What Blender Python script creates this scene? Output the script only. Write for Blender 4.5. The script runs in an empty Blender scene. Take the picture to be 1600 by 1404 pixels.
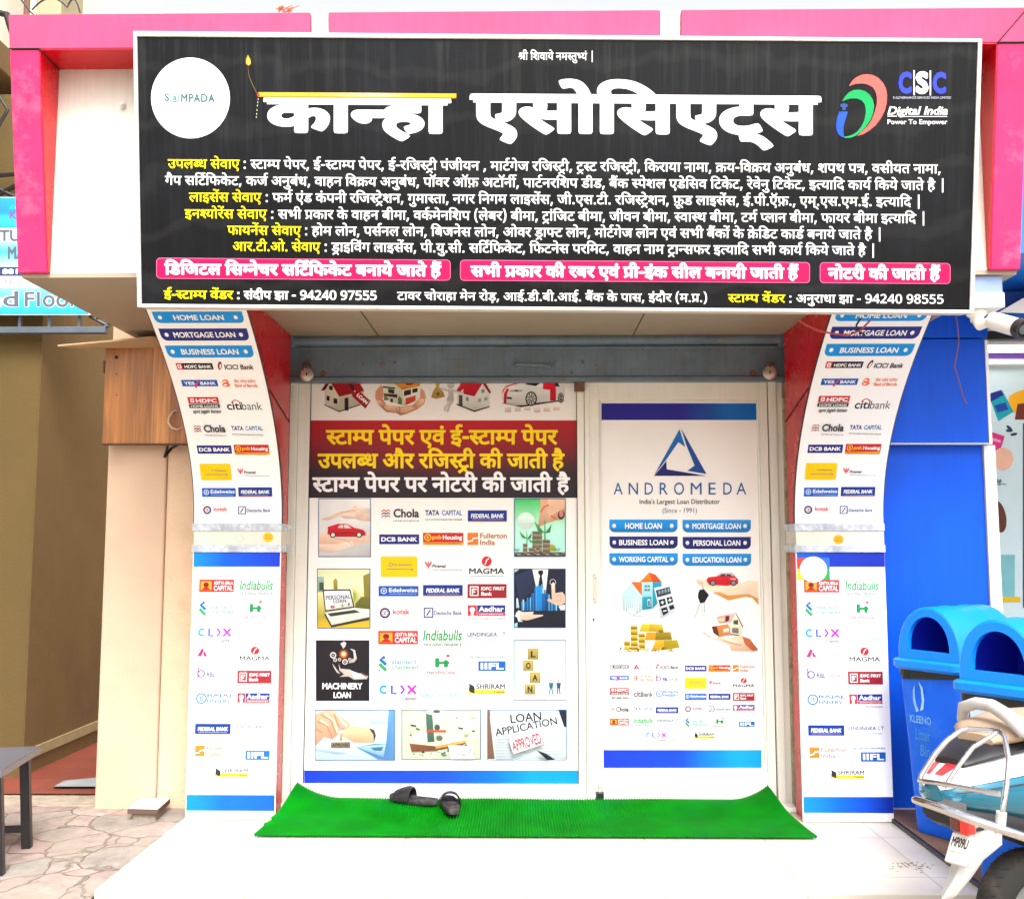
import bpy, bmesh, math, random
from mathutils import Vector, Matrix, Euler
from mathutils.geometry import tessellate_polygon

random.seed(7)
SC = bpy.context.scene
COL = SC.collection
R = math.radians

# ------------------------------------------------------------------ camera
FPX, PITCH, YAW = 1550.0, R(5.45), R(0.74)        # focal length in photo pixels, tilt up, turn left
CAM = Vector((0.0, -5.9, 1.5))
cd = bpy.data.cameras.new('camera')
cd.sensor_width = 36.0
cd.sensor_fit = 'HORIZONTAL'
cd.lens = 36.0 * FPX / 1600.0
cd.clip_start, cd.clip_end = 0.05, 3000.0
cam = bpy.data.objects.new('camera', cd)
cam.location = CAM
cam.rotation_euler = Euler((R(90) + PITCH, 0, YAW))
COL.objects.link(cam)
SC.camera = cam

# ------------------------------------------------------------------ sky, sun, exposure
SUN_EL, SUN_AZ = R(52), R(166)                    # azimuth measured clockwise from +Y (behind the camera is 180)
w = bpy.data.worlds.new('World')
SC.world = w
w.use_nodes = True
nt = w.node_tree
nt.nodes.clear()
sky = nt.nodes.new('ShaderNodeTexSky')
sky.sky_type = 'NISHITA'
sky.sun_disc = False
sky.sun_elevation = SUN_EL
sky.sun_rotation = SUN_AZ
sky.air_density, sky.dust_density, sky.ozone_density = 1.0, 6.0, 0.6
hs = nt.nodes.new('ShaderNodeHueSaturation')      # a hazy, nearly white sky
hs.inputs['Saturation'].default_value = .1
hs.inputs['Value'].default_value = 1.3
nt.links.new(sky.outputs[0], hs.inputs['Color'])
bg = nt.nodes.new('ShaderNodeBackground')
bg.inputs['Strength'].default_value = 0.15
wo = nt.nodes.new('ShaderNodeOutputWorld')
nt.links.new(hs.outputs[0], bg.inputs[0])
nt.links.new(bg.outputs[0], wo.inputs[0])
sl = bpy.data.lights.new('sun', 'SUN')
sl.energy = 1.5
sl.angle = R(25)
sl.color = (1.0, 0.95, 0.88)
so = bpy.data.objects.new('sun', sl)
sd = Vector((math.sin(SUN_AZ) * math.cos(SUN_EL), math.cos(SUN_AZ) * math.cos(SUN_EL), math.sin(SUN_EL)))
so.rotation_euler = (-sd).to_track_quat('-Z', 'Y').to_euler()
so.location = (0, -12, 12)
COL.objects.link(so)
SC.view_settings.view_transform = 'Standard'
SC.view_settings.look = 'None'
SC.view_settings.exposure = 1.0
SC.view_settings.gamma = 1.0
SC.view_settings.use_curve_mapping = False
SC.cycles.max_bounces = 8
SC.cycles.use_denoising = True

# ------------------------------------------------------------------ where a sight line meets a real plane
CROT = cam.rotation_euler.to_matrix()


def sight(px, py):
    return CROT @ Vector(((px - 800.0) / FPX, -(py - 702.0) / FPX, -1.0))


def atY(px, py, Y):
    d = sight(px, py)
    return CAM + d * ((Y - CAM.y) / d.y)


def atZ(px, py, Z=0.0):
    d = sight(px, py)
    return CAM + d * ((Z - CAM.z) / d.z)


def atplane(px, py, p, n):
    d = sight(px, py)
    return CAM + d * ((p - CAM).dot(n) / d.dot(n))


# ------------------------------------------------------------------ materials
def lin(c):
    if isinstance(c, str):
        c = c.lstrip('#')
        c = [int(c[i:i + 2], 16) / 255 for i in (0, 2, 4)]
        return tuple((x / 12.92 if x <= .04045 else ((x + .055) / 1.055) ** 2.4) for x in c)
    return tuple(c)


MATS = {}


def mat(name, col, rough=.5, metal=0., var=.12, scale=4., bump=0., bscale=60., streak=0., dirt=None, dirt_amt=.5,
        dirt_scale=2.5, coat=0., spec=.5, emit=0.):
    """A surface with a little unevenness: cloudy tone, optional vertical streaks, patches of dirt and a fine bump."""
    if name in MATS:
        return MATS[name]
    m = bpy.data.materials.new(name)
    m.use_nodes = True
    t = m.node_tree
    N, L = t.nodes, t.links
    p = N['Principled BSDF']
    p.inputs['Roughness'].default_value = rough
    p.inputs['Metallic'].default_value = metal
    p.inputs['Specular IOR Level'].default_value = spec
    if coat:
        p.inputs['Coat Weight'].default_value = coat
        p.inputs['Coat Roughness'].default_value = .08
    c = lin(col)
    tc = N.new('ShaderNodeTexCoord')
    n1 = N.new('ShaderNodeTexNoise')
    n1.inputs['Scale'].default_value = scale
    n1.inputs['Detail'].default_value = 6
    n1.inputs['Roughness'].default_value = .65
    L.new(tc.outputs['Object'], n1.inputs['Vector'])
    mr = N.new('ShaderNodeMapRange')
    mr.inputs['From Min'].default_value = .3
    mr.inputs['From Max'].default_value = .7
    mr.inputs['To Min'].default_value = 1 - var
    mr.inputs['To Max'].default_value = 1 + var * .6
    L.new(n1.outputs['Fac'], mr.inputs['Value'])
    mx = N.new('ShaderNodeMix')
    mx.data_type = 'RGBA'
    mx.blend_type = 'MULTIPLY'
    mx.inputs['Factor'].default_value = 1
    mx.inputs['A'].default_value = (*c, 1)
    L.new(mr.outputs[0], mx.inputs['B'])
    out = mx.outputs['Result']
    if streak:
        mp = N.new('ShaderNodeMapping')
        mp.inputs['Scale'].default_value = (38, 38, 1.6)
        L.new(tc.outputs['Object'], mp.inputs['Vector'])
        n2 = N.new('ShaderNodeTexNoise')
        n2.inputs['Scale'].default_value = 1.0
        n2.inputs['Detail'].default_value = 5
        L.new(mp.outputs[0], n2.inputs['Vector'])
        m2 = N.new('ShaderNodeMapRange')
        m2.inputs['From Min'].default_value = .35
        m2.inputs['From Max'].default_value = .72
        m2.inputs['To Min'].default_value = 1
        m2.inputs['To Max'].default_value = 1 - streak
        L.new(n2.outputs['Fac'], m2.inputs['Value'])
        x2 = N.new('ShaderNodeMix')
        x2.data_type = 'RGBA'
        x2.blend_type = 'MULTIPLY'
        x2.inputs['Factor'].default_value = 1
        L.new(out, x2.inputs['A'])
        L.new(m2.outputs[0], x2.inputs['B'])
        out = x2.outputs['Result']
    if dirt:
        n3 = N.new('ShaderNodeTexNoise')
        n3.inputs['Scale'].default_value = dirt_scale
        n3.inputs['Detail'].default_value = 9
        n3.inputs['Roughness'].default_value = .72
        L.new(tc.outputs['Object'], n3.inputs['Vector'])
        m3 = N.new('ShaderNodeMapRange')
        m3.inputs['From Min'].default_value = .52
        m3.inputs['From Max'].default_value = .7
        m3.inputs['To Min'].default_value = 0
        m3.inputs['To Max'].default_value = dirt_amt
        L.new(n3.outputs['Fac'], m3.inputs['Value'])
        x3 = N.new('ShaderNodeMix')
        x3.data_type = 'RGBA'
        L.new(m3.outputs[0], x3.inputs['Factor'])
        L.new(out, x3.inputs['A'])
        x3.inputs['B'].default_value = (*lin(dirt), 1)
        out = x3.outputs['Result']
    L.new(out, p.inputs['Base Color'])
    # roughness unevenness
    rr = N.new('ShaderNodeMapRange')
    rr.inputs['To Min'].default_value = max(.03, rough - .1)
    rr.inputs['To Max'].default_value = min(1, rough + .12)
    L.new(n1.outputs['Fac'], rr.inputs['Value'])
    L.new(rr.outputs[0], p.inputs['Roughness'])
    if bump:
        nb = N.new('ShaderNodeTexNoise')
        nb.inputs['Scale'].default_value = bscale
        nb.inputs['Detail'].default_value = 5
        L.new(tc.outputs['Object'], nb.inputs['Vector'])
        b = N.new('ShaderNodeBump')
        b.inputs['Strength'].default_value = bump
        b.inputs['Distance'].default_value = .01
        L.new(nb.outputs['Fac'], b.inputs['Height'])
        L.new(b.outputs[0], p.inputs['Normal'])
    if emit:
        p.inputs['Emission Color'].default_value = (*c, 1)
        p.inputs['Emission Strength'].default_value = emit
    MATS[name] = m
    return m


def ink_material():
    """Printed film: the colour of each printed shape is carried by the mesh, under a thin worn gloss."""
    m = bpy.data.materials.new('printed_vinyl')
    m.use_nodes = True
    t = m.node_tree
    N, L = t.nodes, t.links
    p = N['Principled BSDF']
    p.inputs['Roughness'].default_value = .42
    p.inputs['Specular IOR Level'].default_value = .22
    a = N.new('ShaderNodeAttribute')
    a.attribute_name = 'ink'
    tc = N.new('ShaderNodeTexCoord')
    n = N.new('ShaderNodeTexNoise')
    n.inputs['Scale'].default_value = 9
    n.inputs['Detail'].default_value = 7
    L.new(tc.outputs['Object'], n.inputs['Vector'])
    mr = N.new('ShaderNodeMapRange')
    mr.inputs['From Min'].default_value = .3
    mr.inputs['From Max'].default_value = .7
    mr.inputs['To Min'].default_value = .9
    mr.inputs['To Max'].default_value = 1.02
    L.new(n.outputs['Fac'], mr.inputs['Value'])
    mx = N.new('ShaderNodeMix')
    mx.data_type = 'RGBA'
    mx.blend_type = 'MULTIPLY'
    mx.inputs['Factor'].default_value = 1
    L.new(a.outputs['Color'], mx.inputs['A'])
    L.new(mr.outputs[0], mx.inputs['B'])
    L.new(mx.outputs['Result'], p.inputs['Base Color'])
    nb = N.new('ShaderNodeTexNoise')
    nb.inputs['Scale'].default_value = 5
    nb.inputs['Detail'].default_value = 3
    L.new(tc.outputs['Object'], nb.inputs['Vector'])
    b = N.new('ShaderNodeBump')
    b.inputs['Strength'].default_value = .25
    b.inputs['Distance'].default_value = .01
    L.new(nb.outputs['Fac'], b.inputs['Height'])
    L.new(b.outputs[0], p.inputs['Normal'])
    return m


INK = ink_material()


# ------------------------------------------------------------------ mesh building
def root_loc(o):
    while o.parent:
        o = o.parent
    return o.location.copy()


def link(name, me, m=None, parent=None, smooth=False, **props):
    """Link one mesh (world coordinates) as one object; under a parent it is stored relative to the thing's base."""
    o = bpy.data.objects.new(name, me)
    COL.objects.link(o)
    if m is not None:
        me.materials.append(m)
    if parent:
        o.parent = parent
        d = root_loc(parent)
        if d.length:
            me.transform(Matrix.Translation(-d))
    if smooth:
        me.polygons.foreach_set('use_smooth', [True] * len(me.polygons))
        try:
            me.set_sharp_from_angle(angle=R(38))
        except Exception:
            pass
    me.update()
    for k, v in props.items():
        o[k] = v
    return o


def thing(name, loc, label, category, group=None):
    o = bpy.data.objects.new(name, None)
    o.empty_display_size = .1
    o.location = loc
    COL.objects.link(o)
    o['label'] = label
    o['category'] = category
    if group:
        o['group'] = group
    return o


class MB:
    """Collects boxes, prisms, tubes and turned shapes, then links them as ONE mesh."""

    def __init__(self):
        self.bm = bmesh.new()

    def add(self, verts, faces):
        vs = [self.bm.verts.new(v) for v in verts]
        out = []
        for f in faces:
            try:
                out.append(self.bm.faces.new([vs[i] for i in f]))
            except ValueError:
                pass
        return out

    def box(self, x0, x1, y0, y1, z0, z1, bev=0.0, M=None, seg=2):
        t = bmesh.new()
        bmesh.ops.create_cube(t, size=1)
        for v in t.verts:
            v.co = Vector(((x0 + x1) / 2 + v.co.x * (x1 - x0), (y0 + y1) / 2 + v.co.y * (y1 - y0),
                           (z0 + z1) / 2 + v.co.z * (z1 - z0)))
        if bev:
            bmesh.ops.bevel(t, geom=t.edges[:], offset=bev, segments=seg, affect='EDGES', profile=.5)
        self.take(t, M)
        return self

    def take(self, t, M=None):
        t.verts.index_update()
        self.add([(M @ v.co) if M else v.co.copy() for v in t.verts], [[v.index for v in f.verts] for f in t.faces])
        t.free()

    def hexa(self, p, bev=0.0):
        """A block from its eight corners: four of the front (counter-clockwise), four of the back."""
        t = bmesh.new()
        v = [t.verts.new(q) for q in p]
        for f in ((0, 1, 2, 3), (7, 6, 5, 4), (0, 4, 5, 1), (1, 5, 6, 2), (2, 6, 7, 3), (3, 7, 4, 0)):
            t.faces.new([v[i] for i in f])
        bmesh.ops.recalc_face_normals(t, faces=t.faces[:])
        if bev:
            bmesh.ops.bevel(t, geom=t.edges[:], offset=bev, segments=2, affect='EDGES')
        self.take(t)
        return self

    def prism(self, pts, f0, f1, bev=0.0):
        """A flat outline given twice: f0(p) and f1(p) put its points on the near and the far face."""
        t = bmesh.new()
        a = [t.verts.new(f0(p)) for p in pts]
        b = [t.verts.new(f1(p)) for p in pts]
        n = len(pts)
        tri = tessellate_polygon([[Vector((p[0], p[1], 0)) for p in pts]])
        if bev:
            t.faces.new(a)
            t.faces.new(b[::-1])
        else:
            for q in tri:
                t.faces.new([a[i] for i in q])
                t.faces.new([b[i] for i in q[::-1]])
        for i in range(n):
            j = (i + 1) % n
            t.faces.new([a[j], a[i], b[i], b[j]])
        bmesh.ops.recalc_face_normals(t, faces=t.faces[:])
        if bev:
            bmesh.ops.bevel(t, geom=t.edges[:], offset=bev, segments=2, affect='EDGES')
        self.take(t)
        return self

    def tube(self, path, r, n=10, cap=True, M=None):
        path = [Vector(p) for p in path]
        rs = r if isinstance(r, (list, tuple)) else [r] * len(path)
        vs, fs = [], []
        up = None
        for i, p in enumerate(path):
            d = (path[min(i + 1, len(path) - 1)] - path[max(i - 1, 0)]).normalized()
            if up is None:
                up = Vector((0, 0, 1)) if abs(d.z) < .9 else Vector((1, 0, 0))
            a = d.cross(up).normalized()
            b = a.cross(d).normalized()
            up = b
            for k in range(n):
                t = 2 * math.pi * k / n
                vs.append(p + (a * math.cos(t) + b * math.sin(t)) * rs[i])
        for i in range(len(path) - 1):
            for k in range(n):
                fs.append((i * n + k, i * n + (k + 1) % n, (i + 1) * n + (k + 1) % n, (i + 1) * n + k))
        if cap:
            fs.append(tuple(range(n))[::-1])
            fs.append(tuple(range((len(path) - 1) * n, len(path) * n)))
        if M:
            vs = [M @ v for v in vs]
        self.add(vs, fs)
        return self

    def lathe(self, prof, c, axis=(0, 0, 1), n=24, M=None):
        """prof: list of (radius, height along the axis)."""
        ax = Vector(axis).normalized()
        a = ax.orthogonal().normalized()
        b = ax.cross(a)
        c = Vector(c)
        vs, fs = [], []
        for r, h in prof:
            for k in range(n):
                t = 2 * math.pi * k / n
                vs.append(c + ax * h + (a * math.cos(t) + b * math.sin(t)) * max(r, 1e-5))
        for i in range(len(prof) - 1):
            for k in range(n):
                fs.append((i * n + k, i * n + (k + 1) % n, (i + 1) * n + (k + 1) % n, (i + 1) * n + k))
        if M:
            vs = [M @ v for v in vs]
        self.add(vs, fs)
        return self

    def loft(self, rings, cap=True, closed=True):
        n = len(rings[0])
        vs = [Vector(p) for r in rings for p in r]
        fs = []
        for i in range(len(rings) - 1):
            for k in range(n if closed else n - 1):
                fs.append((i * n + k, i * n + (k + 1) % n, (i + 1) * n + (k + 1) % n, (i + 1) * n + k))
        if cap and closed:
            fs.append(tuple(range(n))[::-1])
            fs.append(tuple(range((len(rings) - 1) * n, len(rings) * n)))
        self.add(vs, fs)
        return self

    def grid(self, nu, nv, f):
        vs = [f(i / nu, j / nv) for j in range(nv + 1) for i in range(nu + 1)]
        fs = [(j * (nu + 1) + i, j * (nu + 1) + i + 1, (j + 1) * (nu + 1) + i + 1, (j + 1) * (nu + 1) + i)
              for j in range(nv) for i in range(nu)]
        self.add(vs, fs)
        return self

    def build(self, name, m, parent=None, smooth=False, recalc=True, M=None, **props):
        if recalc:
            bmesh.ops.recalc_face_normals(self.bm, faces=self.bm.faces[:])
        me = bpy.data.meshes.new(name)
        if M:
            self.bm.transform(M)
        self.bm.to_mesh(me)
        self.bm.free()
        return link(name, me, m, parent, smooth, **props)


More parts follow.
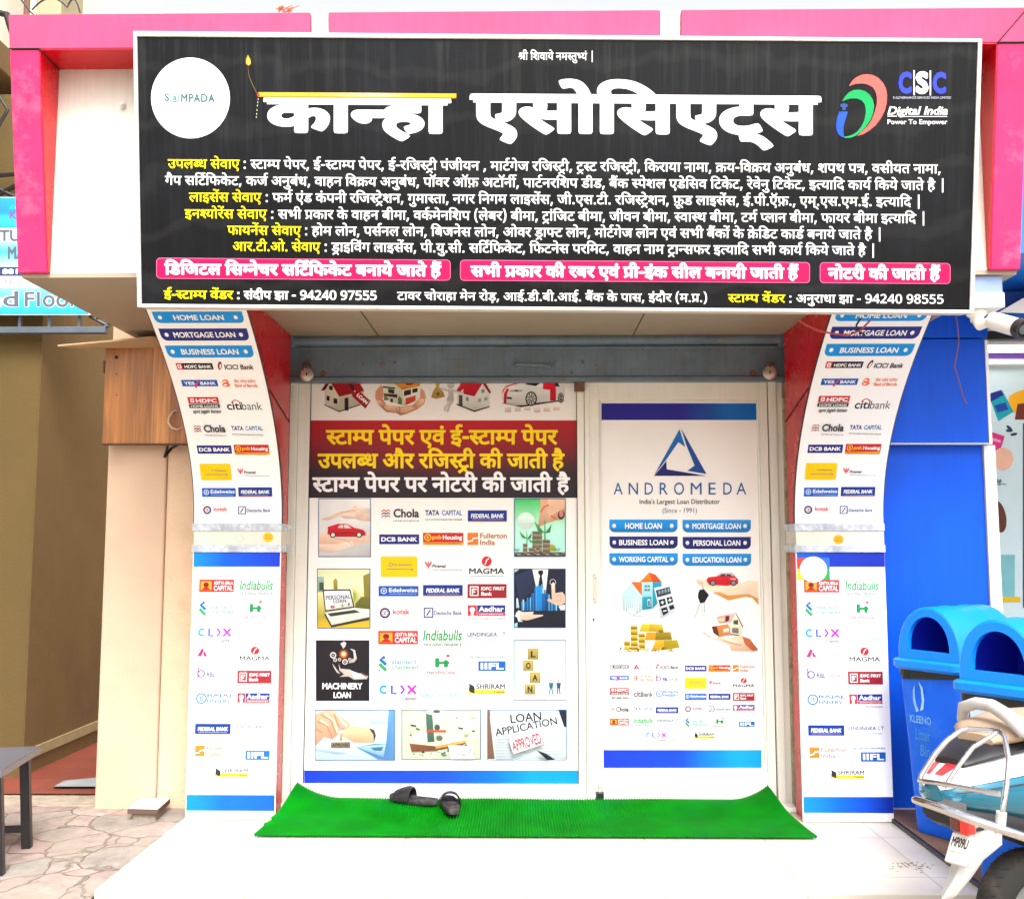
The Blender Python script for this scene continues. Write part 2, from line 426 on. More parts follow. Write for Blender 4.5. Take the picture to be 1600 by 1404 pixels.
# ------------------------------------------------------------------ lettering
GLYPHS = '''
-185 772,0 24*,33 34*,22 0,23 0*,32 -34*,0 -24,0 -24*,-32 -34*,-23 0,-22 0*,-33 34*
470 218,0 -70*,-91 -68*,-67 0,-86 0*,-134 128*,-63 148,71 26,43 -106*,100 -123*,62 0,38 0*,48 35*,0 39,0 37*,-41 58*,-32 25,-27 -5*,-31 -1,-5 70,68 2*,57 44*,0 37,0 36*,-47 32*,-31 0,-37 0*,-60 -20*,-34 -17,-25 69,26 14*,77 24*,49 0,78 0*,83 -78*,0 -59,0 -78*,-67 -42,11 -10*,9 -10,38 -5*,36 0,32 0*,50 6*,26 7,0 188,-73 0,0 71,258 0,0 -71,-104 0,0 -551,-81 0,0 290,-24 -6*,-46 -5*,-26 0,-17 0*,-26 3,15 -30*
470 218,0 -70*,-91 -68*,-67 0,-86 0*,-134 128*,-63 148,71 26,43 -106*,100 -123*,62 0,38 0*,48 35*,0 39,0 37*,-41 58*,-32 25,-27 -5*,-31 -1,-5 70,68 2*,57 44*,0 37,0 36*,-47 32*,-31 0,-37 0*,-60 -20*,-34 -17,-25 69,26 14*,77 24*,49 0,78 0*,83 -78*,0 -59,0 -78*,-67 -42,11 -10*,9 -10,38 -5*,36 0,32 0*,50 6*,26 7,0 188,-73 0,0 71,517 0,0 -71,-104 0,0 -551,-81 0,0 551,-178 0,0 -551,-81 0,0 290,-24 -6*,-46 -5*,-26 0,-17 0*,-26 3,15 -30*
271 222,-29 0*,-58 -14*,-23 -11,-47 28*,-64 76*,0 51,0 28*,20 40*,17 13,23 17*,62 15*,49 0,93 0,0 86,-314 0,0 71,505 0,0 -71,-110 0,0 -157,-184 0,-31 0*,-26 -6*,-9 -7,-15 -12*,0 -22,0 -24*,28 -33*,16 -13,46 17*,55 0,74 0*,98 -75*,0 -65,0 -65*,-83 -75*,-75 -10,29 -12*,63 -22*,34 -10,-33 -70,-57 26*,-104 57*,-45 28,-59 3*,-69 29*,0 32,0 22*,27 29*,26 0,20 0*,43 -21*,30 -25,14 -2*,11 0,70 0*,77 41*,0 44,0 33*,-49 36*
271 222,-29 0*,-58 -14*,-23 -11,-47 28*,-64 76*,0 51,0 28*,20 40*,17 13,23 17*,62 15*,49 0,93 0,0 86,-314 0,0 71,505 0,0 -71,-110 0,0 -157,-184 0,-31 0*,-26 -6*,-9 -7,-15 -12*,0 -22,0 -24*,28 -33*,16 -13,46 17*,55 0,74 0*,98 -75*,0 -65,0 -65*,-83 -75*,-75 -10,29 -12*,63 -22*,34 -10,-33 -70,-57 26*,-104 57*,-45 28,-59 3*,-69 29*,0 32,0 22*,27 29*,26 0,20 0*,43 -21*,30 -25,14 -2*,11 0,70 0*,77 41*,0 44,0 33*,-49 36*/293 615,-21 35*,-29 76*,0 36,0 67*,89 67*,66 0,32 0*,54 -13*,20 -11,-22 -66,-17 9*,-38 12*,-22 0,-40 0*,-42 -45*,0 -35,0 -33*,27 -63*,25 -36
0 622,563 0,0 -71,-110 0,32 -39*,0 -48,0 -90*,-79 -46,36 -32*,57 -85*,0 -59,0 -50*,-45 -68*,-78 -34*,-48 0,-57 0*,-103 61*,-95 138*,-44 114,71 25,28 -78*,67 -119*,79 -67*,46 0,41 0*,53 37*,0 49,0 41*,-45 69*,-40 31,-30 -6*,-35 -1,-5 70,74 2*,71 48*,0 49,0 30*,-30 45*,-23 13,-351 0
568 551,-94 0,0 -171,0 -51*,-15 -60*,-18 -23,-37 -48*,-81 -6,-16 74,22 4*,31 11*,10 11,12 12*,11 35*,0 41,0 171,-233 0,0 -198,0 -46*,6 -58*,20 -38*,40 -31*,34 -20,110 -62,63 -36*,53 -65*,0 -50,0 -40*,-33 -71*,-14 -20,-72 42,13 20*,23 45*,0 22,0 19*,-16 29*,-48 35*,-49 28,-87 50,-39 23*,-55 49*,-14 34,-16 36*,0 68,0 235,-79 0,0 71,568 0/534 863,-23 -100*,-107 -83*,-77 0,-72 0*,-108 89*,-34 94,71 24,26 -70*,67 -68*,53 0,57 0*,55 73*,16 67
568 551,-94 0,0 -171,0 -51*,-15 -60*,-18 -23,-37 -48*,-81 -6,-16 74,22 4*,31 11*,10 11,12 12*,11 35*,0 41,0 171,-233 0,0 -198,0 -46*,6 -58*,20 -38*,40 -31*,34 -20,110 -62,63 -36*,53 -65*,0 -50,0 -40*,-33 -71*,-14 -20,-72 42,13 20*,23 45*,0 22,0 19*,-16 29*,-48 35*,-49 28,-87 50,-39 23*,-55 49*,-14 34,-16 36*,0 68,0 235,-79 0,0 71,568 0
470 218,0 -70*,-91 -68*,-67 0,-86 0*,-134 128*,-63 148,71 26,43 -106*,100 -123*,62 0,38 0*,48 35*,0 39,0 37*,-41 58*,-32 25,-27 -5*,-31 -1,-5 70,68 2*,57 44*,0 37,0 36*,-47 32*,-31 0,-37 0*,-60 -20*,-34 -17,-25 69,26 14*,77 24*,49 0,78 0*,83 -78*,0 -59,0 -78*,-67 -42,11 -10*,9 -10,38 -5*,36 0,32 0*,50 6*,26 7,0 188,-73 0,0 71,517 0,0 -71,-104 0,0 -551,-81 0,0 551,-178 0,0 -551,-81 0,0 290,-24 -6*,-46 -5*,-26 0,-17 0*,-26 3,15 -30*/1063 863,-23 -100*,-107 -83*,-77 0,-72 0*,-108 89*,-34 94,71 24,26 -70*,67 -68*,53 0,57 0*,55 73*,16 67
470 218,0 -70*,-91 -68*,-67 0,-86 0*,-134 128*,-63 148,71 26,43 -106*,100 -123*,62 0,38 0*,48 35*,0 39,0 37*,-41 58*,-32 25,-27 -5*,-31 -1,-5 70,68 2*,57 44*,0 37,0 36*,-47 32*,-31 0,-37 0*,-60 -20*,-34 -17,-25 69,26 14*,77 24*,49 0,78 0*,83 -78*,0 -59,0 -78*,-67 -42,11 -10*,9 -10,38 -5*,36 0,32 0*,50 6*,26 7,0 188,-73 0,0 71,517 0,0 -71,-104 0,0 -551,-81 0,0 551,-178 0,0 -551,-81 0,0 290,-24 -6*,-46 -5*,-26 0,-17 0*,-26 3,15 -30*/854 615,-21 79*,-41 91*,-50 38*,-34 0,-22 0*,-34 -9*,-14 -5,-24 73,39 14*,52 0,54 0*,79 -51*,63 -123*,28 -107
470 218,0 -70*,-91 -68*,-67 0,-86 0*,-134 128*,-63 148,71 26,43 -106*,100 -123*,62 0,38 0*,48 35*,0 39,0 37*,-41 58*,-32 25,-27 -5*,-31 -1,-5 70,68 2*,57 44*,0 37,0 36*,-47 32*,-31 0,-37 0*,-60 -20*,-34 -17,-25 69,26 14*,77 24*,49 0,78 0*,83 -78*,0 -59,0 -78*,-67 -42,11 -10*,9 -10,38 -5*,36 0,32 0*,50 6*,26 7,0 188,-73 0,0 71,517 0,0 -71,-104 0,0 -551,-81 0,0 551,-178 0,0 -551,-81 0,0 290,-24 -6*,-46 -5*,-26 0,-17 0*,-26 3,15 -30*/844 615,-27 40*,-45 37*,-43 11*,-26 0,-20 0*,-42 -12*,-20 -9,-26 69,23 10*,50 12*,29 0,45 0*,70 -43*,24 -38,4 2,-20 52*,-38 57*,-44 24*,-31 0,-24 0*,-32 -8*,-14 -6,-23 69,39 14*,52 0,54 0*,79 -51*,63 -123*,28 -107
777 551,-325 0,0 -202,48 50*,69 0,65 0*,82 -83*,0 -77,0 -46*,-30 -104*,-35 -50,-72 41,25 32*,32 84*,0 41,0 47*,-39 46*,-35 0,-54 0*,-56 -72,0 -258,-81 0,0 174,-24 -20*,-71 -36*,-50 0,-47 0*,-83 38*,-50 77*,0 57,0 80*,110 94*,88 0,23 0*,57 -7*,15 -3,-6 -73,-16 4*,-49 6*,-19 0,-58 0*,-64 -52*,0 -47,0 -53*,61 -51*,40 0,44 0*,69 42*,30 30,0 291,-371 0,0 71,777 0
208 551,0 -317,0 -26*,-25 -30*,-23 0,-26 0*,-55 42*,-38 60*,0 28,0 23*,27 28*,34 0,25 0,0 192,-127 0,0 71,578 0,0 -71,-104 0,0 -551,-81 0,0 551
649 551,-104 0,0 -551,-80 0,0 165,-26 -17*,-72 -30*,-50 0,-77 0*,-99 86*,0 71,0 29*,25 51*,19 16,-147 -2,0 72,293 0,18 0*,36 -1*,4 0,-7 -70,-32 0,-58 0*,-71 -49*,0 -47,0 -43*,58 -43*,38 0,50 0*,71 43*,27 29,0 291,-465 0,0 71,649 0
653 551,0 -551,-81 0,0 370,-137 0,-41 0*,-16 3,36 -30*,44 -80*,0 -45,0 -46*,-41 -62*,-67 -30*,-40 0,-53 0*,-96 61*,-88 141*,-42 119,71 25,46 -134*,100 -139*,58 0,32 0*,41 34*,0 40,0 44*,-61 78*,-45 28,29 64,270 0,0 110,-572 0,0 71,757 0,0 -71
271 222,-29 0*,-58 -14*,-23 -11,-47 28*,-64 76*,0 51,0 28*,20 40*,17 13,23 17*,57 15*,51 0,96 0,0 86,-314 0,0 71,771 0,0 -71,-104 0,0 -551,-81 0,0 209,-25 -7*,-48 -5*,-29 0,-20 0*,-26 5,9 -22*,0 -26,0 -65*,-83 -75*,-75 -10,29 -12*,63 -22*,34 -10,-33 -70,-57 26*,-104 57*,-45 28,-59 3*,-69 29*,0 32,0 22*,27 29*,26 0,20 0*,43 -21*,30 -25,14 -2*,11 0,70 0*,77 41*,0 44,0 33*,-49 36*/480 268,54 0*,52 15,0 268,-191 0,0 -157,-184 0,-31 0*,-26 -6*,-9 -7,-15 -12*,0 -22,0 -24*,28 -33*,16 -13,46 17*,55 0,42 0*,35 -13,28 -6*,61 -7*
519 551,-148 0,0 -202,-55 0,-48 0*,-64 -16*,-23 -15,-55 -38*,0 -65,0 -48*,44 -63*,71 -30*,42 0,54 0*,76 25*,42 22,27 -74,-44 -20*,-99 -27*,-53 0,-69 0*,-109 52*,-62 98*,0 70,0 65*,68 89*,111 46*,63 0,2 0,0 131,-290 0,0 71,519 0
358 222,-29 0*,-58 -14*,-23 -11,-47 28*,-64 76*,0 51,0 28*,20 40*,17 13,23 17*,62 15*,49 0,93 0,0 86,-401 0,0 71,592 0,0 -71,-110 0,0 -157,-184 0,-31 0*,-26 -6*,-9 -7,-15 -12*,0 -22,0 -24*,28 -33*,16 -13,46 17*,55 0,74 0*,98 -75*,0 -65,0 -67*,-98 -87*,-99 0,-98 0*,-155 88*,-59 70,61 49,57 -68*,119 -65*,75 0,116 0*,0 78,0 35*,-49 35*
481 551,0 -551,-81 0,0 328,-109 0,-61 0*,-61 -12*,-19 -17,-24 -19*,0 -43,0 -49*,74 -91*,71 -57,-54 -52,-46 40*,-79 80*,-47 86*,0 48,0 35*,27 56*,21 18,29 25*,82 23*,68 0,128 0,0 152,-400 0,0 71,584 0,0 -71
553 551,0 -551,-81 0,0 180,-29 -19*,-80 -29*,-55 0,-85 0*,-119 97*,-21 93,95 20*,77 71*,0 54,0 50*,-47 51*,-37 0,-25 0*,-32 -24*,0 -23,0 -51*,81 -9,-8 -70,-65 9*,-76 61*,0 58,0 56*,73 57*,53 0,41 0*,75 -35*,48 -72*,0 -56,0 -74*,-80 -92*,-74 -29,23 -36*,58 -35*,51 0,52 0*,74 40*,32 32,0 276,-82 0,0 71,266 0,0 -71
413 -58,-21 34*,-38 70*,-12 27,-12 -2*,-28 -3*,-15 0,-42 0*,-85 21*,-71 47*,-43 79*,0 57,0 44*,31 63*,25 22,33 29*,96 26*,59 0,5 0,0 95,-295 0,0 71,534 0,0 -71,-158 0,0 -166,-49 0,-58 0*,-71 -14*,-25 -16,-22 -15*,-25 -46*,0 -32,0 -53*,79 -69*,82 0,6 0*,12 0*,7 1,-6 20*,0 15,0 35*,42 29*,25 0,43 0*,45 -49*,0 -29,0 -32*,-29 -35*,-22 -9,12 -24*,33 -51*,25 -35
630 551,-104 0,0 -551,-81 0,0 150,-31 -20*,-73 -27*,-58 0,-77 0*,-95 81*,0 67,0 27*,18 50*,19 20,-47 18*,-59 71*,0 56,0 60*,82 79*,63 0,53 0*,71 -56*,0 -45,0 -47*,-40 -41,-61 39,11 10*,9 23*,0 11,0 15*,-20 27*,-26 0,-28 0*,-40 -44*,0 -35,0 -32*,31 -39*,49 -18*,27 -3,30 8*,35 0,11 0*,27 -2*,7 -1,-7 -70,-6 1*,-17 0*,-5 0,-50 0*,-57 -41*,0 -38,0 -41*,57 -40*,44 0,53 0*,74 43*,26 29,0 306,-62 0,0 71,247 0
0 622,569 0,0 -71,-103 0,0 -551,-81 0,0 298,-181 0,0 -54,0 -28*,-28 -28*,-23 0,-24 0*,-54 42*,-38 60*,0 28,0 23*,27 28*,34 0,287 0,0 182,-385 0
479 551,0 -551,-81 0,0 191,-29 -19*,-68 -26*,-47 0,-40 0*,-65 27*,-21 21,-25 27*,-24 73*,0 64,0 193,-79 0,0 71,583 0,0 -71/398 551,-238 0,0 -182,0 -41*,6 -48*,13 -29*,11 -11,23 -23*,50 0,40 0*,70 38*,25 25
460 551,0 -202,25 24*,58 26*,35 0,65 0*,82 -83*,0 -77,0 -46*,-30 -104*,-35 -50,-72 41,25 32*,32 84*,0 41,0 47*,-40 46*,-35 0,-53 0*,-57 -73,0 -257,-81 0,0 193,-24 -19*,-64 -28*,-43 0,-40 0*,-64 29*,-19 22,-25 29*,-21 71*,0 57,0 197,-79 0,0 71,786 0,0 -71/160 551,0 -191,0 -55*,12 -48*,16 -17,20 -23*,40 0,41 0*,64 34*,26 27,0 273
585 551,-103 0,0 -551,-81 0,0 165,-27 -18*,-77 -29*,-56 0,-56 0*,-89 42*,-50 75*,0 51,0 86*,121 92*,98 0,14 0*,40 -3*,39 -4*,11 -3,-6 -69,-20 4*,-50 6*,-25 0,-20 0*,-18 -3,135 -168,19 14*,17 18,0 295,-401 0,0 71,585 0/127 287,0 -52*,67 -51*,48 0,18 0*,33 6*,15 5,-140 175,-41 -28*
174 632,37 0*,58 -21*,22 -25,18 -19*,23 -68*,0 -62,0 -116,201 0,0 230,-131 0,0 71,315 0,0 -71,-103 0,0 -551,-81 0,0 250,-201 0,0 -37,0 -33*,-29 -29*,-20 0,-19 0*,-42 25*,-36 39*,-22 44*,0 19,0 18*,27 25*,33 0,29 0,0 105,0 47*,-10 50*,-11 15,-20 30*,-43 0,-27 0*,-28 -26*,0 -21,0 -28*,47 -30*,57 -3,-8 -71,-75 6*,-89 61*,0 64,0 59*,76 53*
509 551,0 -551,-81 0,0 250,-221 0,0 -37,0 -33*,-29 -29*,-19 0,-19 0*,-42 25*,-36 39*,-23 44*,0 19,0 18*,27 25*,34 0,26 0,0 230,-126 0,0 71,612 0,0 -71/428 551,-221 0,0 -230,221 0
595 622,0 -71,-104 0,0 -551,-81 0,0 179,-28 -18*,-78 -29*,-51 0,-90 0*,-111 121*,-14 100,62 13*,60 47*,0 44,0 28*,-23 48*,-14 18,-123 0,0 71/129 301,20 -49*,61 -49*,49 0,50 0*,74 42*,27 29,0 277,-199 0,29 -52*,0 -54,0 -108*
395 42,-54 -54,-59 49*,-104 100*,-80 88*,-23 31,-22 31*,-13 36*,0 17,0 19*,30 34*,34 0,25 0*,37 -23*,15 -21,39 20*,36 60*,0 39,0 23*,-10 45*,-7 15,-239 0,0 71,424 0,0 -71,-104 0,16 -35*,0 -58,0 -55*,-44 -76*,-76 -53*,-49 -20,45 -52*,119 -111*
0 551,0 71,693 0,0 -71,-104 0,0 -551,-81 0,0 355,-6 1*,-8 0,-24 0*,-50 -24*,-46 -63*,-18 -61,-77 24,12 46*,20 35,-24 18*,-48 22*,-30 0,-40 0*,-43 -46*,0 -36,0 -38*,43 -69*,82 -75*,58 -49,-54 -52,-58 50*,-96 91*,-56 93*,0 53,0 53*,49 67*,74 31*,36 0,44 0*,73 -29*,33 -27,58 56*,87 0,5 0*,4 0,0 125
571 551,-104 0,0 -551,-80 0,0 165,-26 -18*,-75 -29*,-53 0,-54 0*,-84 42*,-49 75*,0 51,0 86*,115 92*,94 0,13 0*,39 -3*,37 -4*,10 -3,-5 -73,-19 4*,-48 6*,-23 0,-62 0*,-70 -54*,0 -50,0 -51*,63 -48*,45 0,52 0*,75 45*,25 27,0 291,-387 0,0 71,571 0
122 189,-35 0*,-47 35*,0 31,0 29*,36 30*,28 0,18 0*,39 -15*,30 -23,50 16*,64 86*,0 65,0 56*,-59 67*,-47 0,-31 0*,-30 -27*,0 -23,0 -15*,19 -35*,57 -24*,56 -2,-17 -70,-94 6*,-93 83*,0 58,0 51*,71 64*,67 0,47 0*,82 -43*,51 -85*,0 -64,0 -69*,-69 -117*,-61 -33,45 -39*,84 -95*,31 -44,-64 -44,-51 72*,-83 93*,-37 30,-27 -5*/591 551,0 -551,-81 0,0 551,-89 0,0 71,274 0,0 -71
587 551,0 -551,-81 0,0 266,-29 -9*,-58 -6*,-39 0,-42 0*,-93 15*,-33 11,-20 -13*,-25 -11,41 -52*,111 -110*,61 -49,-54 -54,-56 49*,-99 100*,-76 88*,-22 31,-22 31*,-11 36*,0 17,0 19*,30 34*,34 0,25 0*,37 -23*,15 -20,21 19*,15 59*,0 30,0 30*,-9 48*,-7 15,-201 0,0 71,691 0,0 -71/369 322,39 0*,64 8*,34 9,0 212,-225 0,7 -17*,10 -46*,0 -30,0 -42*,-19 -62*,-17 -21,52 -11*
321 69,36 11*,46 36*,0 32,0 38*,-58 43*,-65 0,-69 0*,-73 -57*,0 -48,0 -31*,23 -58*,71 -71*,70 -53,-54 -53,-91 71*,-99 124*,0 77,0 38*,31 59*,26 21,-19 18*,-27 52*,0 34,0 28*,20 40*,17 13,23 17*,59 15*,41 0,132 0,0 86,-361 0,0 71,546 0,0 -71,-104 0,0 -157,-212 0,-31 0*,-26 -6*,-9 -7,-15 -12*,0 -22,0 -20*,20 -31*,14 -12,47 16*,54 0,69 0*,87 -42*,41 -67*,0 -38,0 -58*,-68 -76*,-65 -17
170 551,0 -551,-81 0,0 551,-89 0,0 71,273 0,0 -71
89 551,-89 0,0 71,80 0,-12 22*,-15 50*,0 30,0 78*,116 94*,97 0,141 0*,218 -153*,79 -128,-84 0,-153 209*,-184 0,-70 0*,-79 -59*,0 -51,0 -30*,19 -45*,12 -17,108 0,0 -71,-103 0,0 -551,-81 0
-185 615,-17 35*,-18 64*,0 34,0 65*,84 83*,75 0,60 0*,80 -57*,58 -121*,26 -96,110 0,0 -71,-103 0,0 -551,-81 0,0 551,-89 0,0 71,87 0,-28 104*,-61 99*,-55 0,-40 0*,-42 -49*,0 -43,0 -34*,20 -55*,14 -29
-248 -12,54 23*,58 0,75 0*,83 -77*,0 -63,0 -61*,-93 -78*,-86 0,-97 0*,-141 92*,-60 76,61 43,39 -48*,70 -62*,79 -29*,49 0,106 0*,0 74,0 33*,-49 32*,-31 0,-27 0*,-43 -11*,-21 -11
-63 -245,-25 -10*,-57 -13*,-28 0,-75 0*,-85 79*,0 63,0 57*,92 80*,79 0,75 0*,112 -56*,86 -91*,34 -53,-62 -39,-54 83*,-112 88*,-73 0,-51 0*,-52 -39*,0 -32,0 -38*,50 -30*,31 0,27 0*,42 11*,21 10
-169 615,-21 79*,-41 91*,-50 38*,-34 0,-22 0*,-34 -9*,-14 -5,-24 73,39 14*,52 0,54 0*,79 -51*,63 -123*,28 -107
-179 615,-27 40*,-45 37*,-43 11*,-26 0,-20 0*,-42 -12*,-20 -9,-26 69,23 10*,50 12*,29 0,45 0*,70 -43*,24 -38,4 2,-20 52*,-38 57*,-44 24*,-31 0,-24 0*,-32 -8*,-14 -6,-23 69,39 14*,52 0,54 0*,79 -51*,63 -123*,28 -107
170 551,0 -551,-81 0,0 551,-89 0,0 71,273 0,0 -71/298 863,-23 -100*,-107 -83*,-77 0,-72 0*,-108 89*,-34 94,71 24,26 -70*,67 -68*,53 0,57 0*,55 73*,16 67
170 551,0 -551,-81 0,0 551,-89 0,0 71,273 0,0 -71/90 615,-21 79*,-41 91*,-50 38*,-34 0,-22 0*,-34 -9*,-14 -5,-24 73,39 14*,52 0,54 0*,79 -51*,63 -123*,28 -107
170 551,0 -551,-81 0,0 551,-89 0,0 71,273 0,0 -71/80 615,-27 40*,-45 37*,-43 11*,-26 0,-20 0*,-42 -12*,-20 -9,-26 69,23 10*,50 12*,29 0,45 0*,70 -43*,24 -38,4 2,-20 52*,-38 57*,-44 24*,-31 0,-24 0*,-32 -8*,-14 -6,-23 69,39 14*,52 0,54 0*,79 -51*,63 -123*,28 -107
-179 -44,23 5*,25 0,68 0*,101 -51*,79 -86*,34 -51,-57 -41,-50 80*,-101 75*,-68 0,-12 0*,-21 -3*,-9 -2
358 222,-29 0*,-58 -14*,-23 -11,-47 28*,-64 76*,0 51,0 28*,20 40*,17 13,23 17*,62 15*,49 0,93 0,0 86,-401 0,0 71,592 0,0 -71,-110 0,0 -157,-184 0,-31 0*,-26 -6*,-9 -7,-15 -12*,0 -22,0 -24*,28 -33*,16 -13,46 17*,55 0,74 0*,98 -75*,0 -65,0 -67*,-98 -87*,-99 0,-98 0*,-155 88*,-59 70,61 49,57 -68*,119 -65*,75 0,116 0*,0 78,0 35*,-49 35*/257 -134,0 24*,33 34*,22 0,23 0*,32 -34*,0 -24,0 -25*,-32 -33*,-23 0,-22 0*,-33 33*
460 551,0 -202,25 24*,58 26*,35 0,65 0*,82 -83*,0 -77,0 -46*,-30 -104*,-35 -50,-72 41,25 32*,32 84*,0 41,0 47*,-40 46*,-35 0,-53 0*,-57 -73,0 -257,-81 0,0 193,-24 -19*,-64 -28*,-43 0,-40 0*,-64 29*,-19 22,-25 29*,-21 71*,0 57,0 197,-79 0,0 71,786 0,0 -71/160 551,0 -191,0 -55*,12 -48*,16 -17,20 -23*,40 0,41 0*,64 34*,26 27,0 273/87 12,0 24*,33 34*,22 0,23 0*,32 -34*,0 -24,0 -25*,-32 -33*,-23 0,-22 0*,-33 33*
-190 615,-21 35*,-29 76*,0 36,0 67*,89 67*,66 0,32 0*,54 -13*,20 -11,-22 -66,-17 9*,-38 12*,-22 0,-40 0*,-42 -45*,0 -35,0 -33*,27 -63*,25 -36
208 551,0 -317,0 -26*,-25 -30*,-23 0,-26 0*,-55 42*,-38 60*,0 28,0 23*,27 28*,34 0,25 0,0 192,-127 0,0 71,296 0,0 -71
0 622,363 0,0 -71,-363 0/45 242,0 35*,27 56*,21 18,29 25*,82 23*,68 0,108 0,0 -71,-89 0,-61 0*,-61 -12*,-19 -17,-24 -19*,0 -43,0 -49*,74 -91*,71 -57,-54 -52,-46 40*,-79 80*,-47 86*
0 622,373 0,0 -71,-373 0/204 298,0 -54,0 -28*,-28 -28*,-23 0,-24 0*,-54 42*,-38 60*,0 28,0 23*,27 28*,34 0,287 0,0 -71
160 551,0 -182,0 -41*,6 -48*,13 -29*,11 -11,23 -23*,50 0,41 0*,71 40*,25 25,36 -68,-40 -28*,-83 -40*,-59 0,-40 0*,-65 27*,-21 21,-25 27*,-24 73*,0 64,0 193,-79 0,0 71,322 0,0 -71
626 551,-166 0,0 -214,23 15*,53 16*,40 0,64 0,0 -71,-52 0,-46 0*,-52 -14*,-30 -26,0 -257,-81 0,0 193,-23 -19*,-64 -28*,-44 0,-40 0*,-64 29*,-19 22,-25 29*,-21 71*,0 57,0 197,-79 0,0 71,626 0/160 551,0 -191,0 -55*,12 -48*,16 -17,20 -23*,40 0,42 0*,63 35*,26 27,0 272
332 250,0 -37,0 -33*,-29 -29*,-20 0,-19 0*,-42 25*,-36 39*,-22 44*,0 19,0 18*,27 25*,33 0,29 0,0 105,0 47*,-10 50*,-11 15,-20 30*,-43 0,-27 0*,-28 -26*,0 -21,0 -28*,47 -30*,57 -3,-8 -71,-75 6*,-89 61*,0 64,0 59*,76 53*,52 0,37 0*,58 -21*,22 -25,18 -19*,23 -68*,0 -62,0 -116,201 0,0 -71/402 622,52 0,0 -71,-52 0
122 189,-35 0*,-47 35*,0 31,0 29*,36 30*,28 0,18 0*,39 -15*,30 -23,50 16*,64 86*,0 65,0 56*,-59 67*,-47 0,-31 0*,-30 -27*,0 -23,0 -15*,19 -35*,57 -24*,56 -2,-17 -70,-94 6*,-93 83*,0 58,0 51*,71 64*,67 0,47 0*,82 -43*,51 -85*,0 -64,0 -69*,-69 -117*,-61 -33,45 -39*,84 -95*,31 -44,-64 -44,-51 72*,-83 93*,-37 30,-27 -5*
369 322,31 0*,50 5*,28 5,8 -72,-25 -5*,-52 -4*,-29 0,-42 0*,-93 15*,-33 11,-20 -13*,-25 -11,41 -52*,111 -110*,61 -49,-54 -54,-56 49*,-99 100*,-76 88*,-22 31,-22 31*,-11 36*,0 17,0 19*,30 34*,34 0,25 0*,37 -23*,15 -20,21 19*,15 59*,0 30,0 30*,-9 48*,-7 15,-201 0,0 71,403 0,0 -71,-122 0,7 -17*,10 -46*,0 -30,0 -42*,-19 -62*,-17 -21,52 -11*
46 53,128 74,-54 12*,-74 81*,0 70,0 80*,110 94*,88 0,23 0*,57 -7*,15 -3,-6 -73,-16 4*,-49 6*,-19 0,-58 0*,-64 -52*,0 -47,0 -53*,61 -51*,40 0,44 0*,69 42*,30 30,0 291,-371 0,0 71,777 0,0 -71,-325 0,0 -201,25 23*,57 26*,35 0,65 0*,82 -83*,0 -77,0 -46*,-30 -104*,-35 -50,-72 41,25 32*,32 84*,0 41,0 47*,-39 46*,-35 0,-27 0*,-55 -37*,-28 -35,0 -258,-81 0,0 173,-8 -6*,-20 -14*,-12 -7,-238 -158
519 551,-148 0,0 -202,-55 0,-48 0*,-64 -16*,-23 -15,-55 -38*,0 -65,0 -48*,44 -63*,71 -30*,42 0,54 0*,76 25*,42 22,27 -74,-44 -20*,-99 -27*,-53 0,-69 0*,-109 52*,-62 98*,0 70,0 65*,68 89*,111 46*,63 0,2 0,0 131,-290 0,0 71,519 0/31 -165,248 153,40 0,146 -180,-59 -38,-117 145,-211 -145
358 222,-29 0*,-58 -14*,-23 -11,-47 28*,-64 76*,0 51,0 28*,20 40*,17 13,23 17*,62 15*,49 0,93 0,0 86,-401 0,0 71,592 0,0 -71,-110 0,0 -157,-184 0,-31 0*,-26 -6*,-9 -7,-15 -12*,0 -22,0 -24*,28 -33*,16 -13,46 17*,55 0,74 0*,98 -75*,0 -65,0 -67*,-98 -87*,-99 0,-98 0*,-155 88*,-59 70,61 49,57 -68*,119 -65*,75 0,116 0*,0 78,0 35*,-49 35*/78 -165,248 153,40 0,146 -180,-59 -38,-117 145,-211 -145
127 65,-47 67,246 149,-42 54*,-61 45*,-42 0,-28 0*,-57 -16*,-41 -21,-28 74,34 16*,74 23*,44 0,40 0*,64 -25*,62 -57*,37 -48,0 225,-382 0,0 71,566 0,0 -71,-103 0,0 -551,-81 0,0 234
45 53,169 100,-54 9*,-32 32,-25 27*,-24 73*,0 64,0 193,-79 0,0 71,583 0,0 -71,-104 0,0 -551,-81 0,0 193,-306 -206/398 551,-238 0,0 -182,0 -41*,6 -48*,13 -29*,11 -11,23 -23*,49 0,39 0*,72 38*,25 25
243 40,-48 67,252 151,-58 12*,-94 28*,-38 16,-43 -28*,-91 -57*,-47 -27,-48 68,41 20*,77 43*,37 21,-53 38*,-41 72*,0 39,0 53*,85 76*,73 0,66 0*,86 -73*,0 -59,0 -43*,-45 -69*,-35 -27,44 -17*,120 -28*,54 -6,0 241,-76 0,0 71,261 0,0 -71,-104 0,0 -551,-81 0,0 234/168 497,0 -24*,34 -54*,46 -26,33 22*,37 54*,0 31,0 34*,-40 32*,-34 0,-29 0*,-47 -34*
89 551,-89 0,0 71,87 0,-28 104*,-61 99*,-55 0,-40 0*,-42 -49*,0 -43,0 -34*,20 -55*,14 -29,-80 0,-17 35*,-18 64*,0 34,0 65*,84 83*,75 0,44 0*,62 -31*,26 -32,17 31*,66 32*,44 0,32 0*,54 -13*,20 -11,-22 -66,-17 9*,-38 12*,-22 0,-40 0*,-42 -45*,0 -35,0 -1*,0 0,11 -26*,19 -62*,10 -36,110 0,0 -71,-103 0,0 -551,-81 0
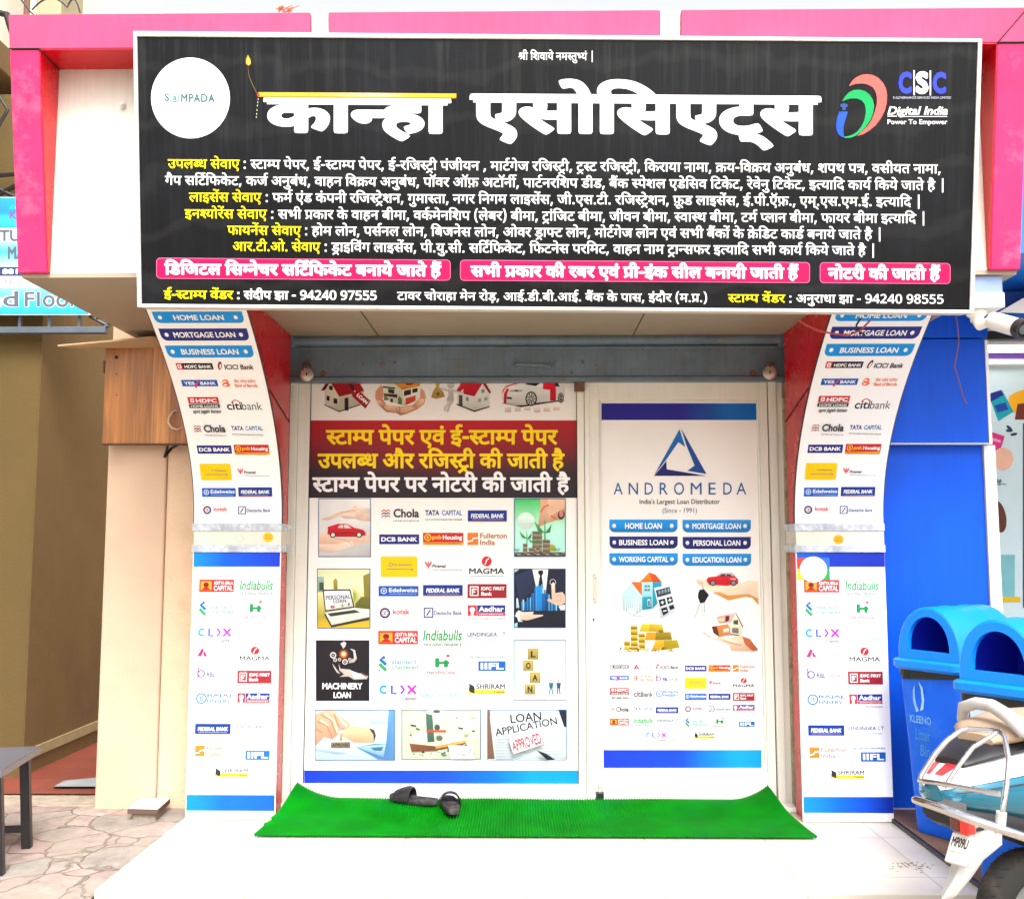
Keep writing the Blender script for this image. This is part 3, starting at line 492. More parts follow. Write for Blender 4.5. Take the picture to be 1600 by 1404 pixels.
-169 615,-21 79*,-41 91*,-50 38*,-34 0,-22 0*,-34 -9*,-14 -5,-24 73,39 14*,52 0,54 0*,79 -51*,63 -123*,28 -107/-113 821,0 24*,33 34*,22 0,23 0*,33 -34*,0 -24,0 -24*,-33 -34*,-23 0,-22 0*,-33 34*
-179 615,-27 40*,-45 37*,-43 11*,-26 0,-20 0*,-42 -12*,-20 -9,-26 69,23 10*,50 12*,29 0,45 0*,70 -43*,24 -38,4 2,-20 52*,-38 57*,-44 24*,-31 0,-24 0*,-32 -8*,-14 -6,-23 69,39 14*,52 0,54 0*,79 -51*,63 -123*,28 -107/-113 816,0 24*,33 34*,22 0,23 0*,33 -34*,0 -24,0 -24*,-33 -34*,-23 0,-22 0*,-33 34*
170 551,0 -551,-81 0,0 551,-89 0,0 71,273 0,0 -71/90 615,-21 79*,-41 91*,-50 38*,-34 0,-22 0*,-34 -9*,-14 -5,-24 73,39 14*,52 0,54 0*,79 -51*,63 -123*,28 -107/146 821,0 24*,33 34*,22 0,23 0*,33 -34*,0 -24,0 -24*,-33 -34*,-23 0,-22 0*,-33 34*
961 551,-104 0,0 -551,-81 0,0 150,-31 -20*,-73 -27*,-58 0,-77 0*,-95 81*,0 67,0 27*,18 50*,19 20,-47 18*,-59 71*,0 56,0 60*,82 79*,63 0,53 0*,71 -56*,0 -45,0 -47*,-40 -41,-61 39,11 10*,9 23*,0 11,0 15*,-20 27*,-26 0,-28 0*,-40 -44*,0 -35,0 -32*,31 -39*,49 -18*,27 -3,30 8*,35 0,11 0*,27 -2*,7 -1,-7 -70,-6 1*,-17 0*,-5 0,-50 0*,-57 -41*,0 -38,0 -41*,57 -40*,44 0,53 0*,74 43*,26 29,0 306,-62 0,0 71,247 0/0 622,346 0,0 -71,-346 0/442 196,-40 -34*,-96 -44*,-65 0,-56 0*,-89 42*,-50 75*,0 51,0 86*,121 92*,98 0,20 0*,52 -4*,16 -3,-6 -69,-18 3*,-41 4*,-20 0,-20 0*,-18 -3,135 -168,20 15*,19 20/127 287,0 -52*,67 -51*,48 0,35 0*,32 11,-141 175,-41 -28*
826 551,0 -551,-81 0,0 191,-29 -19*,-68 -26*,-47 0,-40 0*,-65 27*,-21 21,-24 25*,-11 31,-233 0,0 -37,0 -33*,-29 -29*,-19 0,-19 0*,-42 25*,-36 39*,-23 44*,0 19,0 18*,27 25*,34 0,26 0,0 230,-126 0,0 71,930 0,0 -71/207 321,220 0,-1 17*,0 20,0 193,-219 0/745 551,-238 0,0 -182,0 -41*,6 -48*,13 -29*,11 -11,23 -23*,50 0,40 0*,70 38*,25 25
380 42,-54 -54,-56 49*,-99 100*,-76 88*,-22 31,-22 31*,-11 36*,0 17,0 19*,30 34*,34 0,25 0*,37 -23*,15 -20,21 19*,15 59*,0 30,0 30*,-9 48*,-7 15,-201 0,0 71,494 0,26 10*,32 0,41 0*,75 -35*,48 -72*,0 -56,0 -74*,-80 -92*,-74 -29,23 -36*,58 -35*,51 0,52 0*,74 40*,32 32,0 276,-82 0,0 71,266 0,0 -71,-103 0,0 -551,-81 0,0 180,-29 -19*,-80 -29*,-55 0,-69 0*,-106 65*,-29 62,-48 -8*,-56 0,-42 0*,-93 15*,-33 11,-20 -13*,-25 -11,41 -52*,111 -110*/369 322,41 0*,69 6*,40 9,63 21*,53 64*,0 45,0 50*,-47 51*,-37 0,-25 0*,-32 -24*,0 -23,0 -51*,81 -9,-8 -70,-65 9*,-76 61*,0 58,0 17*,4 15,-149 0,7 -17*,10 -46*,0 -30,0 -42*,-19 -62*,-17 -21,52 -11*
899 551,0 -551,-81 0,0 191,-29 -19*,-68 -26*,-47 0,-40 0*,-65 27*,-21 21,-14 15*,-20 35*,-6 22,-29 -9*,-59 -6*,-40 0,-42 0*,-93 15*,-33 11,-20 -13*,-25 -11,41 -52*,111 -110*,61 -49,-54 -54,-56 49*,-99 100*,-76 88*,-22 31,-22 31*,-11 36*,0 17,0 19*,30 34*,34 0,25 0*,37 -23*,15 -20,21 19*,15 59*,0 30,0 30*,-9 48*,-7 15,-201 0,0 71,1003 0,0 -71/369 322,37 0*,61 7*,32 9,0 9*,0 11,0 193,-218 0,7 -17*,10 -46*,0 -30,0 -42*,-19 -62*,-17 -21,52 -11*/818 551,-238 0,0 -182,0 -41*,6 -48*,13 -29*,11 -11,23 -23*,50 0,40 0*,70 38*,25 25
213 -165,-75 103*,-70 261*,0 138,0 140*,69 253*,76 102,81 0,-68 -106*,-73 -254*,0 -136,0 -133*,72 -259*,70 -109
60 -165,68 106*,72 256*,0 133,0 134*,-71 259*,-70 109,82 0,75 -103*,70 -262*,0 -138,0 -139*,-70 -254*,-75 -101
46 -129,15 59*,27 134*,7 52,97 0,7 -11,-13 -53*,-48 -126*,-25 -55
49 338,242 0,0 -82,-242 0
72 54,0 37*,36 30*,25 0,26 0*,37 -30*,0 -37,0 -36*,-37 -32*,-26 0,-25 0*,-36 32*
275 -10,-115 0*,-112 195*,0 173,0 116*,45 164*,100 87*,82 0,116 0*,113 -193*,0 -174,0 -115*,-45 -165*,-101 -88*/275 66,75 0*,64 144*,0 148,0 146*,-64 145*,-75 0,-75 0*,-62 -145*,0 -146,0 -146*,62 -146*
47 76,171 186,49 53*,69 84*,38 82*,0 49,0 57*,-64 62*,-51 0,-46 0*,-75 -38*,-34 -29,-50 58,39 35*,103 49*,64 0,94 0*,110 -102*,0 -89,0 -55*,-44 -98*,-77 -96*,-50 -53,-137 -146,0 -4,336 0,0 -81,-445 0
341 160,-330 0,0 78,324 480,92 0,0 -477,104 0,0 -81,-104 0,0 -160,-86 0/341 241,0 174,0 37*,3 81*,3 71*,0 22,-4 0,-7 -19*,-26 -52*,-11 -17,-201 -297
238 -10,-50 0*,-92 19*,-32 20,0 84,22 -15*,61 -21*,66 -11*,27 0,77 0*,87 74*,0 79,0 71*,-86 73*,-82 0,-26 0*,-67 -9*,-20 -4,-44 28,27 336,337 0,0 -81,-260 0,-19 -205,16 4*,55 6*,31 0,65 0*,103 -47*,61 -93*,0 -69,0 -112*,-132 -127*
412 633,-368 0,0 81,459 0,0 -71,-271 -643,-95 0
276 -10,-107 0*,-117 103*,0 89,0 73*,81 91*,57 28,-48 31*,-67 85*,0 64,0 57*,56 76*,92 38*,53 0,55 0*,91 -38*,55 -76*,0 -58,0 -65*,-73 -82*,-55 -28,38 -20*,69 -53*,44 -71*,0 -48,0 -60*,-57 -88*,-100 -48*/277 414,47 22*,66 61*,0 53,0 50*,-61 51*,-54 0,-52 0*,-61 -51*,0 -50,0 -55*,65 -57*/274 64,69 0*,70 66*,0 55,0 48*,-73 71*,-77 36,-61 -29*,-63 -76*,0 -54,0 -52*,65 -65*
190 -10,-19 0*,-48 5*,-17 4,0 76,17 -6*,43 -6*,21 0,66 0*,86 46*,48 79*,22 104*,2 58,-6 0,-19 -35*,-73 -48*,-58 0,-92 0*,-111 114*,0 103,0 112*,117 128*,100 0,66 0*,105 -68*,62 -140*,0 -107,0 -61*,-15 -121*,-40 -107*,-70 -83*,-109 -47*/267 337,44 0*,66 39*,36 60*,0 31,0 44*,-32 83*,-63 55*,-48 0,-58 0*,-74 -80*,0 -85,0 -68*,65 -79*
147 414,-26 0*,-36 32*,0 36,0 38*,36 30*,26 0,26 0*,36 -30*,0 -38,0 -36*,-36 -32*/147 -14,-26 0*,-36 32*,0 36,0 38*,36 30*,26 0,26 0*,36 -30*,0 -38,0 -36*,-36 -32*
234 832,72 0,0 -998,-72 0'''.split('\n')
RUNS = dict(l.split('=', 1) for l in '''title1=12:0 36:762 52:1021 35:1379 36:1910
title2=8:0 34:553 44:1229 37:1488 34:1747 8:2423 17:2976 46:3436 34:3480
shri=63:0 38:707 0:966 37:1226 33:1485 32:2165 36:2721 29:2980 41:3560 0:3560 23:3820 28:4375 57:4973 19:5362 39:5932 55:5932 29:6371 1:6951 0:6951 85:7211
y1=6:0 24:548 31:1116 68:1794 0:2740 34:3000 41:3676 32:3676 36:4232 8:4491
w1=84:0 0:294 57:554 17:943 36:1447 69:1706 0:2621 24:2881 41:3449 24:3449 30:4017 74:4426 0:4694 5:4954 75:5445 57:5785 17:6174 36:6678 69:6937 0:7852 24:8112 41:8680 24:8680 30:9248 74:9657 0:9925 5:10185 75:10676 30:11016 37:11425 15:11684 57:12426 59:12815 38:13319 0:13578 24:13838 1:14406 15:14406 38:15148 29:15407 23:15987 0:16542 74:16802 0:17070 28:17330 36:17928 17:18187 49:18647 13:18691 41:19254 15:19254 0:19996 30:20256 37:20665 15:20924 57:21666 59:22055 38:22559 74:22818 0:23086 59:23346 57:23850 17:24239 0:24743 30:25003 37:25412 15:25671 57:26413 59:26802 38:27306 74:27565 0:27833 37:28093 12:28352 30:29114 36:29523 29:29782 36:30362 0:30621 23:30881 36:31436 28:31695 36:32293 74:32552 0:32820 58:33080 29:33842 75:34422 37:34762 32:35021 58:35577 29:36339 0:36919 2:37179 23:37943 39:38498 26:38498 1:39069 22:39069 74:39684 0:39952 33:40212 24:40892 20:41460 0:42102 24:42362 61:42930 74:43482 0:43750 32:44010 34:44566 38:45242 29:45501 19:46081 0:46651 23:46911 36:47466 28:47725 36:48323 74:48582
w2=13:0 42:563 24:563 0:1131 34:1391 37:2067 17:2326 49:2786 37:2830 25:3089 12:3860 41:4401 17:4622 74:5126 0:5394 12:5654 15:6416 49:7158 0:7158 2:7418 23:8182 39:8737 26:8737 1:9308 22:9308 74:9923 0:10191 32:10451 36:11007 35:11266 23:11797 0:12352 37:12612 32:12871 58:13427 29:14189 0:14769 2:15029 23:15793 39:16348 26:16348 1:16919 22:16919 74:17534 0:17802 24:18062 43:18630 32:18889 30:19445 0:19854 9:20114 48:21137 0:21908 2:22168 17:22932 43:23436 23:23695 64:24250 74:24509 0:24777 24:25037 36:25605 17:25864 49:26324 23:26368 30:26923 37:27332 33:27591 24:28271 0:28839 18:29099 38:29676 18:29935 74:30512 0:30780 26:31040 66:31611 12:31611 0:32373 71:32633 41:33621 33:33621 31:34301 0:34979 8:35239 18:35792 41:36363 37:36369 34:36628 32:37304 0:37860 37:38120 17:38379 12:38883 41:39424 17:39645 74:40149 0:40417 30:40677 41:41086 32:41086 41:41642 23:41642 39:42197 0:42197 37:42457 17:42716 12:43220 41:43761 17:43982 74:44486 0:44754 4:45014 51:45505 29:45854 36:46434 37:46693 21:46952 0:47472 12:47732 36:48494 29:48753 49:49333 0:49333 37:49593 12:49852 29:50614 41:51194 0:51194 15:51454 36:52196 19:52455 41:53025 0:53025 35:53285 42:53816 0:53816 85:54076
y3=31:0 36:678 4:937 34:1428 65:2104 34:2104 0:2780 34:3040 41:3716 32:3716 36:4272 8:4531
w3=84:0 0:294 25:554 28:1325 49:1923 0:1923 8:2183 1:2748 18:2736 0:3313 12:3573 1:4114 24:4335 23:4903 38:5458 0:5717 30:5977 37:6386 15:6645 57:7387 59:7776 41:8236 33:8280 23:8960 74:9515 0:9783 13:10043 39:10606 28:10606 36:11204 57:11463 19:11852 36:12422 74:12681 0:12949 23:13209 13:13764 30:14327 0:14736 37:14996 23:15255 13:15810 28:16373 0:16971 31:17231 36:17909 4:18168 34:18659 65:19335 34:19335 74:20011 0:20279 15:20539 38:21281 76:21540 8:21808 34:22361 76:23037 17:23305 38:23809 76:24068 0:24336 30:24596 37:25005 15:25264 57:26006 59:26395 41:26855 33:26899 23:27579 74:28134 0:28402 48:28662 40:29211 18:29433 0:30010 31:30270 36:30948 4:31207 34:31698 65:32374 34:32374 74:33050 0:33318 5:33578 76:34069 24:34337 38:34905 76:35164 7:35432 48:35985 76:36756 74:37024 0:37292 8:37552 28:38105 46:38703 76:38703 8:38971 34:39524 76:40200 8:40468 28:41021 76:41619 5:41887 76:42378 0:42646 4:42906 51:43397 29:43746 36:44326 37:44585 21:44844 0:45364 85:45624
y4=4:0 23:491 56:1046 29:1453 44:2033 30:2292 65:2701 34:2701 0:3377 34:3637 41:4313 32:4313 36:4869 8:5128
w4=84:0 0:294 34:554 27:1230 38:1933 0:2192 62:2452 12:3020 36:3782 30:4041 0:4450 12:4710 41:5251 0:5472 32:5732 36:6288 35:6547 23:7078 0:7633 26:7893 38:8464 28:8723 36:9321 74:9580 0:9848 32:10108 12:10664 49:11205 28:11426 41:12024 23:12024 37:12579 33:12838 24:13518 0:14086 72:14346 31:14700 41:15378 26:15378 30:15949 73:16358 0:16712 26:16972 38:17543 28:17802 36:18400 74:18659 0:18927 59:19187 36:19691 1:19950 37:19950 15:20209 17:20951 0:21455 26:21715 38:22286 28:22545 36:23143 74:23402 0:23670 15:23930 38:24672 32:24931 23:25487 0:26042 26:26302 38:26873 28:27132 36:27730 74:27989 0:28257 57:28517 32:28906 36:29462 70:29721 0:30743 26:31003 38:31574 28:31833 36:32431 74:32690 0:32958 17:33218 28:33722 49:34320 0:34320 53:34580 31:34888 36:35566 23:35825 0:36380 26:36640 38:37211 28:37470 36:38068 74:38327 0:38595 25:38855 36:39626 29:39885 30:40465 0:40874 26:41134 38:41705 28:41964 36:42562 0:42821 4:43081 51:43572 29:43921 36:44501 37:44760 21:45019 0:45539 85:45799
y5=25:0 36:771 29:1030 23:1610 65:2165 34:2165 0:2841 34:3101 41:3777 32:3777 36:4333 8:4592
w5=84:0 0:294 35:554 44:1085 28:1344 0:1942 31:2202 44:2880 23:3139 74:3694 0:3962 24:4222 34:4790 49:5466 23:5466 31:6021 0:6699 31:6959 44:7637 23:7896 74:8451 0:8719 37:8979 26:9238 15:9809 23:10551 41:11106 34:11106 0:11782 31:12042 44:12720 23:12979 74:13534 0:13802 10:14062 32:15085 30:15641 0:16050 60:16310 36:16887 54:17146 17:17758 0:18262 31:18522 44:19200 23:19459 74:20014 0:20282 28:20542 44:21140 17:21399 49:21859 13:21903 41:22466 15:22466 0:23208 31:23468 44:24146 23:24405 0:24960 8:25220 32:25773 1:26329 0:26329 34:26589 27:27265 38:27968 0:28227 26:28487 66:29058 12:29058 67:29820 0:30079 12:30339 41:30880 0:31101 58:31361 41:31902 37:32123 18:32382 17:32959 0:33463 12:33723 36:34485 18:34744 49:35315 0:35321 26:35581 23:36152 36:36707 29:36966 41:37546 0:37546 15:37806 36:38548 19:38807 41:39377 0:39377 35:39637 42:40168 0:40168 85:40428
y6=3:0 30:1023 76:1432 17:1700 38:2204 76:2463 10:2731 76:3754 0:4022 34:4282 41:4958 32:4958 36:5514 8:5773
w6=84:0 0:294 60:554 36:1131 4:1390 37:1881 32:2140 1:2696 13:2696 0:3259 31:3519 36:4197 4:4456 34:4947 65:5623 34:5623 74:6299 0:6567 24:6827 38:7395 76:7654 29:7922 39:8502 76:8502 34:8770 38:9446 76:9705 0:9973 34:10233 37:10909 17:11168 49:11628 37:11672 25:11931 12:12702 41:13243 17:13464 74:13968 0:14236 37:14496 25:14755 17:15526 23:16030 41:16585 34:16585 0:17261 24:17521 30:18089 37:18498 28:18757 17:19355 74:19859 0:20127 32:20387 36:20943 35:21202 23:21733 0:22288 23:22548 36:23103 28:23362 0:23960 59:24220 36:24724 52:24983 34:25341 25:26017 30:26788 0:27197 4:27457 51:27948 29:28297 36:28877 37:29136 21:29395 0:29915 34:30175 27:30851 38:31554 0:31813 12:32073 36:32835 29:33094 49:33674 0:33674 37:33934 12:34193 29:34955 41:35535 0:35535 15:35795 36:36537 19:36796 41:37366 0:37366 35:37626 42:38157 0:38157 85:38417
r1=37:0 18:259 37:836 15:1095 17:1837 31:2341 0:3019 37:3279 34:3538 50:4214 23:4495 41:5050 14:5050 30:5684 0:6093 34:6353 37:7029 17:7288 49:7748 37:7792 25:8051 12:8822 41:9363 17:9584 0:10088 26:10348 23:10919 36:11474 29:11733 41:12313 0:12313 15:12573 36:13315 19:13574 41:14144 0:14144 35:14404 66:14935
r2=34:0 27:676 38:1379 0:1638 62:1898 12:2466 36:3228 30:3487 0:3896 12:4156 38:4918 0:5177 30:5437 26:5846 30:6417 0:6826 8:7086 32:7639 1:8195 0:8195 62:8455 38:9023 75:9282 4:9622 1:10106 12:10113 0:10875 34:11135 38:11811 31:12070 0:12748 26:13008 23:13579 36:14134 29:14393 38:14973 0:15232 15:15492 36:16234 19:16493 38:17063 0:17322 35:17582 66:18113
r3=23:0 44:555 17:814 30:1318 38:1727 0:1986 12:2246 38:3008 0:3267 15:3527 36:4269 19:4528 38:5098 0:5357 35:5617 66:6148
b1=5:0 75:491 57:831 17:1220 36:1724 69:1983 0:2898 32:3158 65:3714 18:3714 30:4291
b2=84:0 0:294 34:554 1:1230 21:1230 38:1750 24:2009 0:2577 16:2837 36:3593 0:3852 75:4112 0:4452 83:4712 79:5263 78:5814 79:6365 77:6916 0:7467 83:7727 81:8278 80:8829 80:9380 80:9931
b3=17:0 36:504 32:763 30:1319 0:1728 14:1988 44:2622 30:2881 36:3290 35:3549 36:4080 0:4339 28:4599 41:5197 23:5197 0:5752 30:6012 44:6421 47:6680 74:7257 0:7525 3:7785 5:8808 76:9299 18:9567 38:10144 76:10403 26:10671 38:11242 76:11501 3:11769 5:12792 76:13283 0:13551 26:13811 66:14382 12:14382 0:15144 12:15404 41:15945 0:16166 24:16426 36:16994 34:17253 74:17929 0:18197 4:18457 1:18941 21:18948 45:19468 30:19727 0:20136 72:20396 28:20750 76:21348 62:21616 76:22184 73:22452
b4=57:0 17:389 36:893 69:1152 0:2067 32:2327 65:2883 18:2883 30:3460
b5=84:0 0:294 2:554 23:1318 39:1873 30:1873 36:2282 22:2541 36:3156 0:3415 16:3675 36:4431 0:4690 75:4950 0:5290 83:5550 79:6101 78:6652 79:7203 77:7754 0:8305 83:8565 82:9116 80:9667 80:10218 80:10769
p1=57:0 17:389 36:893 69:1152 0:2067 24:2327 41:2895 24:2895 30:3463 0:3872 8:4132 32:4685 1:5241 0:5241 5:5501 75:5992 57:6332 17:6721 36:7225 69:7484 0:8399 24:8659 41:9227 24:9227 30:9795
p2=6:0 24:548 31:1116 68:1794 0:2740 11:3000 30:4023 0:4432 30:4692 37:5101 15:5360 57:6102 59:6491 38:6995 0:7254 12:7514 38:8276 0:8535 15:8795 36:9537 19:9796 38:10366 0:10625 35:10885 42:11416
p3=57:0 17:389 36:893 69:1152 0:2067 24:2327 41:2895 24:2895 30:3463 0:3872 24:4132 30:4700 0:5109 23:5369 44:5924 17:6183 30:6687 38:7096 0:7355 12:7615 38:8377 0:8636 15:8896 36:9638 19:9897 38:10467 0:10726 35:10986 42:11517
bob=26:0 66:571 12:571 0:1333 9:1593 48:2616 0:3387 26:3647 47:4218 45:4795 21:5054 36:5574'''.split('\n'))


def contours(i):
    """One letter's outline (quadratic curves) as closed polylines in font units."""
    out = []
    for c in GLYPHS[i].split('/'):
        if not c:
            continue
        x = y = 0
        pts = []
        for q in c.split(','):
            on = not q.endswith('*')
            a, b = q.rstrip('*').split()
            x += int(a)
            y += int(b)
            pts.append((x, y, on))
        full = []
        n = len(pts)
        for k in range(n):
            p, q = pts[k], pts[(k + 1) % n]
            full.append(p)
            if not p[2] and not q[2]:
                full.append(((p[0] + q[0]) / 2, (p[1] + q[1]) / 2, True))
        s = next(k for k, p in enumerate(full) if p[2])
        full = full[s:] + full[:s]
        n = len(full)
        poly = []
        for k in range(n):
            p = full[k]
            if p[2]:
                poly.append((p[0], p[1]))
            else:
                a, b = full[k - 1], full[(k + 1) % n]
                for t in (.25, .5, .75):
                    poly.append(((1 - t) ** 2 * a[0] + 2 * t * (1 - t) * p[0] + t * t * b[0],
                                 (1 - t) ** 2 * a[1] + 2 * t * (1 - t) * p[1] + t * t * b[1]))
        out.append(poly)
    return out


def curve_to_tris(cu):
    o = bpy.data.objects.new('t', cu)
    COL.objects.link(o)
    dg = bpy.context.evaluated_depsgraph_get()
    me = bpy.data.meshes.new_from_object(o.evaluated_get(dg))
    vs = [(v.co.x, v.co.y) for v in me.vertices]
    fs = [tuple(p.vertices) for p in me.polygons]
    bpy.data.meshes.remove(me)
    bpy.data.objects.remove(o)
    bpy.data.curves.remove(cu)
    return vs, fs


JIT = random.Random(99)


def embolden(vs, fs, b):
    """Grow a filled letter by b: a band is laid along the outside of its outline, each piece a hair below the next."""
    V = [(x, y, .12) for x, y in vs]
    F = []
    for f in fs:
        a = sum(vs[f[i - 1]][0] * vs[f[i]][1] - vs[f[i]][0] * vs[f[i - 1]][1] for i in range(len(f)))
        F.append(tuple(f) if a > 0 else tuple(f)[::-1])
    if not fs or b <= 0:
        return V, F
    pos = {}
    idx = [pos.setdefault((round(x, 5), round(y, 5)), i) for i, (x, y) in enumerate(vs)]
    edges = set()
    for f in F:
        for i in range(len(f)):
            e = (idx[f[i]], idx[f[(i + 1) % len(f)]])
            if (e[1], e[0]) in edges:
                edges.discard((e[1], e[0]))
            else:
                edges.add(e)
    out_, in_ = {}, {}
    for i, j in sorted(edges):
        p, q = Vector(vs[i]), Vector(vs[j])
        d = q - p
        if d.length < 1e-6:
            continue
        m = Vector((d.y, -d.x)).normalized() * b
        z = JIT.uniform(0, .1)
        k = len(V)
        V += [(*p, z), (*(p + m), z), (*(q + m), z), (*q, z)]
        F.append((k, k + 1, k + 2, k + 3))
        out_.setdefault(i, m)
        in_.setdefault(j, m)
    for i, m in out_.items():
        n = in_.get(i)
        if n is None or n.cross(m) <= 1e-9 * b:      # only outer corners leave a gap
            continue
        p = Vector(vs[i])
        z = JIT.uniform(0, .1)
        k = len(V)
        h = (m + n)
        c = max(.35, h.length / 2 / b)
        h = h.normalized() * min(b / c, 1.12 * b) if h.length > 1e-6 else m
        V += [(*p, z), (*(p + n), z), (*(p + h), z), (*(p + m), z)]
        F.append((k, k + 1, k + 2, k + 3))
    return V, F


GC, TC = {}, {}


def glyph(i, bold):
    if (i, bold) not in GC:
        cs = contours(i)
        if not cs:
            GC[i, bold] = ([], [])
        else:
            cu = bpy.data.curves.new('g', 'CURVE')
            cu.dimensions = '2D'
            cu.fill_mode = 'BOTH'
            for c in cs:
                s = cu.splines.new('POLY')
                s.points.add(len(c) - 1)
                s.use_cyclic_u = True
                for k, (x, y) in enumerate(c):
                    s.points[k].co = (x / 1000, y / 1000, 0, 1)
            GC[i, bold] = embolden(*curve_to_tris(cu), bold)
    return GC[i, bold]


def deva_run(key, bold):
    """Letters of one Hindi line: list of (verts, faces), units of the letter size."""
    out = []
    for q in RUNS[key].split():
        a = [int(v) for v in q.split(':')]
        vs, fs = glyph(a[0], bold)
        if fs:
            dx, dy = a[1] / 1000, (a[2] / 1000 if len(a) > 2 else 0)
            out.append(([(x + dx, y + dy, z) for x, y, z in vs], fs))
    return out


def latin(s, bold=0., shear=0., space=1.):
    k = (s, bold, shear, space)
    if k not in TC:
        cu = bpy.data.curves.new('t', 'FONT')
        cu.body = s
        cu.shear = shear
        cu.space_character = space
        cu.resolution_u = 3
        TC[k] = embolden(*curve_to_tris(cu), bold)
    return TC[k]


class Print:
    """Flat printed shapes in sheet coordinates (y down); place() puts each sheet point on the real surface."""

    def __init__(self, place, tilt=0., tx=0.):
        self.place, self.tilt, self.tx = place, tilt, tx
        self.v, self.f, self.c = [], [], []
        self.z, self.step, self.shade = 1, .14, False

    def tris(self, vs, fs, col, lift=None):
        b = len(self.v)
        z = self.z if lift is None else lift
        fn = col if callable(col) else None
        c = None if fn else lin(col)
        for p in vs:
            x, y = p[0], p[1]
            self.v.append((x, y + (x - self.tx) * self.tilt, z + (p[2] if len(p) > 2 else 0)))
        for f in fs:
            self.f.append([b + i for i in f])
            self.c.append([fn(*vs[i][:2]) for i in f] if fn else [c] * len(f))

    def poly(self, pts, col, holes=()):
        loops = [list(pts)] + [list(h) for h in holes]
        flat = [p for l in loops for p in l]
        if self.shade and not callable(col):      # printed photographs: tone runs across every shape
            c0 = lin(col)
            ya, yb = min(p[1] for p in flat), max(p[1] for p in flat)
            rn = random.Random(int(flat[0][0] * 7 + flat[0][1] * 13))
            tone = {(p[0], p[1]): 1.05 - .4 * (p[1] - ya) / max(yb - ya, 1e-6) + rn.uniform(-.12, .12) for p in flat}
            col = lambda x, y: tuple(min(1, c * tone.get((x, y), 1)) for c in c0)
        self.tris(flat, tessellate_polygon([[Vector((p[0], p[1], 0)) for p in l] for l in loops]), col)
        self.z += self.step
        return self

    def rect(self, x0, y0, x1, y1, col):
        return self.poly([(x0, y0), (x1, y0), (x1, y1), (x0, y1)], col)

    def grad(self, x0, y0, x1, y1, stops, vertical=False, n=16):
        """A printed colour blend: stops = [(t, colour)]."""
        st = [(t, lin(c)) for t, c in stops]

        def at(t):
            for (a, ca), (b, cb) in zip(st, st[1:]):
                if t <= b:
                    k = (t - a) / max(b - a, 1e-6)
                    return tuple(p + (q - p) * max(0, min(1, k)) for p, q in zip(ca, cb))
            return st[-1][1]
        fn = (lambda x, y: at((y - y0) / (y1 - y0))) if vertical else (lambda x, y: at((x - x0) / (x1 - x0)))
        vs, fs = [], []
        for i in range(n + 1):
            t = i / n
            if vertical:
                y = y0 + (y1 - y0) * t
                vs += [(x0, y), (x1, y)]
            else:
                x = x0 + (x1 - x0) * t
                vs += [(x, y0), (x, y1)]
            if i:
                k = 2 * i
                fs.append((k - 2, k - 1, k + 1, k))
        self.tris(vs, fs, fn)
        self.z += self.step
        return self

    def rrect(self, x0, y0, x1, y1, r, col, corners=(1, 1, 1, 1)):
        pts = []
        for k, (cx, cy, a) in enumerate(((x0 + r, y0 + r, 180), (x1 - r, y0 + r, 270), (x1 - r, y1 - r, 0), (x0 + r, y1 - r, 90))):
            if not corners[k]:
                pts.append(((x0, y0), (x1, y0), (x1, y1), (x0, y1))[k])
                continue
            for i in range(6):
                t = R(a + 18 * i)
                pts.append((cx + r * math.cos(t), cy + r * math.sin(t)))
        return self.poly(pts, col)

    def oval(self, cx, cy, rx, ry, col, n=24, rot=0.):
        c, s = math.cos(R(rot)), math.sin(R(rot))
        return self.poly([(cx + rx * math.cos(t) * c - ry * math.sin(t) * s, cy + rx * math.cos(t) * s + ry * math.sin(t) * c)
                          for t in [2 * math.pi * i / n for i in range(n)]], col)

    def ring(self, cx, cy, r, wd, col, a0=0, a1=360, n=28):
        ts = [R(a0 + (a1 - a0) * i / n) for i in range(n + 1)]
        vs = [(cx + r * math.cos(t), cy + r * math.sin(t)) for t in ts] + [(cx + (r - wd) * math.cos(t), cy + (r - wd) * math.sin(t)) for t in ts]
        self.tris(vs, [(i, i + 1, n + 2 + i, n + 1 + i) for i in range(n)], col)
        self.z += self.step
        return self

    def line(self, pts, wd, col):
        vs, fs = [], []
        for i, p in enumerate(pts):
            a, b = pts[max(i - 1, 0)], pts[min(i + 1, len(pts) - 1)]
            dx, dy = b[0] - a[0], b[1] - a[1]
            l = math.hypot(dx, dy) or 1
            h = (wd[i] if isinstance(wd, (list, tuple)) else wd) / 2
            vs += [(p[0] - dy / l * h, p[1] + dx / l * h), (p[0] + dy / l * h, p[1] - dx / l * h)]
            if i:
                fs.append((2 * i - 2, 2 * i - 1, 2 * i + 1, 2 * i))
        self.tris(vs, fs, col)
        self.z += self.step
        return self

    def box_line(self, x0, y0, x1, y1, wd, col):
        for a in ((x0, y0, x1, y0 + wd), (x0, y1 - wd, x1, y1), (x0, y0 + wd, x0 + wd, y1 - wd), (x1 - wd, y0 + wd, x1, y1 - wd)):
            self.rect(*a, col)
        return self

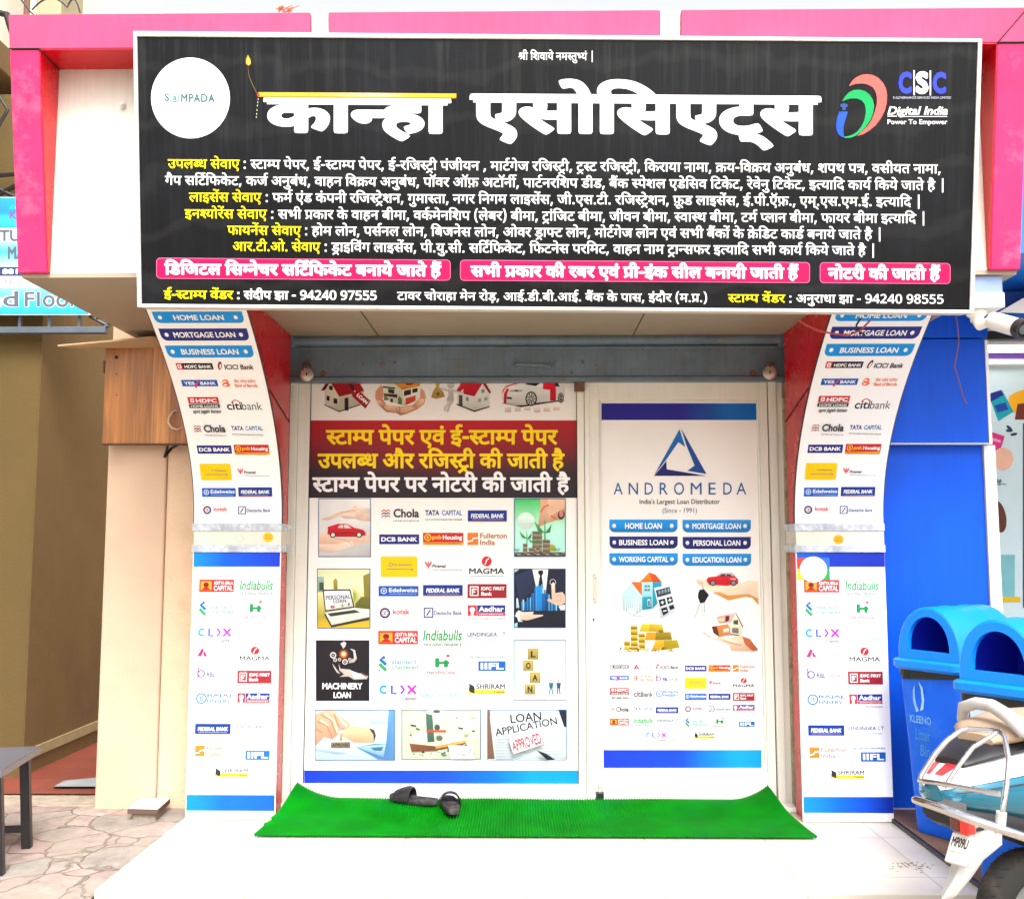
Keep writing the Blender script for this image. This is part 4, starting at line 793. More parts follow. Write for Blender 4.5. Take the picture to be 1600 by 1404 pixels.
    def text(self, s, x0, y0, x1, y1, col, bold=0., shear=0., rot=0., space=1.):
        """Latin lettering whose ink fills the given box."""
        if y1 - y0 < 12 and x1 - x0 < 90:
            bold = max(bold, .024)
        vs, fs = latin(s, bold, shear, space)
        if not vs:
            return self
        a0, a1 = min(v[0] for v in vs), max(v[0] for v in vs)
        b0, b1 = min(v[1] for v in vs), max(v[1] for v in vs)
        q = [(x0 + (v[0] - a0) / (a1 - a0) * (x1 - x0), y1 - (v[1] - b0) / (b1 - b0) * (y1 - y0), v[2]) for v in vs]
        if rot:
            cx, cy, c, s_ = (x0 + x1) / 2, (y0 + y1) / 2, math.cos(R(rot)), math.sin(R(rot))
            q = [(cx + (x - cx) * c - (y - cy) * s_, cy + (x - cx) * s_ + (y - cy) * c, z) for x, y, z in q]
        self.tris(q, fs, col)
        self.z += self.step
        return self

    def deva(self, key, x0, head, x1, base, col, bold=.02):
        """Hindi lettering from x0 to x1; head = top of the headline, base = foot of the letters."""
        run = deva_run(key, bold)
        xs = [v[0] for vs, _ in run for v in vs]
        a0, a1 = min(xs), max(xs)
        k = (base - head) / (.622 + 2 * bold)
        for n, (vs, fs) in enumerate(run):
            self.tris([(x0 + (x - a0) / (a1 - a0) * (x1 - x0), base - (y + bold) * k, z) for x, y, z in vs], fs, col, self.z + (n % 3) * .13)
        self.z += .5
        return self

    def build(self, name, parent, **props):
        me = bpy.data.meshes.new(name)
        ps = []
        for x, y, z in self.v:
            p, n = self.place(x, y)
            ps.append(p + n * (z * .0006))
        me.from_pydata(ps, [], self.f)
        at = me.color_attributes.new('ink', 'FLOAT_COLOR', 'CORNER')
        flat = []
        for f in self.c:
            for c in f:
                flat += [c[0], c[1], c[2], 1.0]
        at.data.foreach_set('color', flat)
        # every printed face looks outwards
        if self.v:
            x, y, _ = self.v[0]
            nrm = self.place(x, y)[1]
            bm = bmesh.new()
            bm.from_mesh(me)
            for f in bm.faces:
                f.normal_update()
                if f.normal.dot(nrm) < 0:
                    f.normal_flip()
            bm.to_mesh(me)
            bm.free()
        return link(name, me, INK, parent, **props)

# ------------------------------------------------------------------ materials of the place
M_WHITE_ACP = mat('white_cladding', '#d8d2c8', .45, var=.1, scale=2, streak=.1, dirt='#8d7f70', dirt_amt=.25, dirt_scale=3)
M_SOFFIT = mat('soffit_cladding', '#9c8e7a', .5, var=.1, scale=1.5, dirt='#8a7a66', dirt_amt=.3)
M_PINK = mat('faded_pink_cladding', '#d82e66', .42, spec=.25, var=.14, scale=3, streak=.12, dirt='#e391a8', dirt_amt=.35, dirt_scale=4, bump=.03, bscale=8)
M_BLEACH = mat('sun_bleached_pink', '#d84c76', .45, spec=.25, var=.12, scale=3, streak=.12, dirt='#d84a80', dirt_amt=.45, dirt_scale=2.2)
M_RED = mat('red_cladding', '#c80c1e', .25, spec=.35, var=.1, scale=2, dirt='#a01420', dirt_amt=.4)
M_DARK = mat('dark_joint', '#1c1715', .8)
M_ALU = mat('cream_aluminium', '#e8e4da', .38, var=.06, scale=6, streak=.05, dirt='#a8977a', dirt_amt=.15, dirt_scale=6)
M_GASKET = mat('black_gasket', '#141414', .6)
M_STEEL = mat('shutter_blue_grey', '#667887', .45, metal=.1, var=.25, scale=5, streak=.15, dirt='#6d5a48', dirt_amt=.5, dirt_scale=7, bump=.12, bscale=14)
M_RUST = mat('rusty_steel', '#6a4a38', .75, var=.35, scale=20, dirt='#8a5a32', dirt_amt=.6, dirt_scale=30, bump=.3, bscale=80)
M_OCHRE_SHADE = mat('shade_toned_ochre_plaster', '#5c4a24', .92, var=.16, scale=1.2, dirt='#4c3626', dirt_amt=.5, dirt_scale=1.1, bump=.3, bscale=110)  # front wall's copy of the ochre, darkened in colour to look shaded
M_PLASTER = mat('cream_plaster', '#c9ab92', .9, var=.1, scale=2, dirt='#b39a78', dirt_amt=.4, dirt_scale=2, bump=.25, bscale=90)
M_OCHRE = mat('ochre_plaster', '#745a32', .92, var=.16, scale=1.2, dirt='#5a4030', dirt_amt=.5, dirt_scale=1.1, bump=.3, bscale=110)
M_PATCH = mat('broken_plaster', '#b8a488', .95, var=.3, scale=14, dirt='#5d5044', dirt_amt=.8, dirt_scale=9, bump=.7, bscale=45)
M_TILE = mat('white_floor_tile', '#e6e0d8', .28, var=.06, scale=3, dirt='#c9b9a4', dirt_amt=.35, dirt_scale=1.6)
M_CONC = mat('rough_concrete', '#a49684', .95, var=.3, scale=12, dirt='#6f6455', dirt_amt=.5, dirt_scale=8, bump=.9, bscale=40)
M_MARBLE = mat('grey_marble', '#b9c0cb', .25, var=.35, scale=14, dirt='#f2f2f4', dirt_amt=.9, dirt_scale=16)
M_CREAMSTONE = mat('cream_stone', '#d9d0c2', .4, var=.1, scale=6, dirt='#a6947c', dirt_amt=.3)
M_BLUE = mat('blue_cladding', '#0050d0', .45, spec=.18, var=.14, scale=1.4, dirt='#0a46b4', dirt_amt=.5, streak=.1)
M_WHITEPAINT = mat('white_paint', '#e4e4e2', .45, var=.05)
M_SIGNBLACK = mat('black_sign_film', '#07090d', .3, var=.35, scale=1.3, dirt='#11151d', dirt_amt=.8, dirt_scale=1.3, bump=.015, bscale=3, spec=.2)
M_BLACK = mat('black_metal', '#17161a', .4, var=.2, scale=12, dirt='#3d342c', dirt_amt=.4, dirt_scale=9)


def sign_wear(m):
    """Rain streaks and wiping marks on the sign film."""
    t = m.node_tree
    N, L = t.nodes, t.links
    p = N['Principled BSDF']
    src = p.inputs['Base Color'].links[0].from_socket
    tc = N.new('ShaderNodeTexCoord')
    mp = N.new('ShaderNodeMapping')
    mp.inputs['Scale'].default_value = (34, 3, 1.1)
    L.new(tc.outputs['Object'], mp.inputs['Vector'])
    n = N.new('ShaderNodeTexNoise')
    n.inputs['Scale'].default_value = 1
    n.inputs['Detail'].default_value = 8
    n.inputs['Roughness'].default_value = .7
    L.new(mp.outputs[0], n.inputs['Vector'])
    r = N.new('ShaderNodeMapRange')
    r.inputs['From Min'].default_value = .48
    r.inputs['From Max'].default_value = .8
    r.inputs['To Max'].default_value = .15
    L.new(n.outputs['Fac'], r.inputs['Value'])
    sx = N.new('ShaderNodeSeparateXYZ')
    L.new(tc.outputs['Object'], sx.inputs[0])
    top = N.new('ShaderNodeMapRange')          # dust has run down from the top edge
    top.inputs['From Min'].default_value = .35
    top.inputs['From Max'].default_value = 1.15
    top.inputs['To Min'].default_value = .18
    top.inputs['To Max'].default_value = 1.0
    L.new(sx.outputs['Z'], top.inputs['Value'])
    mu = N.new('ShaderNodeMath')
    mu.operation = 'MULTIPLY'
    L.new(r.outputs[0], mu.inputs[0])
    L.new(top.outputs[0], mu.inputs[1])
    wv = N.new('ShaderNodeTexWave')
    wv.wave_type = 'RINGS'
    wv.inputs['Scale'].default_value = 1.3
    wv.inputs['Distortion'].default_value = 5
    wv.inputs['Detail'].default_value = 4
    wv.inputs['Detail Scale'].default_value = 2.2
    L.new(tc.outputs['Object'], wv.inputs['Vector'])
    wr = N.new('ShaderNodeMapRange')
    wr.inputs['From Min'].default_value = .8
    wr.inputs['From Max'].default_value = 1
    wr.inputs['To Max'].default_value = .035
    L.new(wv.outputs['Fac'], wr.inputs['Value'])
    ad = N.new('ShaderNodeMath')
    ad.operation = 'ADD'
    ad.use_clamp = True
    L.new(mu.outputs[0], ad.inputs[0])
    L.new(wr.outputs[0], ad.inputs[1])
    mx = N.new('ShaderNodeMix')
    mx.data_type = 'RGBA'
    mx.inputs['B'].default_value = (*lin('#6b6c68'), 1)
    L.new(ad.outputs[0], mx.inputs['Factor'])
    L.new(src, mx.inputs['A'])
    L.new(mx.outputs['Result'], p.inputs['Base Color'])


sign_wear(M_SIGNBLACK)


def paving_material():
    m = bpy.data.materials.new('stamped_stone_paving')
    m.use_nodes = True
    t = m.node_tree
    N, L = t.nodes, t.links
    p = N['Principled BSDF']
    p.inputs['Roughness'].default_value = .85
    tc = N.new('ShaderNodeTexCoord')
    wn = N.new('ShaderNodeTexNoise')
    wn.inputs['Scale'].default_value = 3.5
    wn.inputs['Detail'].default_value = 5
    L.new(tc.outputs['Object'], wn.inputs['Vector'])
    wm = N.new('ShaderNodeMix')
    wm.data_type = 'RGBA'
    wm.blend_type = 'LINEAR_LIGHT'
    wm.inputs['Factor'].default_value = .09
    L.new(tc.outputs['Object'], wm.inputs['A'])
    L.new(wn.outputs['Color'], wm.inputs['B'])
    v = N.new('ShaderNodeTexVoronoi')
    v.inputs['Scale'].default_value = 4.3
    v2 = N.new('ShaderNodeTexVoronoi')
    v2.feature = 'DISTANCE_TO_EDGE'
    v2.inputs['Scale'].default_value = 4.3
    for q in (v, v2):
        q.inputs['Randomness'].default_value = .9
        L.new(wm.outputs['Result'], q.inputs['Vector'])
    cr = N.new('ShaderNodeValToRGB')
    e = cr.color_ramp.elements
    e[0].position, e[0].color = 0, (*lin('#ab9a92'), 1)
    e[1].position, e[1].color = 1, (*lin('#c9bdb0'), 1)
    for pos, c in ((.25, '#b3948e'), (.4, '#a59c92'), (.6, '#9c958c'), (.75, '#b6a098'), (.88, '#aba194')):
        x = e.new(pos)
        x.color = (*lin(c), 1)
    sp = N.new('ShaderNodeSeparateColor')
    L.new(v.outputs['Color'], sp.inputs[0])
    L.new(sp.outputs[0], cr.inputs[0])
    n = N.new('ShaderNodeTexNoise')
    n.inputs['Scale'].default_value = 9
    n.inputs['Detail'].default_value = 9
    n.inputs['Roughness'].default_value = .75
    L.new(tc.outputs['Object'], n.inputs['Vector'])
    r = N.new('ShaderNodeMapRange')
    r.inputs['From Min'].default_value = .3
    r.inputs['From Max'].default_value = .7
    r.inputs['To Min'].default_value = .45
    r.inputs['To Max'].default_value = 1.0
    L.new(n.outputs['Fac'], r.inputs['Value'])
    mx = N.new('ShaderNodeMix')
    mx.data_type = 'RGBA'
    mx.blend_type = 'MULTIPLY'
    mx.inputs['Factor'].default_value = 1
    L.new(cr.outputs[0], mx.inputs['A'])
    L.new(r.outputs[0], mx.inputs['B'])
    j = N.new('ShaderNodeMapRange')
    j.inputs['From Min'].default_value = .0
    j.inputs['From Max'].default_value = .03
    L.new(v2.outputs['Distance'], j.inputs['Value'])
    m2 = N.new('ShaderNodeMix')
    m2.data_type = 'RGBA'
    m2.inputs['A'].default_value = (*lin('#6f6558'), 1)
    L.new(j.outputs[0], m2.inputs['Factor'])
    L.new(mx.outputs['Result'], m2.inputs['B'])
    n5 = N.new('ShaderNodeTexNoise')
    n5.inputs['Scale'].default_value = 1.6
    n5.inputs['Detail'].default_value = 8
    n5.inputs['Roughness'].default_value = .7
    L.new(tc.outputs['Object'], n5.inputs['Vector'])
    r5 = N.new('ShaderNodeMapRange')
    r5.inputs['From Min'].default_value = .5
    r5.inputs['From Max'].default_value = .6
    r5.inputs['To Max'].default_value = .8
    L.new(n5.outputs['Fac'], r5.inputs['Value'])
    m5 = N.new('ShaderNodeMix')
    m5.data_type = 'RGBA'
    m5.inputs['B'].default_value = (*lin('#958a7d'), 1)
    L.new(r5.outputs[0], m5.inputs['Factor'])
    L.new(m2.outputs['Result'], m5.inputs['A'])
    L.new(m5.outputs['Result'], p.inputs['Base Color'])
    ad = N.new('ShaderNodeMath')
    ad.operation = 'MULTIPLY_ADD'
    ad.inputs[1].default_value = .5
    L.new(n.outputs['Fac'], ad.inputs[0])
    L.new(j.outputs[0], ad.inputs[2])
    b = N.new('ShaderNodeBump')
    b.inputs['Strength'].default_value = .7
    b.inputs['Distance'].default_value = .012
    L.new(ad.outputs[0], b.inputs['Height'])
    L.new(b.outputs[0], p.inputs['Normal'])
    return m


def brick_floor(name, c1, c2, mortar, sx, sy, joint, rough, off=0.):
    m = bpy.data.materials.new(name)
    m.use_nodes = True
    t = m.node_tree
    N, L = t.nodes, t.links
    p = N['Principled BSDF']
    p.inputs['Roughness'].default_value = rough
    tc = N.new('ShaderNodeTexCoord')
    b = N.new('ShaderNodeTexBrick')
    b.offset = off
    b.inputs['Color1'].default_value = (*lin(c1), 1)
    b.inputs['Color2'].default_value = (*lin(c2), 1)
    b.inputs['Mortar'].default_value = (*lin(mortar), 1)
    b.inputs['Scale'].default_value = 1
    b.inputs['Mortar Size'].default_value = joint
    b.inputs['Brick Width'].default_value = sx
    b.inputs['Row Height'].default_value = sy
    L.new(tc.outputs['Object'], b.inputs['Vector'])
    n = N.new('ShaderNodeTexNoise')
    n.inputs['Scale'].default_value = 2.2
    n.inputs['Detail'].default_value = 9
    n.inputs['Roughness'].default_value = .7
    L.new(tc.outputs['Object'], n.inputs['Vector'])
    r = N.new('ShaderNodeMapRange')
    r.inputs['From Min'].default_value = .3
    r.inputs['From Max'].default_value = .72
    r.inputs['To Min'].default_value = 1.03
    r.inputs['To Max'].default_value = .82
    L.new(n.outputs['Fac'], r.inputs['Value'])
    mx = N.new('ShaderNodeMix')
    mx.data_type = 'RGBA'
    mx.blend_type = 'MULTIPLY'
    mx.inputs['Factor'].default_value = 1
    L.new(b.outputs['Color'], mx.inputs['A'])
    L.new(r.outputs[0], mx.inputs['B'])
    L.new(mx.outputs['Result'], p.inputs['Base Color'])
    return m


# ------------------------------------------------------------------ ground
def slab(name, x0, x1, y0, y1, z, m, thick=None):
    b = MB()
    if thick:
        b.box(x0, x1, y0, y1, z - thick, z, bev=.004)
    else:
        b.add([(x0, y0, z), (x1, y0, z), (x1, y1, z), (x0, y1, z)], [(0, 1, 2, 3)])
    o = b.build(name, m)
    o['kind'] = 'structure'
    return o


slab('ground', -1500, 1500, -1500, 1500, -.06, M_CONC)
PX0 = -1.88
plat = slab('shop_platform', PX0, 5.2, -1.437, 2.2, 0.0, brick_floor('white_tile_floor', '#cfc7ba', '#c9c0b2', '#aca395', .61, .61, .005, .3), .15)


def pave_pt(u, v):
    x = -9 + u * (PX0 - .005 + 9)
    y = -4.2 + v * 4.9
    return (x, y, -.035 + .024 * max(0, min(1, (y + 1.2) / 1.0)) - .012 * math.sin(x * 2.1 + y) * math.sin(y * 1.7))


b = MB().grid(60, 40, pave_pt)
b.build('paving', paving_material(), smooth=True, kind='structure')
slab('passage_floor', -6.0, -2.0, .21, 4.0, .004, brick_floor('red_tile_floor', '#7e3a2c', '#8b4636', '#5a4a40', .3, .3, .006, .55))

# ------------------------------------------------------------------ shop wall behind the posters, with its broken plaster edges
wall = thing('shop_wall', (0, .25, 0), 'cream plastered shop wall with chipped edges either side of the glass front', 'wall')
b = MB()
b.box(-1.86, -1.405, 0, .23, .0, 2.74)
b.box(1.532, 2.02, 0, .23, .0, 2.74)
b.box(-1.405, 1.532, .02, .23, 2.66, 2.74)
b.build('masonry', M_PLASTER, wall)


def rough_edge(x0, x1, y, seed):
    """A ragged strip of plaster: the outer edge wanders where it has broken off."""
    rn = random.Random(seed)
    n = 60
    b = MB()
    rows = []
    off = 0
    for i in range(n + 1):
        z = .004 + 2.36 * i / n
        off = .6 * off + rn.uniform(-.012, .012)
        rows.append((z, off))
    front = [((x0 + o), y, z) for z, o in rows] + [(x1, y, z) for z, _ in rows[::-1]]
    m = len(rows)
    vs = [(x0 + o, y, z) for z, o in rows] + [(x1, y, z) for z, o in rows] + [(x0 + o, y + .05, z) for z, o in rows] + [(x1, y + .05, z) for z, o in rows]
    fs = []
    for i in range(n):
        fs += [(i, m + i, m + i + 1, i + 1), (i, i + 1, 2 * m + i + 1, 2 * m + i), (m + i, 3 * m + i, 3 * m + i + 1, m + i + 1)]
    b.add(vs, fs)
    return b


rough_edge(-1.452, -1.408, -.052, 3).build('plaster_edge', M_PATCH, wall)
rough_edge(1.578, 1.532, -.052, 5).build('plaster_edge', M_PATCH, wall)
b = MB().box(-1.46, -1.44, -.16, -.03, 0, 2.7).box(1.575, 1.60, -.16, -.03, 0, 2.7)
b.build('shadow_gap', M_DARK, wall)

# ------------------------------------------------------------------ canopy: white box, pink frame, soffit
CZ0, CZ1 = 2.74, 3.735
canopy = thing('shop_canopy', (0, -.7, CZ0), 'projecting white canopy box edged with a faded pink frame above the shop', 'canopy')
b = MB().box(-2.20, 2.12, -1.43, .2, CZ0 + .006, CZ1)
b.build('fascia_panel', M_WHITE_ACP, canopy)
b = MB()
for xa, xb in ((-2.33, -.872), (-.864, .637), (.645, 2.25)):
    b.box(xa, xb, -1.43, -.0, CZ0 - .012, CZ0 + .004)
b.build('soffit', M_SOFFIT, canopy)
for xa in (-.868, .641):
    MB().box(xa - .007, xa + .007, -1.425, -.002, CZ0 - .005, CZ0 + .003).build('joint', M_DARK, canopy)


def fy(z):
    return -1.455 - (z - 2.74) * .168


FT = 3.885


def pink_side(x0, x1):
    b = MB()
    b.hexa([(x0, fy(2.745), 2.745), (x1, fy(2.745), 2.745), (x1, fy(CZ1 - .004), CZ1 - .004), (x0, fy(CZ1 - .004), CZ1 - .004),
            (x0, -1.425, 2.745), (x1, -1.425, 2.745), (x1, -1.425, CZ1 - .004), (x0, -1.425, CZ1 - .004)], bev=.003)
    return b


pink_side(-2.335, -2.2).build('frame_side', M_PINK, canopy)
pink_side(2.12, 2.255).build('frame_side', M_PINK, canopy)
for xa, xb in ((-2.335, -.965), (-.882, .61), (.705, 2.255)):
    b = MB()
    b.hexa([(xa, fy(CZ1), CZ1), (xb, fy(CZ1), CZ1), (xb, fy(FT), FT), (xa, fy(FT), FT),
            (xa, -1.36, CZ1), (xb, -1.36, CZ1), (xb, -1.36, FT), (xa, -1.36, FT)], bev=.003)
    b.build('frame_top', M_BLEACH, canopy)
for xa, xb in ((-.962, -.885), (.613, .702)):
    b = MB()
    b.hexa([(xa, fy(CZ1) + .012, CZ1 + .002), (xb, fy(CZ1) + .012, CZ1 + .002), (xb, fy(FT) + .012, FT - .004), (xa, fy(FT) + .012, FT - .004),
            (xa, -1.37, CZ1 + .002), (xb, -1.37, CZ1 + .002), (xb, -1.37, FT - .004), (xa, -1.37, FT - .004)])
    b.build('frame_gap_strip', M_WHITE_ACP, canopy)
b = MB()
b.hexa([(-2.1995, fy(CZ1) + .004, CZ1 - .005), (-2.1965, fy(CZ1) + .004, CZ1 - .005), (-2.1965, fy(2.75) + .004, 2.75), (-2.1995, fy(2.75) + .004, 2.75),
        (-2.1995, -1.431, CZ1 - .005), (-2.1965, -1.431, CZ1 - .005), (-2.1965, -1.431, 2.75), (-2.1995, -1.431, 2.75)])
b.build('frame_reveal', M_RED, canopy)
b = MB()
b.hexa([(2.1165, fy(CZ1) + .004, CZ1 - .005), (2.1195, fy(CZ1) + .004, CZ1 - .005), (2.1195, fy(2.75) + .004, 2.75), (2.1165, fy(2.75) + .004, 2.75),
        (2.1165, -1.431, CZ1 - .005), (2.1195, -1.431, CZ1 - .005), (2.1195, -1.431, 2.75), (2.1165, -1.431, 2.75)])
b.build('frame_reveal', M_RED, canopy)
MB().box(-2.196, 2.116, fy(CZ1) + .004, -1.431, CZ1 - .0045, CZ1 - .0005).build('frame_reveal', M_RED, canopy)
# thin dark mitre joints of the frame corners
for pts_, r_ in (([(-2.336, fy(CZ1) - .002, CZ1), (-2.2, fy(CZ1) - .002, CZ1)], .0035), ([(-2.2, fy(CZ1) - .001, CZ1 - .003), (-2.196, -1.436, CZ1 - .006)], .006),
                 ([(2.12, fy(CZ1) - .002, CZ1), (2.255, fy(CZ1) - .002, CZ1)], .0035), ([(2.12, fy(CZ1) - .002, CZ1), (2.25, fy(FT) - .002, FT)], .0025)):
    MB().tube(pts_, r_, 6).build('corner_joint', M_DARK, canopy)
b = MB().lathe([(.0, 0), (.012, .0), (.014, .01), (.006, .03), (0, .032)], atY(193, 166, -1.432), (0, -1, 0), 14)
b.build('bolt', M_WHITEPAINT, canopy, smooth=True)

# ------------------------------------------------------------------ arched pillars
PY = -.335                      # front of the pillar cladding
Z_MO0, Z_MO1 = 1.455, 1.615


def arch_y(z):
    return PY - .755 * max(0, z - Z_MO1) ** 2


Z_AT = 2.725


def pillar(x0, x1, label):
    root = thing('arched_pillar', ((x0 + x1) / 2, -.2, 0), label, 'pillar', 'arched pillars carrying the canopy')
    # red cladding body: profile in (Y, Z) swept across the width
    prof = [(-.155, .002), (PY + .012, .002), (PY + .012, Z_MO0)]
    for i in range(15):
        z = Z_MO1 + (Z_AT - Z_MO1) * i / 14
        prof.append((arch_y(z) + .012, z))
    prof.append((-.155, Z_AT))
    MB().prism(prof, lambda p: (x0 + .012, p[0], p[1]), lambda p: (x1 - .012, p[0], p[1])).build('side_cladding', M_RED, root)
    # dark joints on the sides
    b = MB()
    for z in (2.26,):
        for x in (x0 + .0105, x1 - .0105):
            b.tube([(x, arch_y(z) + .03, z + .07), (x, -.156, z - .05)], .004, 6)
    b.build('cladding_joint', M_DARK, root)
    # lower white panel
    lo = MB().box(x0, x1, PY - .001, PY + .0115, .004, Z_MO0 - .001).build('front_panel', mat('white_vinyl_panel', '#f0efee', .38, var=.03, bump=.2, bscale=6), root)
    # curved upper panel
    b = MB()
    n = 28
    rings = []
    for i in range(n + 1):
        z = Z_MO1 + .001 + (Z_AT - Z_MO1 - .002) * i / n
        rings.append([(x0, arch_y(z), z), (x1, arch_y(z), z), (x1, arch_y(z) + .0115, z), (x0, arch_y(z) + .0115, z)])
    b.loft(rings)
    up = b.build('arch_panel', MATS['white_vinyl_panel'], root, smooth=True)
    # dark red edge strips of the arch panel
    b = MB()
    for x in (x0 - .0025, x1 + .0025):
        b.loft([[(x - .0025, arch_y(z) + .001, z), (x + .0025, arch_y(z) + .001, z), (x + .0025, arch_y(z) + .02, z), (x - .0025, arch_y(z) + .02, z)]
                for z in [Z_MO1 + .002 + (Z_AT - Z_MO1 - .004) * i / n for i in range(n + 1)]])
    b.build('edge_strip', mat('dark_edge', '#3a1416', .5), root)
    # capital: two marble strips with a cream course between
    MB().box(x0 - .008, x1 + .004, PY - .012, -.12, Z_MO0, Z_MO0 + .042, bev=.004).box(x0 - .008, x1 + .004, PY - .012, -.12, Z_MO1 - .042, Z_MO1, bev=.004).build('marble_strip', M_MARBLE, root)
    MB().box(x0 + .002, x1, PY - .003, -.12, Z_MO0 + .042, Z_MO1 - .042).build('cream_course', M_CREAMSTONE, root)
    return root, lo, up


LX0, LX1 = -1.858, -1.366
RX0, RX1 = 1.507, 1.996
pil_l, lo_l, up_l = pillar(LX0, LX1, 'white panelled arch pillar with bank logos, next to the wooden signboard')
pil_r, lo_r, up_r = pillar(RX0, RX1, 'white panelled arch pillar with bank logos, next to the blue wall and bins')

# ------------------------------------------------------------------ signboard
SB, ST = Vector((0, -1.53, 2.55)), Vector((0, -1.71, 3.72))
SU = (ST - SB).normalized()
SN = Vector((0, -SU.z, SU.y))                  # faces the street


def on_sign(px, py, lift=0.):
    return atplane(px, py, SB, SN) + SN * lift


sign = thing('shop_signboard', on_sign(865, 485), 'wide black signboard with white and yellow Hindi lettering in a white frame', 'signboard')
OUT = [(216, 480), (1520, 489.5), (1533, 62), (209.5, 50)]
INN = [(222, 475), (1514, 484.5), (1527, 67), (215, 58)]
b = MB()
f = [on_sign(*p) for p in OUT]
k = [p - SN * .125 for p in f]
b.hexa(f + k, bev=.003)
b.build('casing', mat('sign_casing', '#cbbfae', .5, var=.15, scale=5, dirt='#8d6a48', dirt_amt=.4, dirt_scale=5), sign)
b = MB()
for i in range(4):
    j = (i + 1) % 4
    b.hexa([on_sign(*OUT[i], .012), on_sign(*OUT[j], .012), on_sign(*INN[j], .012), on_sign(*INN[i], .012),
            on_sign(*OUT[i], .0005), on_sign(*OUT[j], .0005), on_sign(*INN[j], .0005), on_sign(*INN[i], .0005)], bev=.0015)
b.build('frame', mat('sign_frame', '#dcd8d2', .4, var=.1, scale=9, dirt='#a08660', dirt_amt=.35, dirt_scale=6), sign)
b = MB()
NS = 40


def sgrid(u, v):
    a = [INN[0][i] + (INN[1][i] - INN[0][i]) * u for i in (0, 1)]
    c = [INN[3][i] + (INN[2][i] - INN[3][i]) * u for i in (0, 1)]
    # the film is not perfectly taut
    return on_sign(a[0] + (c[0] - a[0]) * v, a[1] + (c[1] - a[1]) * v, .002 + .0006 * math.sin(u * 23 + 3 * v))


b.grid(NS, 12, sgrid)
panel = b.build('sign_film', M_SIGNBLACK, sign, smooth=True)

# ------------------------------------------------------------------ rolling shutter, pulled up
sh = thing('rolling_shutter', (0, -.05, 2.47), 'worn blue grey rolling shutter pulled up above the shop door', 'shutter')
SZ0, SZ1 = atY(800, 596, -.07).z, atY(800, 541, -.07).z
SX0, SX1 = -1.437, 1.572
ZT0, ZT1 = atY(800, 540, -.1).z, atY(800, 523, -.1).z
b = MB()
b.box(SX0, SX1, -.07, .0, SZ0 + .03, SZ1 - .004, bev=.003)
b.box(SX0, SX1, -.085, .0, SZ0, SZ0 + .026, bev=.003)
b.box(SX0 + .06, SX1 - .07, -.078, .0, SZ1 - .016, SZ1, bev=.002)
b.box(SX0, SX1, -.03, .012, SZ1, 2.73)
b.build('bottom_rail', M_STEEL, sh)
MB().tube([(SX0 + .04, -.1, (ZT0 + ZT1) / 2), (SX1 - .01, -.1, (ZT0 + ZT1) / 2 + .005)], (ZT1 - ZT0) / 2, 18).build('roller_tube', M_STEEL, sh, smooth=True)
for xa in (SX0, SX1 - .07):
    MB().box(xa, xa + .07, -.14, -.03, ZT0 - .01, ZT1 - .01, bev=.003).build('roller_bracket', M_STEEL, sh)
b = MB()
rn = random.Random(2)
for i in range(15):
    x = SX0 + .14 + i * .2 + rn.uniform(-.006, .006)
    for z, y in ((SZ1 - .022, -.07), (SZ0 + .036, -.07)):
        b.lathe([(0, .006), (.004, .005), (.006, 0)], (x, y, z), (0, -1, 0), 8)
for px, py, r in ((567, 567, .008), (598, 570, .017), (617, 566, .008), (536, 570, .007), (909, 563, .006), (911, 566, .008), (931, 570, .007), (933, 577, .006), (868, 564, .007), (893, 582, .01)):
    b.lathe([(0, .004), (r * .7, .004), (r, 0)], atY(px, py, -.0702), (0, -1, 0), 10)
b.build('rivets', mat('worn_rivet', '#6d6a64', .5, metal=.4, dirt='#3a2e26', dirt_amt=.7, dirt_scale=30), sh, smooth=True)
b = MB()
p0, p1 = atY(803, 571, -.07), atY(862, 573, -.07)
b.tube([p0 + Vector((0, .004, -.008)), p0 + Vector((.012, -.022, 0)), p0 + Vector((.03, -.032, .004)), p1 + Vector((-.03, -.032, .004)), p1 + Vector((-.012, -.022, 0)), p1 + Vector((0, .004, -.008))], .008, 10)
for p in (p0, p1):
    b.box(p.x - .016, p.x + .016, -.076, -.069, p.z - .014, p.z + .012, bev=.002)
b.build('handle', M_STEEL, sh, smooth=True)
b = MB()
q = atY(689, 566, -.0705)
b.box(q.x, q.x + .155, -.0725, -.0695, q.z - .04, q.z + .018, bev=.001)
b.build('patch_plate', M_STEEL, sh)
# lock lugs
for px in (505, 1176):
    MB().lathe([(0, .012), (.014, .012), (.018, .0)], atY(px, 583, -.07), (0, -1, 0), 14).build('lock_boss', M_RUST, sh, smooth=True)
for px in (480, 1203):
    q = atY(px, 572, -.08)
    MB().tube([q + Vector((-.02, .02, .01)), q + Vector((-.012, -.03, .014)), q + Vector((.012, -.03, .014)), q + Vector((.02, .02, .01))], .006, 8).build('lock_lug', M_RUST, sh, smooth=True)


